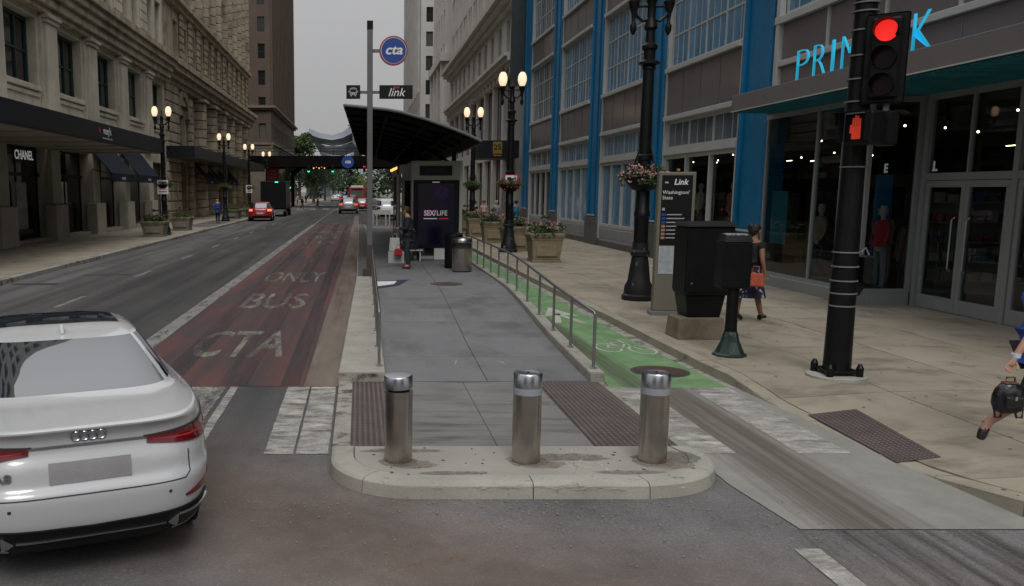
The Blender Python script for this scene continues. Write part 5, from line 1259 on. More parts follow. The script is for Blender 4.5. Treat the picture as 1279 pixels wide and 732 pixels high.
def basket(x, y, z, label, flower=PINK, r_=.49, n=1):
    o = thing('hanging_basket', label, 'hanging basket', (x, y, z), 0, 'flower baskets hung on the lamp posts')
    part('bowl', MB().lathe([(.06, -.30), (.24, -.24), (.36, -.10), (.40, .02), (.38, .03)], 18), PLASTIC, o, smooth=True)
    q = MB(); [q.tube([(.38 * math.cos(a), .38 * math.sin(a), .02), (.16 * math.cos(a), .16 * math.sin(a), .62)], .012, 5) for a in (.5, 2.1, 3.7, 5.3)]
    part('hanger', q, BLACKM, o)
    lf = MB(); fl = MB(); l2 = MB()
    for i in range(int(38 * n)):
        a = random.uniform(0, 6.28); rr = random.uniform(.17, r_); c = (rr * math.cos(a), rr * math.sin(a), random.uniform(.0, .2) - (.12 if rr > .40 else 0)); leaves(random.choice((lf, l2)), c, .11, 34, .034, .9)
    for i in range(int(210 * n)):
        a = random.uniform(0, 6.28); rr = random.uniform(.15, r_ + .05); leaves(fl, (rr * math.cos(a), rr * math.sin(a), random.uniform(.02, .28) - (.12 if rr > .42 else 0)), .025, 4, .024)
    part('foliage', lf, LEAFD, o, kind='stuff'); part('trailing_leaves', l2, LEAF, o, kind='stuff'); part('blossoms', fl, flower, o, kind='stuff')
    return o
basket(6.13, 18.9, 2.78, 'round hanging flower basket with pink and white flowers on the big black lamp post')
basket(5.85, 34.0, 2.75, 'flower basket behind the red bordered sign on the lamp post', mat('coral_blossom', (.42, .10, .07), var=.4))
basket(6.2, 48, 2.8, 'green leafy flower basket on the lamp post right of the ad display', LEAFY)
basket(-10.65, 47.6, 2.85, 'yellow green flower basket on the nearest left lamp post', LEAFY)
basket(-10.7, 69.5, 2.85, 'yellow green flower basket on the second left lamp post', LEAFY, .55)
basket(-10.7, 85, 2.85, 'yellow green flower basket on the third left lamp post', LEAFY, .55)
def plate_sign(x, y, z, w_, h, label, m, parts_, cat='sign', name='street_sign'):
    o = thing(name, label, cat, (x, y, z))
    part('plate', MB().box(-w_ / 2, w_ / 2, -.01, .01, 0, h), m, o, bevel=.004)
    for nm, pm, boxes in parts_:
        q = MB(); [q.box(a, b, -.014, -.0105, c, d) for a, b, c, d in boxes]; part(nm, q, pm, o)
    return o
sg1 = plate_sign(5.85, 33.8, 2.56, .50, .58, 'small white sign with red border on the lamp post beside the planters', WPRINT,
    [('border', RPRINT, [(-.25, .25, 0, .03), (-.25, .25, .55, .58), (-.25, -.22, .03, .55), (.22, .25, .03, .55)]), ('print', KPRINT, [(-.15, .0, .34, .48), (-.05, .15, .40, .44)]), ('print', RPRINT, [(-.16, .16, .07, .12), (-.16, .1, .16, .20)])])
part('bracket', MB().box(-.03, .03, .01, .08, .2, .3), BLACKM, sg1)
for (x, y), lb in (((-10.65, 47.35), 'white sign plate on the nearest left lamp post'), ((-10.7, 84.7), 'white sign plate on the third left lamp post')):
    s_ = plate_sign(x, y, 2.35, .6, .75, lb, WPRINT, [('print', RPRINT, [(-.22, .22, .1, .16), (-.22, .22, .58, .66)]), ('print', GPRINT, [(-.2, .2, .25, .5)])]); part('bracket', MB().box(-.03, .03, .01, .08, .3, .4), BLACKM, s_)
for x, y, z, w_, h, lb in ((6.5, 110, 3.0, .9, 1.6, 'white rectangular street sign in the distance right of the bus stop pole'), (5.4, 106, 4.2, .7, 1.0, 'small white and blue sign above the white van')):
    s_ = plate_sign(x, y, z, w_, h, lb, WPRINT, [('print', RPRINT, [(-w_ * .3, w_ * .3, h * .1, h * .2)]), ('print', BPRINT, [(-w_ * .3, w_ * .3, h * .5, h * .8)])]); part('post', MB().tube([(0, .05, -z), (0, .05, h)], .04, 6), GREYM, s_)

# ================================================================== BOLLARDS
def bollard(x, y, label, gap=False):
    o = thing('steel_bollard', label, 'bollard', (x, y, IZ - .002), 0, 'steel bollards on the rounded island')
    rr = .124
    part('shaft', MB().lathe([(rr, 0), (rr, .60 if gap else .615)], 40), STEEL, o, smooth=True)
    if not gap:
        part('reflective_band', MB().lathe([(rr + .001, .6155), (rr + .001, .675)], 40), BAND, o, smooth=True)
        part('cap', MB().lathe([(rr + .001, .6755), (rr + .002, .79), (rr - .006, .802), (rr - .02, .804), (rr - .03, .800)], 40), CHROME, o, smooth=True)
        part('cap_screw', MB().lathe([(.012, .80), (.012, .806)], 10), BLACKM, o)
    else:
        part('neck', MB().lathe([(rr - .03, .60), (rr - .03, .67)], 30), RUBBER, o, smooth=True)
        part('collar', MB().lathe([(rr, .601), (rr, .64)], 40), STEEL, o, smooth=True)
        c = part('cap', MB().lathe([(rr + .002, .0), (rr + .002, .10), (rr - .006, .112), (rr - .03, .114)], 40), CHROME, o, smooth=True, loc=(0, 0, .665)); c.rotation_euler = (R(2.5), R(-3), 0)
    return o
bollard(.345, 7.43, 'steel bollard with a loose tilted cap over a dark gap, leftmost of the three', True)
bollard(1.475, 7.41, 'steel bollard with a pale reflective band, middle of the three')
bollard(2.60, 7.42, 'steel bollard with a pale reflective band, rightmost beside the bike crossing')

# ================================================================== RAILINGS
def railing(xs, ys, zb, label, name, endlow):
    o = thing(name, label, 'railing', (xs[0], ys[0], zb[0]))
    top = []
    for i, (x, y, z) in enumerate(zip(xs, ys, zb)):
        p = (x - xs[0], y - ys[0], z - zb[0])
        h = .745
        part('post', MB().tube([p, (p[0], p[1], p[2] + h - .01)], .021, 10), DKSTEEL, o, smooth=True)
        part('post_flange', MB().lathe([(.048, 0), (.048, .012), (.03, .02)], 14, p), DKSTEEL, o, smooth=True)
        top.append((p[0], p[1], p[2] + h))
    a = Vector(top[0]); st = [(a.x, a.y, a.z - .06), (a.x, a.y + .01, a.z - .02), (a.x, a.y + .04, a.z)]
    part('handrail', MB().tube(st + top[1:], .024, 12), mat('rail_top_steel', (.34, .34, .36), rough=.25, metal=.9, var=.1, bump=0), o, smooth=True)
yr = [11.35, 12.8, 14.25, 15.9, 17.6, 19.3, 20.8, 22.2, 23.6, 25.0, 26.4, 27.8, 29.2, 30.6]
railing([kx(y) + .10 for y in yr], yr, [kerbtop(y) for y in yr], 'metal handrail with many posts along the right edge of the ramp beside the green lane', 'ramp_railing', 1)
yr = [11.5, 12.9, 14.3, 15.8, 17.4, 19.0, 20.6, 22.2]
railing([.265 + .006 * (y - 11.5) for y in yr], yr, [table([(11.1, .155), (22.6, .285)], y) for y in yr], 'metal handrail on the pale kerb at the left edge of the ramp', 'kerb_railing', 1)

# ================================================================== BUS STOP POLE WITH SIGNS
POLEM = mat('grey_green_pole', (.115, .12, .12), rough=.5, var=.1, bump=.05)
bp = thing('bus_stop_pole', 'tall grey pole on the platform holding the round blue and black transit signs', 'sign pole', (.27, 23.0, rz(23)))
part('pole', MB().box(-.072, .072, -.07, .07, .2, 6.35), POLEM, bp, bevel=.01)
part('pole_cap', MB().box(-.078, .078, -.076, .076, 6.351, 6.56), BLACKM, bp)
BRN = mat('brown_base_metal', (.055, .045, .040), rough=.6, var=.2)
part('base', MB().box(-.18, .16, -.13, .13, 0, .22), BRN, bp, bevel=.015)
part('base_sleeve', MB().box(-.085, .085, -.085, .085, .221, .85), BRN, bp)
part('arm', MB().box(.073, .28, -.025, .025, 5.78, 5.86), POLEM, bp); part('arm', MB().box(.073, .26, -.02, .02, 4.75, 4.82), POLEM, bp); part('arm', MB().box(-.26, -.073, -.02, .02, 4.75, 4.82), POLEM, bp)
def disc(r_, y0, y1, n=40): return MB(TFY(0)).add([(r_ * math.cos(2 * i * math.pi / n), -y0, r_ * math.sin(2 * i * math.pi / n)) for i in range(n)] + [(r_ * math.cos(2 * i * math.pi / n), -y1, r_ * math.sin(2 * i * math.pi / n)) for i in range(n)],
     [tuple(range(n)), tuple(range(n, 2 * n))] + [(i, (i + 1) % n, n + (i + 1) % n, n + i) for i in range(n)])
cs = thing('round_transit_sign', 'round blue cta disc sign with red rim at the top of the bus stop pole', 'sign', (.875, 22.98, rz(23) + 5.82))
part('rim', disc(.365, -.05, .05), mat('red_rim', (.32, .04, .045), rough=.5), cs); part('rim_line', disc(.325, -.054, .054), WPRINT, cs); part('face', disc(.315, -.058, .058), BPRINT, cs)
text('lettering', 'cta', .34, WPRINT, cs, (0, -.064, .01), '-y', bold=.007, shear=.22, ext=.003, sx=1.1)
ls = thing('route_sign', 'black rectangular sign with link lettering right of the bus stop pole', 'sign', (.945, 22.98, rz(23) + 4.62))
part('panel', MB().box(-.43, .43, -.05, .05, 0, .34), KPRINT, ls, bevel=.006)
text('lettering', 'link', .30, WPRINT, ls, (0, -.054, .15), '-y', shear=.3, ext=.003); text('lettering', 'loop', .085, RPRINT, ls, (.0, -.055, .285), '-y', shear=.3, ext=.003, bold=.003)
bsn = thing('bus_symbol_sign', 'small square black sign with a white bus symbol left of the pole', 'sign', (-.16, 22.98, rz(23) + 4.62))
part('panel', MB().box(-.18, .18, -.05, .05, 0, .34), KPRINT, bsn, bevel=.006)
q = MB(); q.box(-.09, .09, -.054, -.0505, .09, .26); q.box(-.07, -.035, -.054, -.0505, .055, .089); q.box(.035, .07, -.054, -.0505, .055, .089); q.box(-.12, -.1, -.054, -.0505, .15, .2); q.box(.1, .12, -.054, -.0505, .15, .2); q.box(-.05, .05, -.054, -.0505, .27, .28)
part('bus_symbol', q, GPRINT, bsn, bevel=.001); q = MB(); q.box(-.072, .072, -.058, -.0545, .165, .235); q.box(-.07, -.045, -.058, -.0545, .11, .13); q.box(.045, .07, -.058, -.0545, .11, .13); part('bus_symbol_windows', q, KPRINT, bsn)

# ================================================================== BUS SHELTER
PZ = rz(30)
SHG = mat('shelter_grey_metal', (.45, .455, .42), rough=.5, var=.06, bump=0)
sh = thing('bus_shelter', 'large bus station shelter with a sweeping black wing shaped roof', 'bus shelter', (2.2, 37, PZ))
near = [(-.42, 4.93), (.0, 4.89), (.36, 4.85), (.78, 4.81), (1.18, 4.74), (1.89, 4.54), (2.61, 4.29), (3.1, 4.10), (3.46, 3.93)]
far_ = [(-.02, 4.74), (.3, 4.68), (.6, 4.62), (.9, 4.55), (1.2, 4.45), (1.9, 4.3), (2.6, 4.12), (3.1, 4.0), (3.46, 3.88)]
vs = []; ns = 14; K = len(near)
for j in range(ns + 1):
    t = j / ns
    for (a, b), (c, d) in zip(near, far_): vs.append((lerp(a, c, t), lerp(25., 50., t), lerp(b, d, t)))
fs = [(j * K + i, j * K + i + 1, (j + 1) * K + i + 1, (j + 1) * K + i) for j in range(ns) for i in range(K - 1)]
ROOFU = mat('black_roof_underside', (.006, .006, .006), spec=.1, rough=.8, var=.2, bump=0)
q = MB().add(vs, fs); o2 = [(x, y, z - .07) for x, y, z in vs]; q.add(o2, fs); roof = part('roof', q, ROOFU, sh, world=True)
edge = [(a, 25., b) for a, b in near]
part('roof_edge', MB().tube([(a, 24.98, b - .03) for a, b in near], .045, 8), mat('roof_rim', (.10, .105, .10), rough=.5), roof, smooth=True)
part('roof_edge', MB().tube([(near[0][0], 25, near[0][1] - .03), (far_[0][0], 50, far_[0][1] - .03)], .045, 8), MATS['roof_rim'], roof)
part('roof_edge', MB().tube([(near[-1][0], 25, near[-1][1] - .05), (far_[-1][0], 50, far_[-1][1] - .05)], .07, 8), BLACKM, roof)
for j in range(0, 13):
    t = j / 12; y = lerp(25.1, 49.8, t); pts = [(lerp(a, c, t), y, lerp(b, d, t) - .12) for (a, b), (c, d) in zip(near, far_)]
    part('roof_rib', MB().tube(pts[:-1], .05, 6), ROOFU, roof)
for x_ in (.9, 1.9, 2.8): 
    i = min(range(K), key=lambda k: abs(near[k][0] - x_)); part('roof_beam', MB().tube([(near[i][0], 25.1, near[i][1] - .15), (far_[i][0], 49.9, far_[i][1] - .15)], .06, 6), ROOFU, roof)
for y in (30.5, 35.5, 40.5, 45.5):
    part('roof_post', MB().tube([(3.28, y, PZ), (3.28, y, 3.85)], .08, 10), BLACKM, sh, world=True, smooth=True)
    part('roof_strut', MB().tube([(3.28, y, 3.4), (1.6, y, 4.40)], .05, 8), ROOFU, sh, world=True)
# long dark glazed wind screen with seats behind the ad display
for k in range(6):
    y = 31.2 + k * 3.2
    part('screen_post', MB().box(1.83, 1.90, y, y + .07, PZ, 3.28), SHG, sh, world=True)
    if k < 5:
        p_ = part('screen_glass', MB().box(3.1, 3.12, y + .08, y + 3.1, PZ + .15, 3.0), mat('dark_screen_glass', (.012, .013, .015), rough=.1), sh, world=True)
        part('header', MB().box(1.76, 1.91, y, y + 3.19, 3.281, 3.5), SHG, sh, world=True)
part('screen_end', MB().box(1.62, 1.68, 33.0, 33.08, PZ, 3.5).box(1.68, 3.1, 33.0, 33.08, 2.9, 3.5), SHG, sh, world=True)
part('screen_end_glass', MB().box(1.69, 3.05, 33.02, 33.05, PZ + .1, 2.9), mat('dark_screen_glass', (.012, .013, .015)), sh, world=True)
part('screen_end', MB().box(1.30, 1.36, 30.22, 30.27, PZ, 3.4).box(1.30, 1.84, 30.22, 30.27, 3.1, 3.4), SHG, sh, world=True)
part('bench', MB().box(2.2, 2.6, 31, 46, PZ + .42, PZ + .47), SHG, sh, world=True); part('bench_leg', MB().box(2.3, 2.36, 31.5, 31.6, PZ, PZ + .419), SHG, sh, world=True); part('bench_leg', MB().box(2.3, 2.36, 38, 38.1, PZ, PZ + .419), SHG, sh, world=True)
for k in range(6):
    o = thing('roof_lamp', 'small amber lamp hanging in the row under the far end of the shelter roof', 'lamp', (1.9 + k * .13, 52 + k * 1.2, 3.72 + k * .07), 0, 'amber lamps under the shelter roof')
    part('bulb', MB().ball((0, 0, 0), .085, 8, 6), AMB, o); part('cap', MB().lathe([(.04, .08), (.03, .28)], 6), BLACKM, o)
# ad display
ad = thing('ad_display', 'grey framed advertising screen with a lit film title under the shelter roof', 'advertising display', (2.545, 29, PZ))
part('frame', MB().box(-.82, -.765, -.2, .2, .5, 3.24).box(.75, .85, -.2, .2, .0, 3.24).box(-.764, .749, -.2, .2, 2.62, 3.24), SHG, ad, bevel=.01)
part('cabinet', MB().box(-.764, .749, -.12, .19, .38, 2.619), KPRINT, ad)
part('arrival_board', MB().box(-.57, .50, -.215, -.2, 2.76, 3.08), KPRINT, ad); q = MB(); q.box(-.35, .25, -.219, -.215, 2.95, 2.98).box(-.4, .2, -.219, -.215, 2.87, 2.895); part('arrival_text', q, mat('dim_blue_text', (.02, .05, .10)), ad)
part('screen', MB().box(-.60, .60, -.135, -.121, .5, 2.50), mat('ad_screen', (.004, .003, .010), rough=.15, bump=0, emit=(.0015, .0005, .005), estr=1.), ad)
part('screen_light', MB(TFY(0)).add([(.17 + .24 * math.cos(k * math.pi / 14), .136, 2.2 + .22 * math.sin(k * math.pi / 14)) for k in range(28)], [tuple(range(28))]), mat('violet_screen_patch', (.01, .004, .03), rough=.2, bump=0, emit=(.006, .002, .018), estr=1., var=.6, scale=4), ad)
part('brand_strip', MB().box(-.14, .10, -.13, -.121, 2.535, 2.56), WSIGN, ad)
text('title', 'SEX/', .235, glow('pink_title', (.75, .45, .60), .38), ad, (-.21, -.139, 1.53), '-y', ext=.002, bold=.008, sx=.86); text('title', 'LIFE', .235, WSIGN, ad, (.19, -.139, 1.53), '-y', ext=.002, sx=.9)
part('title_rule', MB().box(-.42, .03, -.14, -.136, 1.34, 1.37), WSIGN, ad); part('title_rule', MB().box(.09, .40, -.14, -.136, 1.335, 1.375), glow('red_title_bar', (.6, .02, .02), .4), ad)
part('foot', MB().box(-.05, .40, -.1, .1, .0, .379), WPRINT, ad); part('foot', MB().box(-.62, -.55, -.1, .1, .0, .379), BLACKM, ad)
part('plinth', MB().box(-.7, .7, .05, .3, .0, .10), SHG, ad)
# bins
tb_ = thing('steel_litter_bin', 'round brushed steel litter bin with a flared top beside the ad display', 'litter bin', (2.90, 24.45, rz(24.5)))
part('body', MB().lathe([(.27, .02), (.28, .05), (.285, .66)], 28), STEEL, tb_, smooth=True); part('foot_ring', MB().lathe([(.275, 0), (.275, .03)], 28), BLACKM, tb_)
part('rim', MB().lathe([(.25, .80), (.285, .82), (.285, .90), (.26, .94), (.15, .96)], 24), STEEL, tb_, smooth=True); part('opening', MB().lathe([(.27, .661), (.25, .70), (.25, .80)], 24), RUBBER, tb_)
tb2 = thing('black_litter_bin', 'dark slim bin standing just behind the steel litter bin', 'litter bin', (2.78, 25.6, rz(25)))
part('body', MB().lathe([(.26, 0), (.27, .95)], 20), PLASTIC, tb2, smooth=True); part('lid', MB().lathe([(.28, .951), (.27, 1.0), (.15, 1.06)], 20), BLACKM, tb2, smooth=True)
# dark corner mat and barricade on the platform
struct('paint_patch', MB().add([(.37, 20.3, rz(20.3) + .004), (.95, 20.9, rz(20.9) + .004), (1.3, 22.2, rz(22) + .004), (.37, 21.8, rz(21.8) + .004)], [(0, 1, 2, 3)]), mat('navy_patch', (.03, .04, .075), rough=.6), ramp)
struct('paint_patch', MB().add([(.37, 20.7, rz(20.7) + .008), (.85, 21.2, rz(21.2) + .008), (.95, 21.8, rz(21.8) + .008), (.37, 21.7, rz(21.7) + .008)], [(0, 1, 2, 3)]), WPRINT, ramp)
bc = thing('white_barricade', 'low white barricade closing the far end of the platform in front of the white van', 'barricade', (1.47, 58, rz(58)))
part('board', MB().box(-.62, .62, -.03, .03, .75, 1.0), mat('dull_white_board', (.36, .36, .34), rough=.8), bc)
for x in (-.55, -.3, .3, .55): part('leg', MB().box(x - .06, x + .02, -.06, .06, 0, .749), mat('dull_white_board', (.36, .36, .34), rough=.8), bc)
part('lower_board', MB().box(-.55, .55, -.02, .02, .25, .4), TAUPE, bc)

# ================================================================== KIOSK, CABINET, METER, SIGNAL
ki = thing('info_panel', 'taupe upright information panel with black route list and a pale map', 'information panel', (5.99, 16.55, SWZ), R(-6))
part('body', MB().box(-.34, .34, -.09, .09, .08, 2.72), TAUPE, ki, bevel=.012); part('foot', MB().box(-.39, .39, -.14, .14, 0, .08), GREYM, ki, bevel=.01)
part('route_board', MB().box(-.28, .28, -.10, -.0905, 1.35, 2.66), KPRINT, ki)
mp_ = part('map_board', MB().box(-.28, .28, -.10, -.0905, .80, 1.33), mat('map_print', (.36, .40, .42), rough=.3, var=.25, scale=9), ki)
q = MB(); random.seed(3)
for k in range(9): 
    x, z = random.uniform(-.24, .2), random.uniform(.84, 1.3); q.box(x, x + random.uniform(.03, .16), -.1024, -.1006, z, z + .007); q.box(x, x + .007, -.1032, -.1026, max(.82, z - .1), min(1.31, z + .1))
part('map_lines', q, GPRINT, mp_)
text('lettering', 'Link', .15, WPRINT, ki, (.06, -.102, 2.53), '-y', ext=.002, shear=.2, bold=.003); part('transit_disc', disc(.07, .101, .104, 24), BPRINT, ki, loc=(-.20, 0, 2.53))
text('lettering', 'cta', .055, WPRINT, ki, (-.20, -.1055, 2.53), '-y', ext=.0008, bold=.001)
text('lettering', 'Washington/', .095, WPRINT, ki, (-.265, -.102, 2.34), '-y', ext=.001, align='LEFT'); text('lettering', 'State', .095, WPRINT, ki, (-.265, -.102, 2.24), '-y', ext=.001, align='LEFT')
q = MB(); q2 = MB(); q3 = MB()
for k in range(7):
    z = 1.90 - k * .073; (q2 if k < 3 else q3).box(-.26, -.19, -.104, -.1005, z, z + .05); q.box(-.17, -.17 + random.uniform(.18, .38), -.104, -.1005, z + .015, z + .035)
q.box(-.26, -.21, -.104, -.1005, 2.0, 2.05)
part('route_text', q, GPRINT, ki); part('route_mark', q2, BPRINT, ki); part('route_mark', q3, mat('pinkish_print', (.35, .18, .14)), ki)
cbx = thing('control_cabinet', 'big black traffic control cabinet on a square concrete block', 'control cabinet', (5.50, 14.0, SWZ - .01))
part('plinth', MB().frust(0, 0, 0, .36, .39, .30, .36, .27), mat('brown_concrete', (.19, .155, .11), rough=.9, var=.25, scale=5, bump=.4), cbx, bevel=.02)
part('skirt', MB().frust(.04, 0, .361, .72, .26, .22, .32, .26), BLACKM, cbx, bevel=.01)
part('cabinet', MB().box(-.30, .44, -.30, .30, .721, 1.82), BLACKM, cbx, bevel=.02); part('lid', MB().frust(.07, 0, 1.821, 1.89, .40, .33, .36, .29), BLACKM, cbx)
part('door', MB().box(-.27, .41, -.315, -.301, .78, 1.78), BLACKM, cbx, bevel=.008); part('door_side', MB().box(-.315, -.301, -.27, .27, .78, 1.78), BLACKM, cbx, bevel=.006)
part('lock', MB().tube([(-.22, -.316, .92), (-.22, -.33, .92)], .015, 10), CHROME, cbx)
pm_ = thing('pedestal_box', 'black box on a flared dark green pedestal in front of the control cabinet', 'pedestal box', (5.37, 12.35, SWZ - .01))
part('pedestal', MB().lathe([(.235, 0), (.235, .04), (.20, .06), (.13, .22), (.10, .34), (.085, .37)], 8), GREENB, pm_); part('post', MB().lathe([(.085, .371), (.08, 1.0)], 16), BLACKM, pm_, smooth=True)
part('box', MB().prism([(-.20, 1.0), (.20, 1.0), (.20, 1.74), (-.20, 1.70)], -.27, .21, 'x') if False else MB().box(-.22, .19, -.13, .17, 1.0, 1.66), BLACKM, pm_, bevel=.02)
part('sloped_top', MB().add([(-.22, -.13, 1.661), (.19, -.13, 1.661), (.19, .17, 1.661), (-.22, .17, 1.661), (-.18, -.09, 1.75), (.16, -.09, 1.75), (.16, .15, 1.77), (-.18, .15, 1.77)], [(3, 2, 1, 0), (4, 5, 6, 7), (0, 1, 5, 4), (1, 2, 6, 5), (2, 3, 7, 6), (3, 0, 4, 7)]), BLACKM, pm_)
stk = MB(); random.seed(5)
for k in range(7): x = -.16 + k * .043; stk.box(x, x + .04, -.05 + random.uniform(-.04, .04), .03 + random.uniform(0, .1), 1.7525 + .001 * (k % 2), 1.7745 + .001 * (k % 2))
part('stickers', stk, mat('worn_stickers', (.35, .38, .40), rough=.6, var=.4, scale=30), pm_)
sp_ = thing('signal_pole', 'thick black traffic signal pole bolted to a round concrete footing', 'signal pole', (6.16, 10.95, SWZ))
part('footing', MB().lathe([(.36, -.02), (.36, .022), (.34, .03)], 28), mat('pale_footing', (.33, .33, .30), rough=.9, var=.15), sp_)
part('base_plate', MB().box(-.20, .20, -.20, .20, .06, .10), BLACKM, sp_, bevel=.01)
for sx in (-.19, .19):
    for sy in (-.19, .19): part('anchor_bolt', MB().lathe([(.045, .031), (.045, .14), (.02, .19)], 10, (sx, sy, 0)), BLACKM, sp_)
part('pole', MB().tube([(0, 0, .1), (0, 0, 2.4), (0, 0, 9.0)], .165, 12, .105), BLACKM, sp_, smooth=True)
for z in (.92, 1.08, 1.24, 1.42, 1.60, 2.66, 3.45, 3.72, 4.0, 4.3, 4.52, 4.62):
    rr = .165 - .06 * z / 9 * .9 + .004 + (.01 if 3 < z else 0)
    part('strap', MB().lathe([(rr - .01, -.009), (rr, -.008), (rr, .008), (rr - .01, .009)], 16, (0, 0, z)), GREYM, sp_)
part('push_button_box', MB().box(.17, .29, -.14, .06, 1.22, 1.56), BLACKM, sp_, bevel=.02); part('box_bracket', MB().prism([(.12, 1.05), (.18, 1.05), (.28, 1.219), (.12, 1.219)], -.05, .03, 'y'), BLACKM, sp_)
part('conduit_hook', MB().tube([(.13, -.1, 1.60), (.18, -.11, 1.66), (.22, -.12, 1.57)], .012, 6), GREYM, sp_)
def signal_head(o, lit, r_=.155, pitch=.37, z0=0):
    part('housing', MB().box(-.19, .19, .0, .22, -pitch * 3, 0), BLACKM, o, bevel=.03)
    part('backplate', MB().box(-.27, .27, .06, .075, -pitch * 3 - .06, .06), PLASTIC, o, bevel=.02)
    for i in range(3):
        z = -pitch * (i + .5); m = lit if i == 0 else mat('dark_lens', (.020, .004, .004) if i == 1 else (.015, .018, .018), rough=.2, bump=0)
        part('lens', MB().tube([(0, -.001, z), (0, -.03, z)], r_ - .012, 24), m, o, smooth=True)
        vs = []; fs = []; n = 20
        for k in range(n + 1):
            a = R(-35) + R(250) * k / n
            for y_, rr in ((-.001, r_), (-.26, r_ * 1.02), (-.26, r_ * .95), (-.001, r_ * .95)): vs.append((rr * math.cos(a), y_ if y_ > -.1 else y_ + .10 * (1 - math.sin(a)) * .5, z + rr * math.sin(a)))
        for k in range(n):
            for j in range(4): fs.append((k * 4 + j, k * 4 + (j + 1) % 4, k * 4 + 4 + (j + 1) % 4, k * 4 + 4 + j))
        part('visor', MB().add(vs, fs), PLASTIC, o, smooth=True)
tl_ = thing('traffic_light', 'large black three lens traffic light showing red on the signal pole', 'traffic light', (6.24, 10.62, 4.54), R(-37)); tl_.scale = (.85, .85, .85)
signal_head(tl_, REDL)
part('mounting_arm', MB().box(-.2, -.1, .221, .30, -.3, -.2).box(-.2, -.1, .221, .30, -1.0, -.9), BLACKM, tl_)
pl_ = thing('pedestrian_signal', 'black pedestrian signal box with a glowing orange hand below the traffic light', 'pedestrian signal', (6.07, 10.62, 3.05), R(-74))
part('housing', MB().box(-.20, .20, -.12, .12, 0, .40), BLACKM, pl_, bevel=.03); part('hood', MB().box(-.2, .2, -.22, -.121, .385, .40).box(-.2, -.185, -.2, -.121, .05, .384).box(.185, .2, -.2, -.121, .05, .384), PLASTIC, pl_)
q = MB(); q.box(-.06, .07, -.128, -.1205, .07, .22); 
for i, hh in enumerate((.10, .13, .12, .09)): q.box(-.058 + i * .033, -.033 + i * .033, -.128, -.1205, .221, .221 + hh)
q.box(-.09, -.061, -.128, -.1205, .14, .24)
part('hand_symbol', q, ORL, pl_, bevel=.002)
pl2 = thing('pedestrian_signal', 'second pedestrian signal box, turned away, right of the one with the orange hand', 'pedestrian signal', (6.36, 10.70, 3.05), R(50))
part('housing', MB().box(-.2, .2, -.12, .12, 0, .40), BLACKM, pl2, bevel=.03); part('hood', MB().box(-.2, .2, -.22, -.121, .385, .40), PLASTIC, pl2); part('bracket', MB().box(-.03, .03, -.03, .03, .401, .7), GREYM, pl2)

# ================================================================== VEHICLES (local +Y forward, rear bumper at y = 0)
WCAR = mat('white_car_paint', (.47, .48, .495), rough=.25, var=.02, bump=0, coat=1.)
CGLASS = mat('car_glass', (.014, .022, .034), rough=.03, var=.1, bump=0, ior=2.25, spec=.9)
LINEK = mat('shut_line', (.03, .03, .032), rough=.7, var=.1, bump=0)
TLRED = mat('tail_lamp_red', (.13, .005, .008), rough=.12, var=.2, scale=30, bump=0, coat=.5)
def crom(p0, p1, p2, p3, t): return .5 * ((2 * p1) + (-p0 + p2) * t + (2 * p0 - 5 * p1 + 4 * p2 - p3) * t * t + (-p0 + 3 * p1 - 3 * p2 + p3) * t ** 3)
def car_body(levels, NT=96, sub=4):
    rings = []; n = len(levels)
    for i in range(n - 1):
        for k in range(sub):
            t = k / sub; g = [levels[max(0, i - 1)], levels[i], levels[i + 1], levels[min(n - 1, i + 2)]]
            rings.append((i + t, tuple(crom(g[0][c], g[1][c], g[2][c], g[3][c], t) for c in range(5))))
    rings.append((n - 1, levels[-1]))
    vs = []
    for _, (z, w_, yr_, yf, e) in rings:
        for k in range(NT):
            a = 2 * math.pi * k / NT; c, s = math.cos(a), math.sin(a)
            x = w_ * math.copysign(abs(c) ** (2 / e), c); yy = math.copysign(abs(s) ** (2 / (e * (.8 if s < 0 else .6))), s)
            vs.append((x, (yr_ + yf) / 2 + yy * (yf - yr_) / 2, z))
    return rings, vs, NT
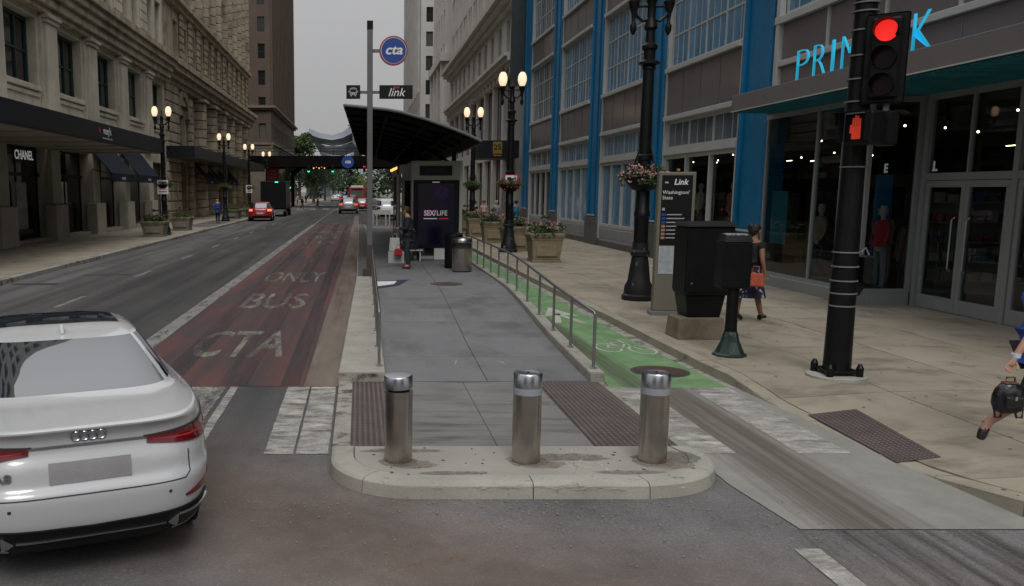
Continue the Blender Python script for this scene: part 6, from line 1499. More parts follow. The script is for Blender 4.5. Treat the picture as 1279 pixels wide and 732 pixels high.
def car(name, label, levels, loc, rz_, paint, rearwin, sidewin, zones, hero=False, cat='car', group=None, wheels=None, arch=None):
    o = thing(name, label, cat, loc, rz_, group)
    rings, vs, NT = car_body(levels)
    body = []; rw_ = []; swl = []
    for j in range(len(rings) - 1):
        lv = (rings[j][0] + rings[j + 1][0]) / 2
        for k in range(NT):
            a = (k + .5) * 360 / NT; f = (j * NT + k, j * NT + (k + 1) % NT, (j + 1) * NT + (k + 1) % NT, (j + 1) * NT + k)
            if rearwin and rearwin[0] < lv < rearwin[1] and abs(a - 270) < rearwin[2]: rw_.append(f)
            elif sidewin and sidewin[0] < lv < sidewin[1] and (min(a, 360 - a) if a < 90 or a > 270 else abs(a - 180)) < sidewin[2]: swl.append(f)
            else: body.append(f)
    body.append(tuple(range(NT))[::-1]); body.append(tuple(range((len(rings) - 1) * NT, len(rings) * NT)))
    def sub_(fs, off=0):
        used = sorted({i for f in fs for i in f}); mp_ = {u: i for i, u in enumerate(used)}; return MB().add([vs[u] for u in used], [tuple(mp_[i] for i in f) for f in fs])
    b = part('body', sub_(body), paint, o, smooth=True)
    if rw_: part('rear_window', sub_(rw_), CGLASS, o, smooth=True)
    if swl: part('side_windows', sub_(swl), CGLASS, o, smooth=True)
    fullm = bpy.data.meshes.new('tmp'); fullm.from_pydata(vs, [], body + rw_ + swl); bm = bmesh.new(); bm.from_mesh(fullm); bvh = BVHTree.FromBMesh(bm); bm.free(); bpy.data.meshes.remove(fullm)
    def patch(nm, x0, x1, zlo, zhi, m, out=.006, parent=o, nx=12, nz=3):
        g = []; 
        for j in range(nz + 1):
            for i in range(nx + 1):
                x = lerp(x0, x1, i / nx); lo = zlo(x) if callable(zlo) else zlo; hi = zhi(x) if callable(zhi) else zhi; z = lerp(lo, hi, j / nz)
                h = bvh.ray_cast(Vector((x, -2, z)), Vector((0, 1, 0)))
                y = h[0].y if h[0] else .3; nrm = h[1] if h[0] else Vector((0, -1, 0))
                if nrm.y > 0: nrm = -nrm
                g.append((Vector((x, y, z)) + nrm * out, Vector((x, y, z)) - nrm * .01))
        q = MB(); W = nx + 1; fs = [(j * W + i, j * W + i + 1, (j + 1) * W + i + 1, (j + 1) * W + i) for j in range(nz) for i in range(nx)]
        rim = [i for i in range(W)] + [j * W + nx for j in range(1, nz + 1)] + [nz * W + i for i in range(nx - 1, -1, -1)] + [j * W for j in range(nz - 1, 0, -1)]
        q.add([tuple(a) for a, _ in g], fs); k = len(rim)
        q.add([tuple(g[i][0]) for i in rim] + [tuple(g[i][1]) for i in rim], [(i, (i + 1) % k, k + (i + 1) % k, k + i) for i in range(k)])
        return part(nm, q, m, parent, smooth=True)
    def surf(x, z):
        h = bvh.ray_cast(Vector((x, -2, z)), Vector((0, 1, 0))); return h[0].y if h[0] else 0
    def top(x, y):
        h = bvh.ray_cast(Vector((x, y, 4)), Vector((0, 0, -1))); return h[0].z if h[0] else 0
    W_ = max(l[1] for l in levels); wy = wheels or (.95, levels[3][3] - .85); wr = .33
    for y in wy:
        for s in (-1, 1):
            io = .13 if hero else 0
            wh = part('wheel', MB().tube([(s * (W_ - .20 - io), y, wr), (s * (W_ + .006 - io), y, wr)], wr, 24), RUBBER, o, smooth=True)
            part('rim', MB().tube([(s * (W_ - .02 - io), y, wr), (s * (W_ + .012 - io), y, wr)], wr * .66, 10), CHROME, wh)
    return o, patch, surf, top
# --- the big white sedan
LV = [(.20, .76, .30, 4.66, 5), (.27, .85, .13, 4.84, 5), (.40, .915, .035, 4.90, 5), (.55, .935, .0, 4.94, 5), (.64, .945, .0, 4.93, 5), (.70, .942, .04, 4.93, 5), (.80, .935, .055, 4.90, 5), (.90, .922, .100, 4.82, 5), (.985, .90, .095, 4.70, 5.2),
      (1.042, .865, .045, 4.5, 5), (1.060, .82, .15, 4.0, 5), (1.082, .785, .40, 3.6, 5), (1.105, .765, .64, 3.35, 5), (1.20, .715, .92, 3.10, 5), (1.30, .655, 1.22, 2.9, 5), (1.375, .605, 1.48, 2.75, 5), (1.415, .565, 1.68, 2.66, 5), (1.437, .48, 1.80, 2.6, 5), (1.45, .34, 1.95, 2.5, 5), (1.456, .12, 2.1, 2.3, 5)]
AX, AY, ARZ = -1.67, 5.20, R(24)
o, patch, surf, top = car('white_sedan', 'large white sedan with four silver rings on its boot lid, turning, at the lower left', LV, (AX, AY, 0), ARZ, WCAR, (12.2, 15.0, 43), (12.2, 14.9, 43), None, hero=True)
CHR = mat('dark_chrome', (.42, .43, .46), rough=.2, metal=1., var=.05, bump=0)
for s in (-1, 1):
    X = (lambda v: (v * s)) 
    zb_ = lambda x: lerp(.885, .815, clamp((abs(x) - .36) / .5)); zt_ = lambda x: lerp(.925, .955, clamp((abs(x) - .36) / .5))
    t_ = patch('tail_lamp', s * .36, s * .90, zb_, zt_, TLRED, .012, nx=16, nz=4)
    patch('lamp_strip', s * .40, s * .88, lambda x: lerp(.903, .865, clamp((abs(x) - .36) / .5)), lambda x: lerp(.911, .880, clamp((abs(x) - .36) / .5)), mat('bright_red_strip', (.34, .03, .04), rough=.2, bump=0), .016, parent=t_)
    patch('lamp_rim', s * .34, s * .90, lambda x: zt_(x) + .001, lambda x: zt_(x) + .012, LINEK, .012)
    patch('bumper_reflector', s * .60, s * .86, .50, lambda x: lerp(.515, .548, clamp((abs(x) - .6) / .12)), TLRED, .008)
    for i, (x0, x1, z0, z1) in enumerate([(.50, .78, .288, .306), (.54, .79, .392, .410)]):
        patch('exhaust_trim', s * x0, s * x1, z0, z1, CHR, .028)
    patch('exhaust_trim', s * .47, s * .54, lambda x: lerp(.350, .298, clamp((abs(x) - .47) / .06)), lambda x: lerp(.356, .402, clamp((abs(x) - .47) / .06)), CHR, .026)
    patch('exhaust_opening', s * .55, s * .79, .306, .393, RUBBER, .024)
    patch('shut_line', s * .635, s * .643, .66, .80, LINEK, .002, nx=1, nz=6)
    patch('parking_sensor', s * .48, s * .50, .555, .575, LINEK, .002, nx=2, nz=2)
patch('chrome_strip', -.36, .36, .918, .932, CHR, .010, nx=24, nz=1)
patch('shut_line', -.60, .60, .628, .636, LINEK, .002, nx=24, nz=1)
patch('shut_line', -.635, -.60, lambda x: lerp(.655, .628, (x + .635) / .035), lambda x: lerp(.665, .637, (x + .635) / .035), LINEK, .002); patch('shut_line', .60, .635, lambda x: lerp(.628, .655, (x - .6) / .035), lambda x: lerp(.637, .665, (x - .6) / .035), LINEK, .002)
patch('licence_plate', -.25, .25, .70, .83, mat('blurred_plate', (.24, .235, .245), rough=.5, var=.12, scale=2), .006, nx=8)
patch('diffuser', -.80, .80, .235, lambda x: .445 - .03 * (1 - abs(x)), PLASTIC, .014, nx=40, nz=6)
patch('diffuser_trim', -.46, .46, .345, .355, CHR, .022, nx=20, nz=1)
q = MB()
for i in range(4):
    cx_ = (i - 1.5) * .050; pts = []
    for k in range(21): a = 2 * math.pi * k / 20; x = cx_ + .032 * math.cos(a); z = .985 + .032 * math.sin(a); pts.append((x, surf(x, z) - .008, z))
    q.tube(pts, .0045, 6)
part('ring_emblem', q, CHR, o, smooth=True)
me = text_mesh('A8', .075, CHR, ext=.004, bold=.002, sx=1.25); b_ = link('model_badge', me, o, (-.52, surf(-.52, .765) - .014, .765)); b_.rotation_euler = (R(90), 0, R(-8))
q = MB(); q.add([(-.45, 1.98, top(-.45, 1.98) + .006), (.45, 1.98, top(.45, 1.98) + .006), (.40, 2.62, top(.40, 2.6) + .004), (-.40, 2.62, top(-.4, 2.6) + .004), (0, 1.95, top(0, 1.95) + .006)], [(0, 4, 1, 2, 3)])
g = MB(); nxx, nyy = 12, 8; g.v = [(lerp(-.47, .47, i / nxx), lerp(1.86, 2.60, j / nyy), top(lerp(-.47, .47, i / nxx), lerp(1.86, 2.60, j / nyy)) + .004) for j in range(nyy + 1) for i in range(nxx + 1)]
g.f = [(j * (nxx + 1) + i, j * (nxx + 1) + i + 1, (j + 1) * (nxx + 1) + i + 1, (j + 1) * (nxx + 1) + i) for j in range(nyy) for i in range(nxx)]
part('sunroof', g, CGLASS, o, smooth=True)
z0 = top(0, 1.66); part('antenna_fin', MB().prism([(1.58, z0 - .01), (1.74, z0 + .005), (1.635, z0 + .06), (1.62, z0 + .06)], -.014, .014, 'x'), WCAR, o, bevel=.004)
z0 = top(0, .1)
part('underbody', MB().box(-.66, .66, .5, 4.5, .15, .22), RUBBER, o)
# --- distant traffic
HB = [(.24, .78, .25, 4.2, 5), (.32, .86, .08, 4.4, 5), (.5, .90, .0, 4.5, 5), (.75, .91, .02, 4.5, 5), (.98, .89, .06, 4.3, 5), (1.08, .84, .12, 3.4, 5), (1.25, .77, .22, 3.1, 5), (1.48, .68, .42, 2.7, 5), (1.58, .60, .62, 2.5, 5), (1.62, .35, .9, 2.2, 5)]
def far_car(name, label, x, y, rz_, paint, sc=(1, 1, 1), lit=TAIL, levels=HB, plate=True, zz=0):
    o, patch, surf, top = car(name, label, levels, (x, y, zz), rz_, paint, (5.15, 6.95, 44), (5.2, 6.95, 42), None)
    o.scale = sc
    for s in (-1, 1): patch('tail_lamp', s * .56, s * .86, .84, 1.02, lit, .01, nx=5, nz=2)
    patch('bumper', -.84, .84, .28, .45, PLASTIC, .012, nx=12, nz=2)
    if plate: patch('licence_plate', -.24, .24, .62, .75, mat('pale_plate', (.4, .4, .42), rough=.5), .008, nx=4, nz=1)
    return o
PR = mat('red_car_paint', (.30, .012, .016), rough=.25, var=.05, bump=0, coat=.5); PS = mat('silver_car_paint', (.22, .23, .24), rough=.3, metal=.4, var=.05, bump=0)
PW = mat('white_van_paint', (.60, .62, .64), rough=.3, var=.04, bump=0); PB = mat('blue_car_paint', (.06, .10, .17), rough=.3, var=.05, bump=0)
far_car('red_hatchback', 'dark red hatchback parked at the left kerb behind the black truck', -8.35, 73.0, R(3), PR, (1.12, 1.1, 1.0), mat('tail_glow_soft', (1, .3, .15), bump=0, emit=(1., .22, .10), estr=1.4))
far_car('silver_car', 'silver car driving away down the middle of the street with its brake lights on', -1.26, 98, 0, PS, (1.2, 1.1, 1.12))
far_car('red_car', 'small red car with a lit tail lamp just right of the silver car', .35, 112, 0, PR, (1.05, 1, 1.0))
far_car('white_van', 'white van behind the white barricade at the end of the platform', 2.35, 75, 0, PW, (.98, 1.1, 1.14), lit=mat('tail_lamp_unlit', (.12, .02, .02), rough=.3, bump=0))
far_car('white_car', 'pale car in the far traffic left of the silver car', -6.0, 215, 0, PW, (1.1, 1, 1.)); far_car('white_car', 'blue grey car in the far traffic, half behind the silver car', -3.1, 185, 0, PB, (1.1, 1, 1.)); far_car('blue_car', 'dark blue car at the far end of the left lane', -6.2, 250, 0, PB, (1.1, 1, 1.1))
bus = thing('red_bus', 'red bus seen from behind in the far traffic above the silver car', 'bus', (-.35, 128, 0))
part('body', MB().box(-1.25, 1.25, 0, 10, .35, 3.1), PR, bus, bevel=.12, seg=3); part('rear_window', MB().box(-1.0, 1.0, -.02, -.001, 1.75, 2.6), CGLASS, bus); part('roof_unit', MB().box(-.9, .9, 1, 6, 3.101, 3.35), WPRINT, bus)
for s in (-1, 1): part('tail_lamp', MB().box(s * .85 - .12, s * .85 + .12, -.04, -.001, .9, 1.3), TAIL, bus); part('side_windows', MB().box(s * 1.255 - .01, s * 1.255 + .01, .6, 9.4, 1.7, 2.6), CGLASS, bus); part('wheel', MB().tube([(s * .95, 2.4, .48), (s * 1.26, 2.4, .48)], .48, 16), RUBBER, bus)
part('sign_band', MB().box(-.8, .8, -.03, -.001, 2.68, 2.92), AMB, bus) if False else part('sign_band', MB().box(-.8, .8, -.03, -.001, 2.68, 2.92), KPRINT, bus)
tr = thing('black_truck', 'dark box truck parked at the left kerb past the red hatchback', 'truck', (-8.55, 86.5, 0))
part('box', MB().box(-1.25, 1.25, 0, 5.2, .75, 3.5), BLACKM, tr, bevel=.04); part('cab', MB().box(-1.15, 1.15, 5.25, 7.2, .5, 2.5), BLACKM, tr, bevel=.15, seg=2); part('bumper', MB().box(-1.2, 1.2, -.12, -.001, .5, .72), GREYM, tr)
part('roller_door', MB().box(-1.05, 1.05, -.04, -.001, .85, 3.3), PLASTIC, tr)
for k in range(6): part('door_slat', MB().box(-1.03, 1.03, -.055, -.041, .9 + k * .4, 1.26 + k * .4), BLACKM, tr)
part('marker_lamp', MB().box(.2, .5, -.07, -.056, 3.36, 3.44), GRL, tr)
for s in (-1, 1):
    part('tail_lamp', MB().box(s * 1.1 - .07, s * 1.1 + .07, -.15, -.121, .55, .68), TLRED, tr)
    for y in (1.2, 6.2): part('wheel', MB().tube([(s * .9, y, .46), (s * 1.22, y, .46)], .46, 18), RUBBER, tr)
    part('side_panel', MB().box(s * 1.255 - .01, s * 1.255 + .01, .3, 4.9, 1.0, 3.2), mat('dark_grey_panel', (.03, .032, .035), rough=.4), tr)

# ================================================================== PEOPLE
def skin_mesh(name, nodes, edges, m, sub=2, root=0):
    keys = list(nodes); me = bpy.data.meshes.new(name); me.from_pydata([nodes[k][0] for k in keys], [(keys.index(a), keys.index(b)) for a, b in edges], [])
    o = bpy.data.objects.new(name, me); COL.objects.link(o); md = o.modifiers.new('skin', 'SKIN'); md.use_smooth_shade = True
    for i, k in enumerate(keys):
        r_ = nodes[k][1]; r_ = r_ if isinstance(r_, tuple) else (r_, r_); d = me.skin_vertices[0].data[i]; d.radius = r_; d.use_root = (i == root)
    s = o.modifiers.new('smooth', 'SUBSURF'); s.levels = sub; s.render_levels = sub
    bpy.context.view_layer.update()
    m2_ = bpy.data.meshes.new_from_object(o.evaluated_get(bpy.context.evaluated_depsgraph_get())); bpy.data.objects.remove(o); bpy.data.meshes.remove(me)
    m2_.materials.clear(); m2_.materials.append(m)
    for p in m2_.polygons: p.use_smooth = True
    m2_.name = name; return m2_
BASE = dict(pelvis=((0, 0, .95), .135), belly=((0, 0, 1.10), .125), chest=((0, 0, 1.30), .15), upper=((0, 0, 1.42), .12), neck=((0, .005, 1.52), .058), jaw=((0, .03, 1.60), .075), head=((0, .02, 1.68), .098), crown=((0, .01, 1.745), .078),
    shl=((-.18, 0, 1.42), .062), ell=((-.24, -.03, 1.14), .045), wrl=((-.25, .05, .89), .030), shr=((.18, 0, 1.42), .062), elr=((.24, -.03, 1.14), .045), wrr=((.25, .05, .89), .030),
    hil=((-.09, 0, .88), .095), knl=((-.10, .02, .50), .062), anl=((-.10, -.02, .10), .043), tol=((-.11, .13, .045), .036), hir=((.09, 0, .88), .095), knr=((.10, .02, .50), .062), anr=((.10, -.02, .10), .043), tor=((.11, .13, .045), .036))
BE = [('pelvis', 'belly'), ('belly', 'chest'), ('chest', 'upper'), ('upper', 'neck'), ('neck', 'jaw'), ('jaw', 'head'), ('head', 'crown'), ('upper', 'shl'), ('shl', 'ell'), ('ell', 'wrl'), ('upper', 'shr'), ('shr', 'elr'), ('elr', 'wrr'),
      ('pelvis', 'hil'), ('hil', 'knl'), ('knl', 'anl'), ('anl', 'tol'), ('pelvis', 'hir'), ('hir', 'knr'), ('knr', 'anr'), ('anr', 'tor')]
def hand(nodes, edges, w, d, nrm, side, curl=.6):
    """palm, four fingers of unequal length and a thumb leaving the side of the palm"""
    P = Vector(nodes[w][0]); d = Vector(d).normalized(); nrm = Vector(nrm).normalized(); t = d.cross(nrm).normalized() * side
    nodes[w + 'p'] = (tuple(P + d * .045), (.030, .020)); edges.append((w, w + 'p'))
    for i, (off, ln) in enumerate(((-.028, .062), (-.009, .074), (.010, .070), (.028, .054))):
        k = P + d * .090 + t * off; a = k + d * ln * .5 - nrm * ln * .25 * curl; b = a + d * ln * .45 * (1 - curl) - nrm * ln * .5 * curl
        n0, n1, n2 = w + 'k%d' % i, w + 'm%d' % i, w + 't%d' % i
        nodes[n0] = (tuple(k), .0105); nodes[n1] = (tuple(a), .0090); nodes[n2] = (tuple(b), .0075); edges += [(w + 'p', n0), (n0, n1), (n1, n2)]
    k = P + d * .035 - t * .036 - nrm * .008; a = k + d * .028 - t * .018 - nrm * .012; b = a + d * .026 - nrm * .014
    nodes[w + 'h0'] = (tuple(k), .012); nodes[w + 'h1'] = (tuple(a), .0105); nodes[w + 'h2'] = (tuple(b), .0085); edges += [(w + 'p', w + 'h0'), (w + 'h0', w + 'h1'), (w + 'h1', w + 'h2')]
def person(label, loc, rz_, pose=None, top=None, sleeve=1, legs=None, skirt=None, shoes=None, skin=SKIN, hair=HAIRB, longhair=False, hands=False, hdir=None, scale=1., group=None, bun=False, shorts=False, sub=2):
    o = thing('person', label, 'person', loc, rz_, group); o.scale = (scale,) * 3
    N = {k: v for k, v in BASE.items()}; E = list(BE)
    for k, v in (pose or {}).items(): N[k] = (v, N[k][1])
    if hands:
        for w, s in (('wrl', 1), ('wrr', -1)):
            e = 'ell' if w == 'wrl' else 'elr'; d = (Vector(N[w][0]) - Vector(N[e][0])) if not hdir else Vector(hdir); hand(N, E, w, d, (0, 0, 1) if abs(d.normalized().z) < .7 else (-s * -1, 0, 0) if s > 0 else (-1, 0, 0), s, .7)
    else:
        for w, e in (('wrl', 'ell'), ('wrr', 'elr')):
            d = (Vector(N[w][0]) - Vector(N[e][0])).normalized(); P = Vector(N[w][0]); N[w + 'p'] = (tuple(P + d * .07), (.036, .024)); N[w + 't'] = (tuple(P + d * .15), (.024, .016)); E += [(w, w + 'p'), (w + 'p', w + 't')]
    # nose
    body = skin_mesh('body', N, E, skin, sub); link('body', body, o)
    H = Vector(N['head'][0]); J = Vector(N['jaw'][0])
    if hands:
        fx = MB(); fx.ball((H.x - .034, H.y + .084, H.z - .012), .012, 8, 6).ball((H.x + .034, H.y + .084, H.z - .012), .012, 8, 6); part('eyes', fx, WPRINT, o)
        part('nose', MB().add([(H.x - .012, H.y + .09, H.z - .01), (H.x + .012, H.y + .09, H.z - .01), (H.x + .018, H.y + .085, H.z - .05), (H.x - .018, H.y + .085, H.z - .05), (H.x, H.y + .125, H.z - .045)], [(0, 1, 4), (1, 2, 4), (2, 3, 4), (3, 0, 4)]), skin, o, smooth=True)
        part('mouth', MB().box(J.x - .022, J.x + .022, J.y + .065, J.y + .078, J.z - .005, J.z + .004), mat('lips', (.30, .10, .08)), o)
        part('ears', MB().ball((H.x - .10, H.y, H.z - .02), .022, 8, 6, 1.5).ball((H.x + .10, H.y, H.z - .02), .022, 8, 6, 1.5), skin, o, smooth=True)
    if hair:
        hb = MB(); prof = [(.112, -.02), (.116, .03), (.105, .07), (.07, .10), (.02, .112)]
        hb.lathe(prof, 18, (H.x, H.y - .018, H.z + .01)); hb.ball((H.x, H.y - .045, H.z - .01), .085, 12, 8, 1.15)
        if bun: hb.ball((H.x, H.y - .10, H.z + .085), .048, 10, 8)
        if longhair: hb.ball((H.x, H.y - .07, H.z - .11), .085, 12, 8, 1.5)
        for i, v in enumerate(hb.v): hb.v[i] = (v[0] + .004 * math.sin(v[2] * 90 + v[0] * 60), v[1] + .004 * math.cos(v[2] * 70), v[2])
        part('hair', hb, hair, o, smooth=True)
    def sub_nodes(ks, grow, extra=None):
        r = {}
        for k in ks: p, q = N[k]; q = q[0] if isinstance(q, tuple) else q; r[k] = (p, q + grow)
        r.update(extra or {}); return r
    if top:
        if sleeve >= 1: ks = ['pelvis', 'belly', 'chest', 'upper', 'shl', 'ell', 'wrl', 'shr', 'elr', 'wrr']; es = [('pelvis', 'belly'), ('belly', 'chest'), ('chest', 'upper'), ('upper', 'shl'), ('shl', 'ell'), ('ell', 'wrl'), ('upper', 'shr'), ('shr', 'elr'), ('elr', 'wrr')]; T = sub_nodes(ks, .020)
        else:
            ks = ['pelvis', 'belly', 'chest', 'upper', 'shl', 'shr']; T = sub_nodes(ks, .018); es = [('pelvis', 'belly'), ('belly', 'chest'), ('chest', 'upper'), ('upper', 'shl'), ('upper', 'shr')]
            for a, b, n_ in (('shl', 'ell', 'sl'), ('shr', 'elr', 'sr')): T[n_] = (tuple(Vector(N[a][0]).lerp(Vector(N[b][0]), .45)), .070); es.append((a, n_))
        T['pelvis'] = (N['pelvis'][0], .158); T['hem'] = (tuple(Vector(N['pelvis'][0]) + (Vector((0, 0, -.12)) if N['pelvis'][0][2] > .8 else Vector((0, 0, -.02)))), .15); es = es + [('pelvis', 'hem')]
        link('top', skin_mesh('top', T, es, top, sub), o)
    if legs:
        T = sub_nodes(['pelvis', 'hil', 'knl', 'anl', 'hir', 'knr', 'anr'], .018)
        if shorts: 
            for k, h in (('anl', 'knl'), ('anr', 'knr')): T[k] = (tuple(Vector(N[h][0]).lerp(Vector(N[k][0]), .22)), .08)
        link('trousers', skin_mesh('trousers', T, [('pelvis', 'hil'), ('hil', 'knl'), ('knl', 'anl'), ('pelvis', 'hir'), ('hir', 'knr'), ('knr', 'anr')], legs, sub), o)
    if shoes:
        for a, t in (('anl', 'tol'), ('anr', 'tor')):
            A, T_ = Vector(N[a][0]), Vector(N[t][0]); d = (T_ - A); heel = A - Vector((d.x, d.y, 0)) * .22 + Vector((0, 0, -.045)) if abs(d.z) < .09 else A - d * .12
            S = {'a': (tuple(A + Vector((0, 0, -.045))), .042), 'h': (tuple(heel), .042), 'm': (tuple(A.lerp(T_, .6)), .048), 't': (tuple(T_ + d.normalized() * .03), .036)}
            link('shoe', skin_mesh('shoe', S, [('a', 'h'), ('a', 'm'), ('m', 't')], shoes, 1), o)
    return o, N
def walkpose(f=1, st=.26):
    return dict(knl=(-.09, .17 * f, .53), anl=(-.09, st * f, .11 if f > 0 else .16), tol=(-.10, st * f + .14, .07 if f > 0 else .04), knr=(.09, -.02 * f + .05, .50), anr=(.09, -st * f, .17 if f > 0 else .11), tor=(.10, -st * f + .11, .05 if f > 0 else .07),
                ell=(-.25, -.14 * f, 1.16), wrl=(-.24, -.10 * f, .93), elr=(.25, .08 * f, 1.15), wrr=(.24, .22 * f, .95))
NAVJ = cloth('navy_jacket', (.014, .018, .030)); DKJ = cloth('dark_jeans', (.020, .026, .032)); MAROON = mat('maroon_shoe', (.10, .015, .025), rough=.5, bump=0); BLKS = mat('black_shoe', (.012, .012, .013), rough=.4, bump=0)
# man on the platform looking at his phone (faces -X)
ph = dict(neck=(0, .02, 1.52), jaw=(0, .085, 1.575), head=(0, .085, 1.655), crown=(0, .055, 1.73), ell=(-.22, .03, 1.13), wrl=(-.075, .25, 1.15), elr=(.22, .03, 1.13), wrr=(.075, .25, 1.15), tol=(-.13, .13, .045), tor=(.13, .14, .045))
o, N = person('man in navy jacket and dark jeans on the platform, head bent over his phone', (1.42, 25.35, rz(25)), R(82), ph, NAVJ, 1, DKJ, None, MAROON, SKIN, HAIRB, hands=True, scale=1.03)
pz = thing('phone', 'black phone held in both hands by the man in the navy jacket', 'phone', (1.42 - .35 * 1.03, 25.35, rz(25) + 1.20), R(82)); part('case', MB().box(-.04, .04, -.006, .006, -.06, .08), BLACKM, pz, bevel=.003); part('screen', MB().box(-.035, .035, -.008, -.0065, -.05, .07), mat('phone_screen', (.05, .06, .08), rough=.1), pz)
# seated traveller beyond, mostly behind him
sit = dict(pelvis=(0, 0, .50), belly=(0, .02, .66), chest=(0, .05, .86), upper=(0, .06, .98), neck=(0, .08, 1.08), jaw=(0, .11, 1.16), head=(0, .10, 1.24), crown=(0, .09, 1.305), shl=(-.18, .06, .98), shr=(.18, .06, .98), ell=(-.23, .12, .74), elr=(.23, .12, .74), wrl=(-.10, .32, .66), wrr=(.10, .32, .66),
    hil=(-.10, .06, .50), hir=(.10, .06, .50), knl=(-.12, .46, .50), knr=(.12, .46, .48), anl=(-.12, .50, .10), anr=(.13, .72, .22), tol=(-.13, .64, .05), tor=(.13, .84, .26))
person('seated traveller in dark clothes on the shelter bench, mostly hidden behind the standing man', (1.78, 28.2, PZ - .02), R(88), sit, NAVYC, 1, NAVYC, None, BLKS, SKIN, HAIRK)
part('seat', MB().box(-.3, .3, -.2, .2, .36, .40), SHG, thing('waiting_bench', 'short grey bench under the seated traveller', 'bench', (1.75, 28.2, PZ - .02)))
for x in (-.22, .22): part('leg', MB().box(x - .02, x + .02, -.15, .15, 0, .359), SHG, bpy.data.objects['waiting_bench'])
def bag(name, label, loc, m, w_=.3, h=.34, d=.14, rz_=0, hm=None):
    o = thing(name, label, 'bag', loc, rz_); q = MB(); q.frust(0, 0, 0, h, w_ / 2, d / 2, w_ / 2 * .85, d / 2 * .5); part('sack', q, m, o, bevel=.03, seg=2)
    part('handle', MB().tube([(-w_ * .2, 0, h), (-w_ * .15, 0, h + .12), (w_ * .15, 0, h + .12), (w_ * .2, 0, h)], .01, 6), hm or m, o); return o
bag('shopping_bag', 'crumpled white shopping bag beside the seated traveller', (1.12, 27.6, .62), cloth('white_plastic', (.50, .52, .50)), .36, .42, .2); bag('shopping_bag', 'red bag hanging low beside the white shopping bag', (1.22, 27.2, .50), cloth('red_plastic', (.35, .02, .03)), .26, .22, .14)
bag_stand = part('stand', MB().box(-.25, .25, -.15, .15, 0, .36), SHG, thing('low_stand', 'small grey stand beneath the white shopping bag', 'stand', (1.16, 27.5, PZ)))
# woman in the floral skirt walking away (faces +X-ish and +Y)
fl_m = mat('floral_navy_cloth', (.012, .014, .045), rough=.9, var=.1, col2=(.50, .42, .40), scale=13, thr=(.40, .43), fine=90, bump=.1)
wp = walkpose(-1, .22); wp.update(ell=(-.25, .02, 1.15), wrl=(-.28, .10, .92), elr=(.25, -.05, 1.16), wrr=(.28, .0, .93))
o, N = person('woman with a hair bun, black top and navy floral skirt walking past the shop window', (7.16, 15.75, SWZ), R(-62), wp, cloth('black_top', (.010, .010, .014)), 0, None, None, BLKS, SKIND, HAIRK, bun=True, hands=True, scale=.99)
q = MB().lathe([(.15, 1.03), (.165, .95), (.20, .80), (.235, .62), (.27, .46), (.26, .45), (.14, .9)], 26)
for i, v in enumerate(q.v):
    a = math.atan2(v[1], v[0]); k = clamp((1.0 - v[2]) / .5) * .022 * math.sin(a * 7); q.v[i] = (v[0] * (1 + k * 3), v[1] * (1.05 + k * 3), v[2])
part('skirt', q, fl_m, o, smooth=True)
bag('handbag', 'coral red handbag hanging from the arm of the woman in the floral skirt', (7.06, 15.35, SWZ + .68), cloth('coral_leather', (.42, .09, .05)), .30, .24, .12, R(-40))
# passer-by cut off by the right edge (faces +X)
ep = dict(anl=(-.09, -.40, .20), tol=(-.10, -.335, .075), knl=(-.09, -.06, .48), knr=(.09, .20, .50), anr=(.09, .42, .12), tor=(.10, .55, .06), ell=(-.24, -.12, 1.13), wrl=(-.22, -.13, .88), elr=(.24, .10, 1.14), wrr=(.22, .25, .95))
ep.update(ell=(.24, -.06, 1.14), wrl=(.24, -.10, .90)) if False else None
o, N = person('passer-by in a blue top cut off by the right edge, black backpack in hand', (6.37, 7.95, swz(6.3, 7.9)), R(-90), dict(ep, elr=(.23, -.26, 1.17), wrr=(.22, -.41, .885), ell=(-.24, .10, 1.15), wrl=(-.22, .22, .95), anr=(.09, -.50, .25), tor=(.10, -.55, .11), knr=(.09, -.18, .47), anl=(-.09, .36, .12), tol=(-.10, .50, .06), knl=(-.09, .22, .52)),
    cloth('bright_blue_top', (.02, .06, .32)), 0, cloth('black_trousers', (.015, .015, .018)), None, BLKS, SKIN, HAIRB, hands=True, shorts=True, scale=1.0)
part('cuff', MB().lathe([(.036, -.02), (.040, .02)], 14, (.221, -.40, .91)), mat('pale_wristband', (.45, .55, .62), rough=.7), o, smooth=True)
bpk = thing('backpack', 'shiny black backpack with a brown flap carried low by the passer-by at the right edge', 'backpack', (5.945, 7.73, .495), R(-6)); bpk.scale = (.88, .88, .88)
q = MB().lathe([(.10, 0), (.14, .03), (.158, .10), (.155, .18), (.135, .25), (.09, .30), (.03, .315)], 24); q.v = [(x, y * .68 + .006 * math.sin(z * 60 + x * 30), z) for x, y, z in q.v]; part('sack', q, mat('black_leather', (.010, .010, .013), rough=.25, var=.3, scale=12, bump=.4, bscale=25), bpk, smooth=True)
part('front_pocket', MB().box(-.09, .09, -.125, -.085, .05, .19), MATS['black_leather'], bpk, bevel=.02, seg=2); part('flap', MB().box(-.07, .07, -.04, .05, .30, .322), mat('brown_leather', (.12, .055, .025), rough=.5), bpk, bevel=.012, seg=2)
part('buckle', MB().box(-.012, .012, -.131, -.1255, .15, .19), CHROME, bpk); part('top_handle', MB().tube([(-.05, 0, .31), (-.04, 0, .37), (.04, 0, .37), (.05, 0, .31)], .010, 8), MATS['brown_leather'], bpk, smooth=True)
for s in (-1, 1): part('strap', MB().tube([(s * .06, -.02, .03), (s * .08, -.03, -.05), (s * .13, -.03, -.05), (s * .14, -.02, .04)], .012, 8), MATS['black_leather'], bpk, smooth=True)
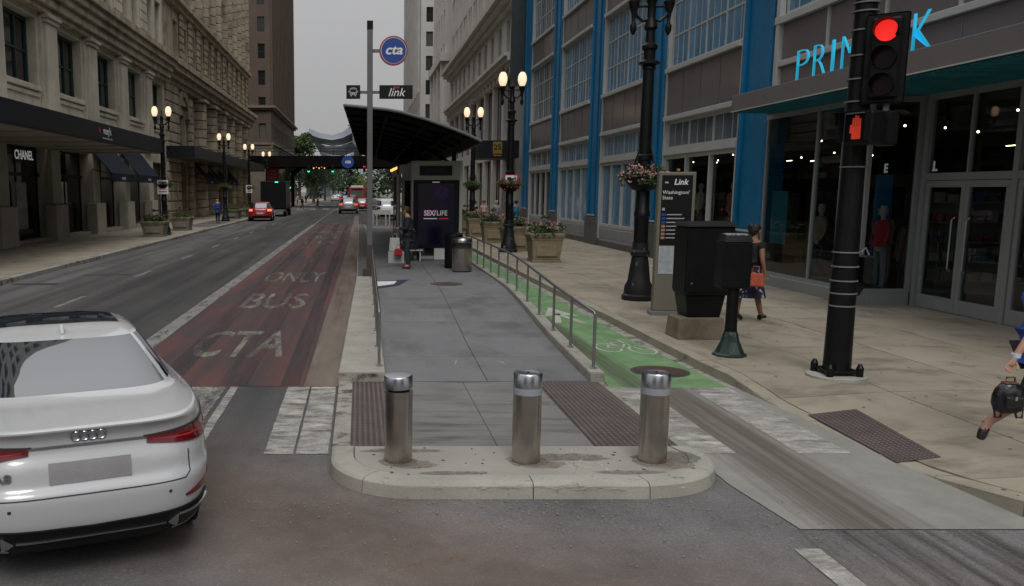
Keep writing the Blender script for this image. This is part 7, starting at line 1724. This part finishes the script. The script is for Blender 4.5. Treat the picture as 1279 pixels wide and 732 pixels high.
# far people
person('bald man in a blue jacket walking on the left sidewalk beside the long planters', (-10.5, 64.5, .15), R(6), walkpose(1, .12), cloth('royal_blue_jacket', (.02, .05, .20)), 1, NAVYC, None, BLKS, SKIN, None, scale=1.02, sub=1)
gp = 'people standing past the sandstone planters'
for (x, y, rz_, tp, hr, lb, sk) in [(7.15, 54, 90, cloth('pink_top', (.5, .28, .26)), HAIRB, 'leftmost of the people past the planters, in a pink top', SKIN), (7.85, 55, 170, cloth('pale_tank_top', (.45, .36, .32)), HAIRB, 'person in an olive apron and pale top past the planters', SKIN),
        (8.72, 55.5, 0, cloth('lavender_grey_top', (.30, .30, .38)), HAIRG, 'white haired person in a grey lavender top seen from behind past the planters', SKIN), (9.78, 54.5, 20, cloth('azure_top', (.02, .22, .50)), HAIRK, 'person in an azure shirt right of the thin black pole', SKIN)]:
    person(lb, (x, y, SWZ), R(rz_), None, tp, 0, NAVYC, None, BLKS, sk, hr, group=gp, sub=1)
gp = 'pedestrians on the far crosswalk'
for (x, y, rz_, f, tp, lb) in [(-5.95, 124.5, 75, 1, NAVYC, 'dark pedestrian mid stride on the far crosswalk, left of the silver car'), (-8.2, 125, 75, -1, NAVYC, 'dark pedestrian at the left end of the far crosswalk'), (-11.4, 127.5, 0, 1, GREYC, 'grey clad pedestrian on the corner left of the far crosswalk'),
        (-12.6, 133, 20, 1, REDC, 'pedestrian in red on the far left corner under the railway'), (-12.2, 148, 0, 1, NAVYC, 'pedestrian in dark clothes deeper under the railway on the left'), (-11.2, 158, 160, 1, CREAM, 'pedestrian in cream past the far crossing on the left'), (-10.4, 170, 0, -1, NAVYC, 'pedestrian in navy beneath the dark street trees'), (-11.5, 119, 10, 1, OLIVE, 'pedestrian in olive just before the railway column')]:
    person(lb, (x, y, .0 if x > -9.6 else .15), R(rz_), walkpose(f, .28), tp, 1, NAVYC, None, BLKS, SKIN, HAIRK, group=gp, sub=1)
# people sitting by the left planter
person('person in black with a white bib standing behind the second left planter', (-12.6, 56.5, .15), R(-40), None, cloth('black_and_white_top', (.10, .10, .10), .8), 1, NAVYC, None, BLKS, SKIN, HAIRK, sub=1)
# floor grates on the left sidewalk
gt = MB()
for k in range(3):
    for i in range(14): gt.box(-11.9 + i * .14, -11.82 + i * .14, 58 + k * 4.6, 62 + k * 4.6, .151, .158)
struct('pavement_grate', gt, mat('blue_grey_grate', (.10, .11, .13), rough=.6, var=.2), lw)
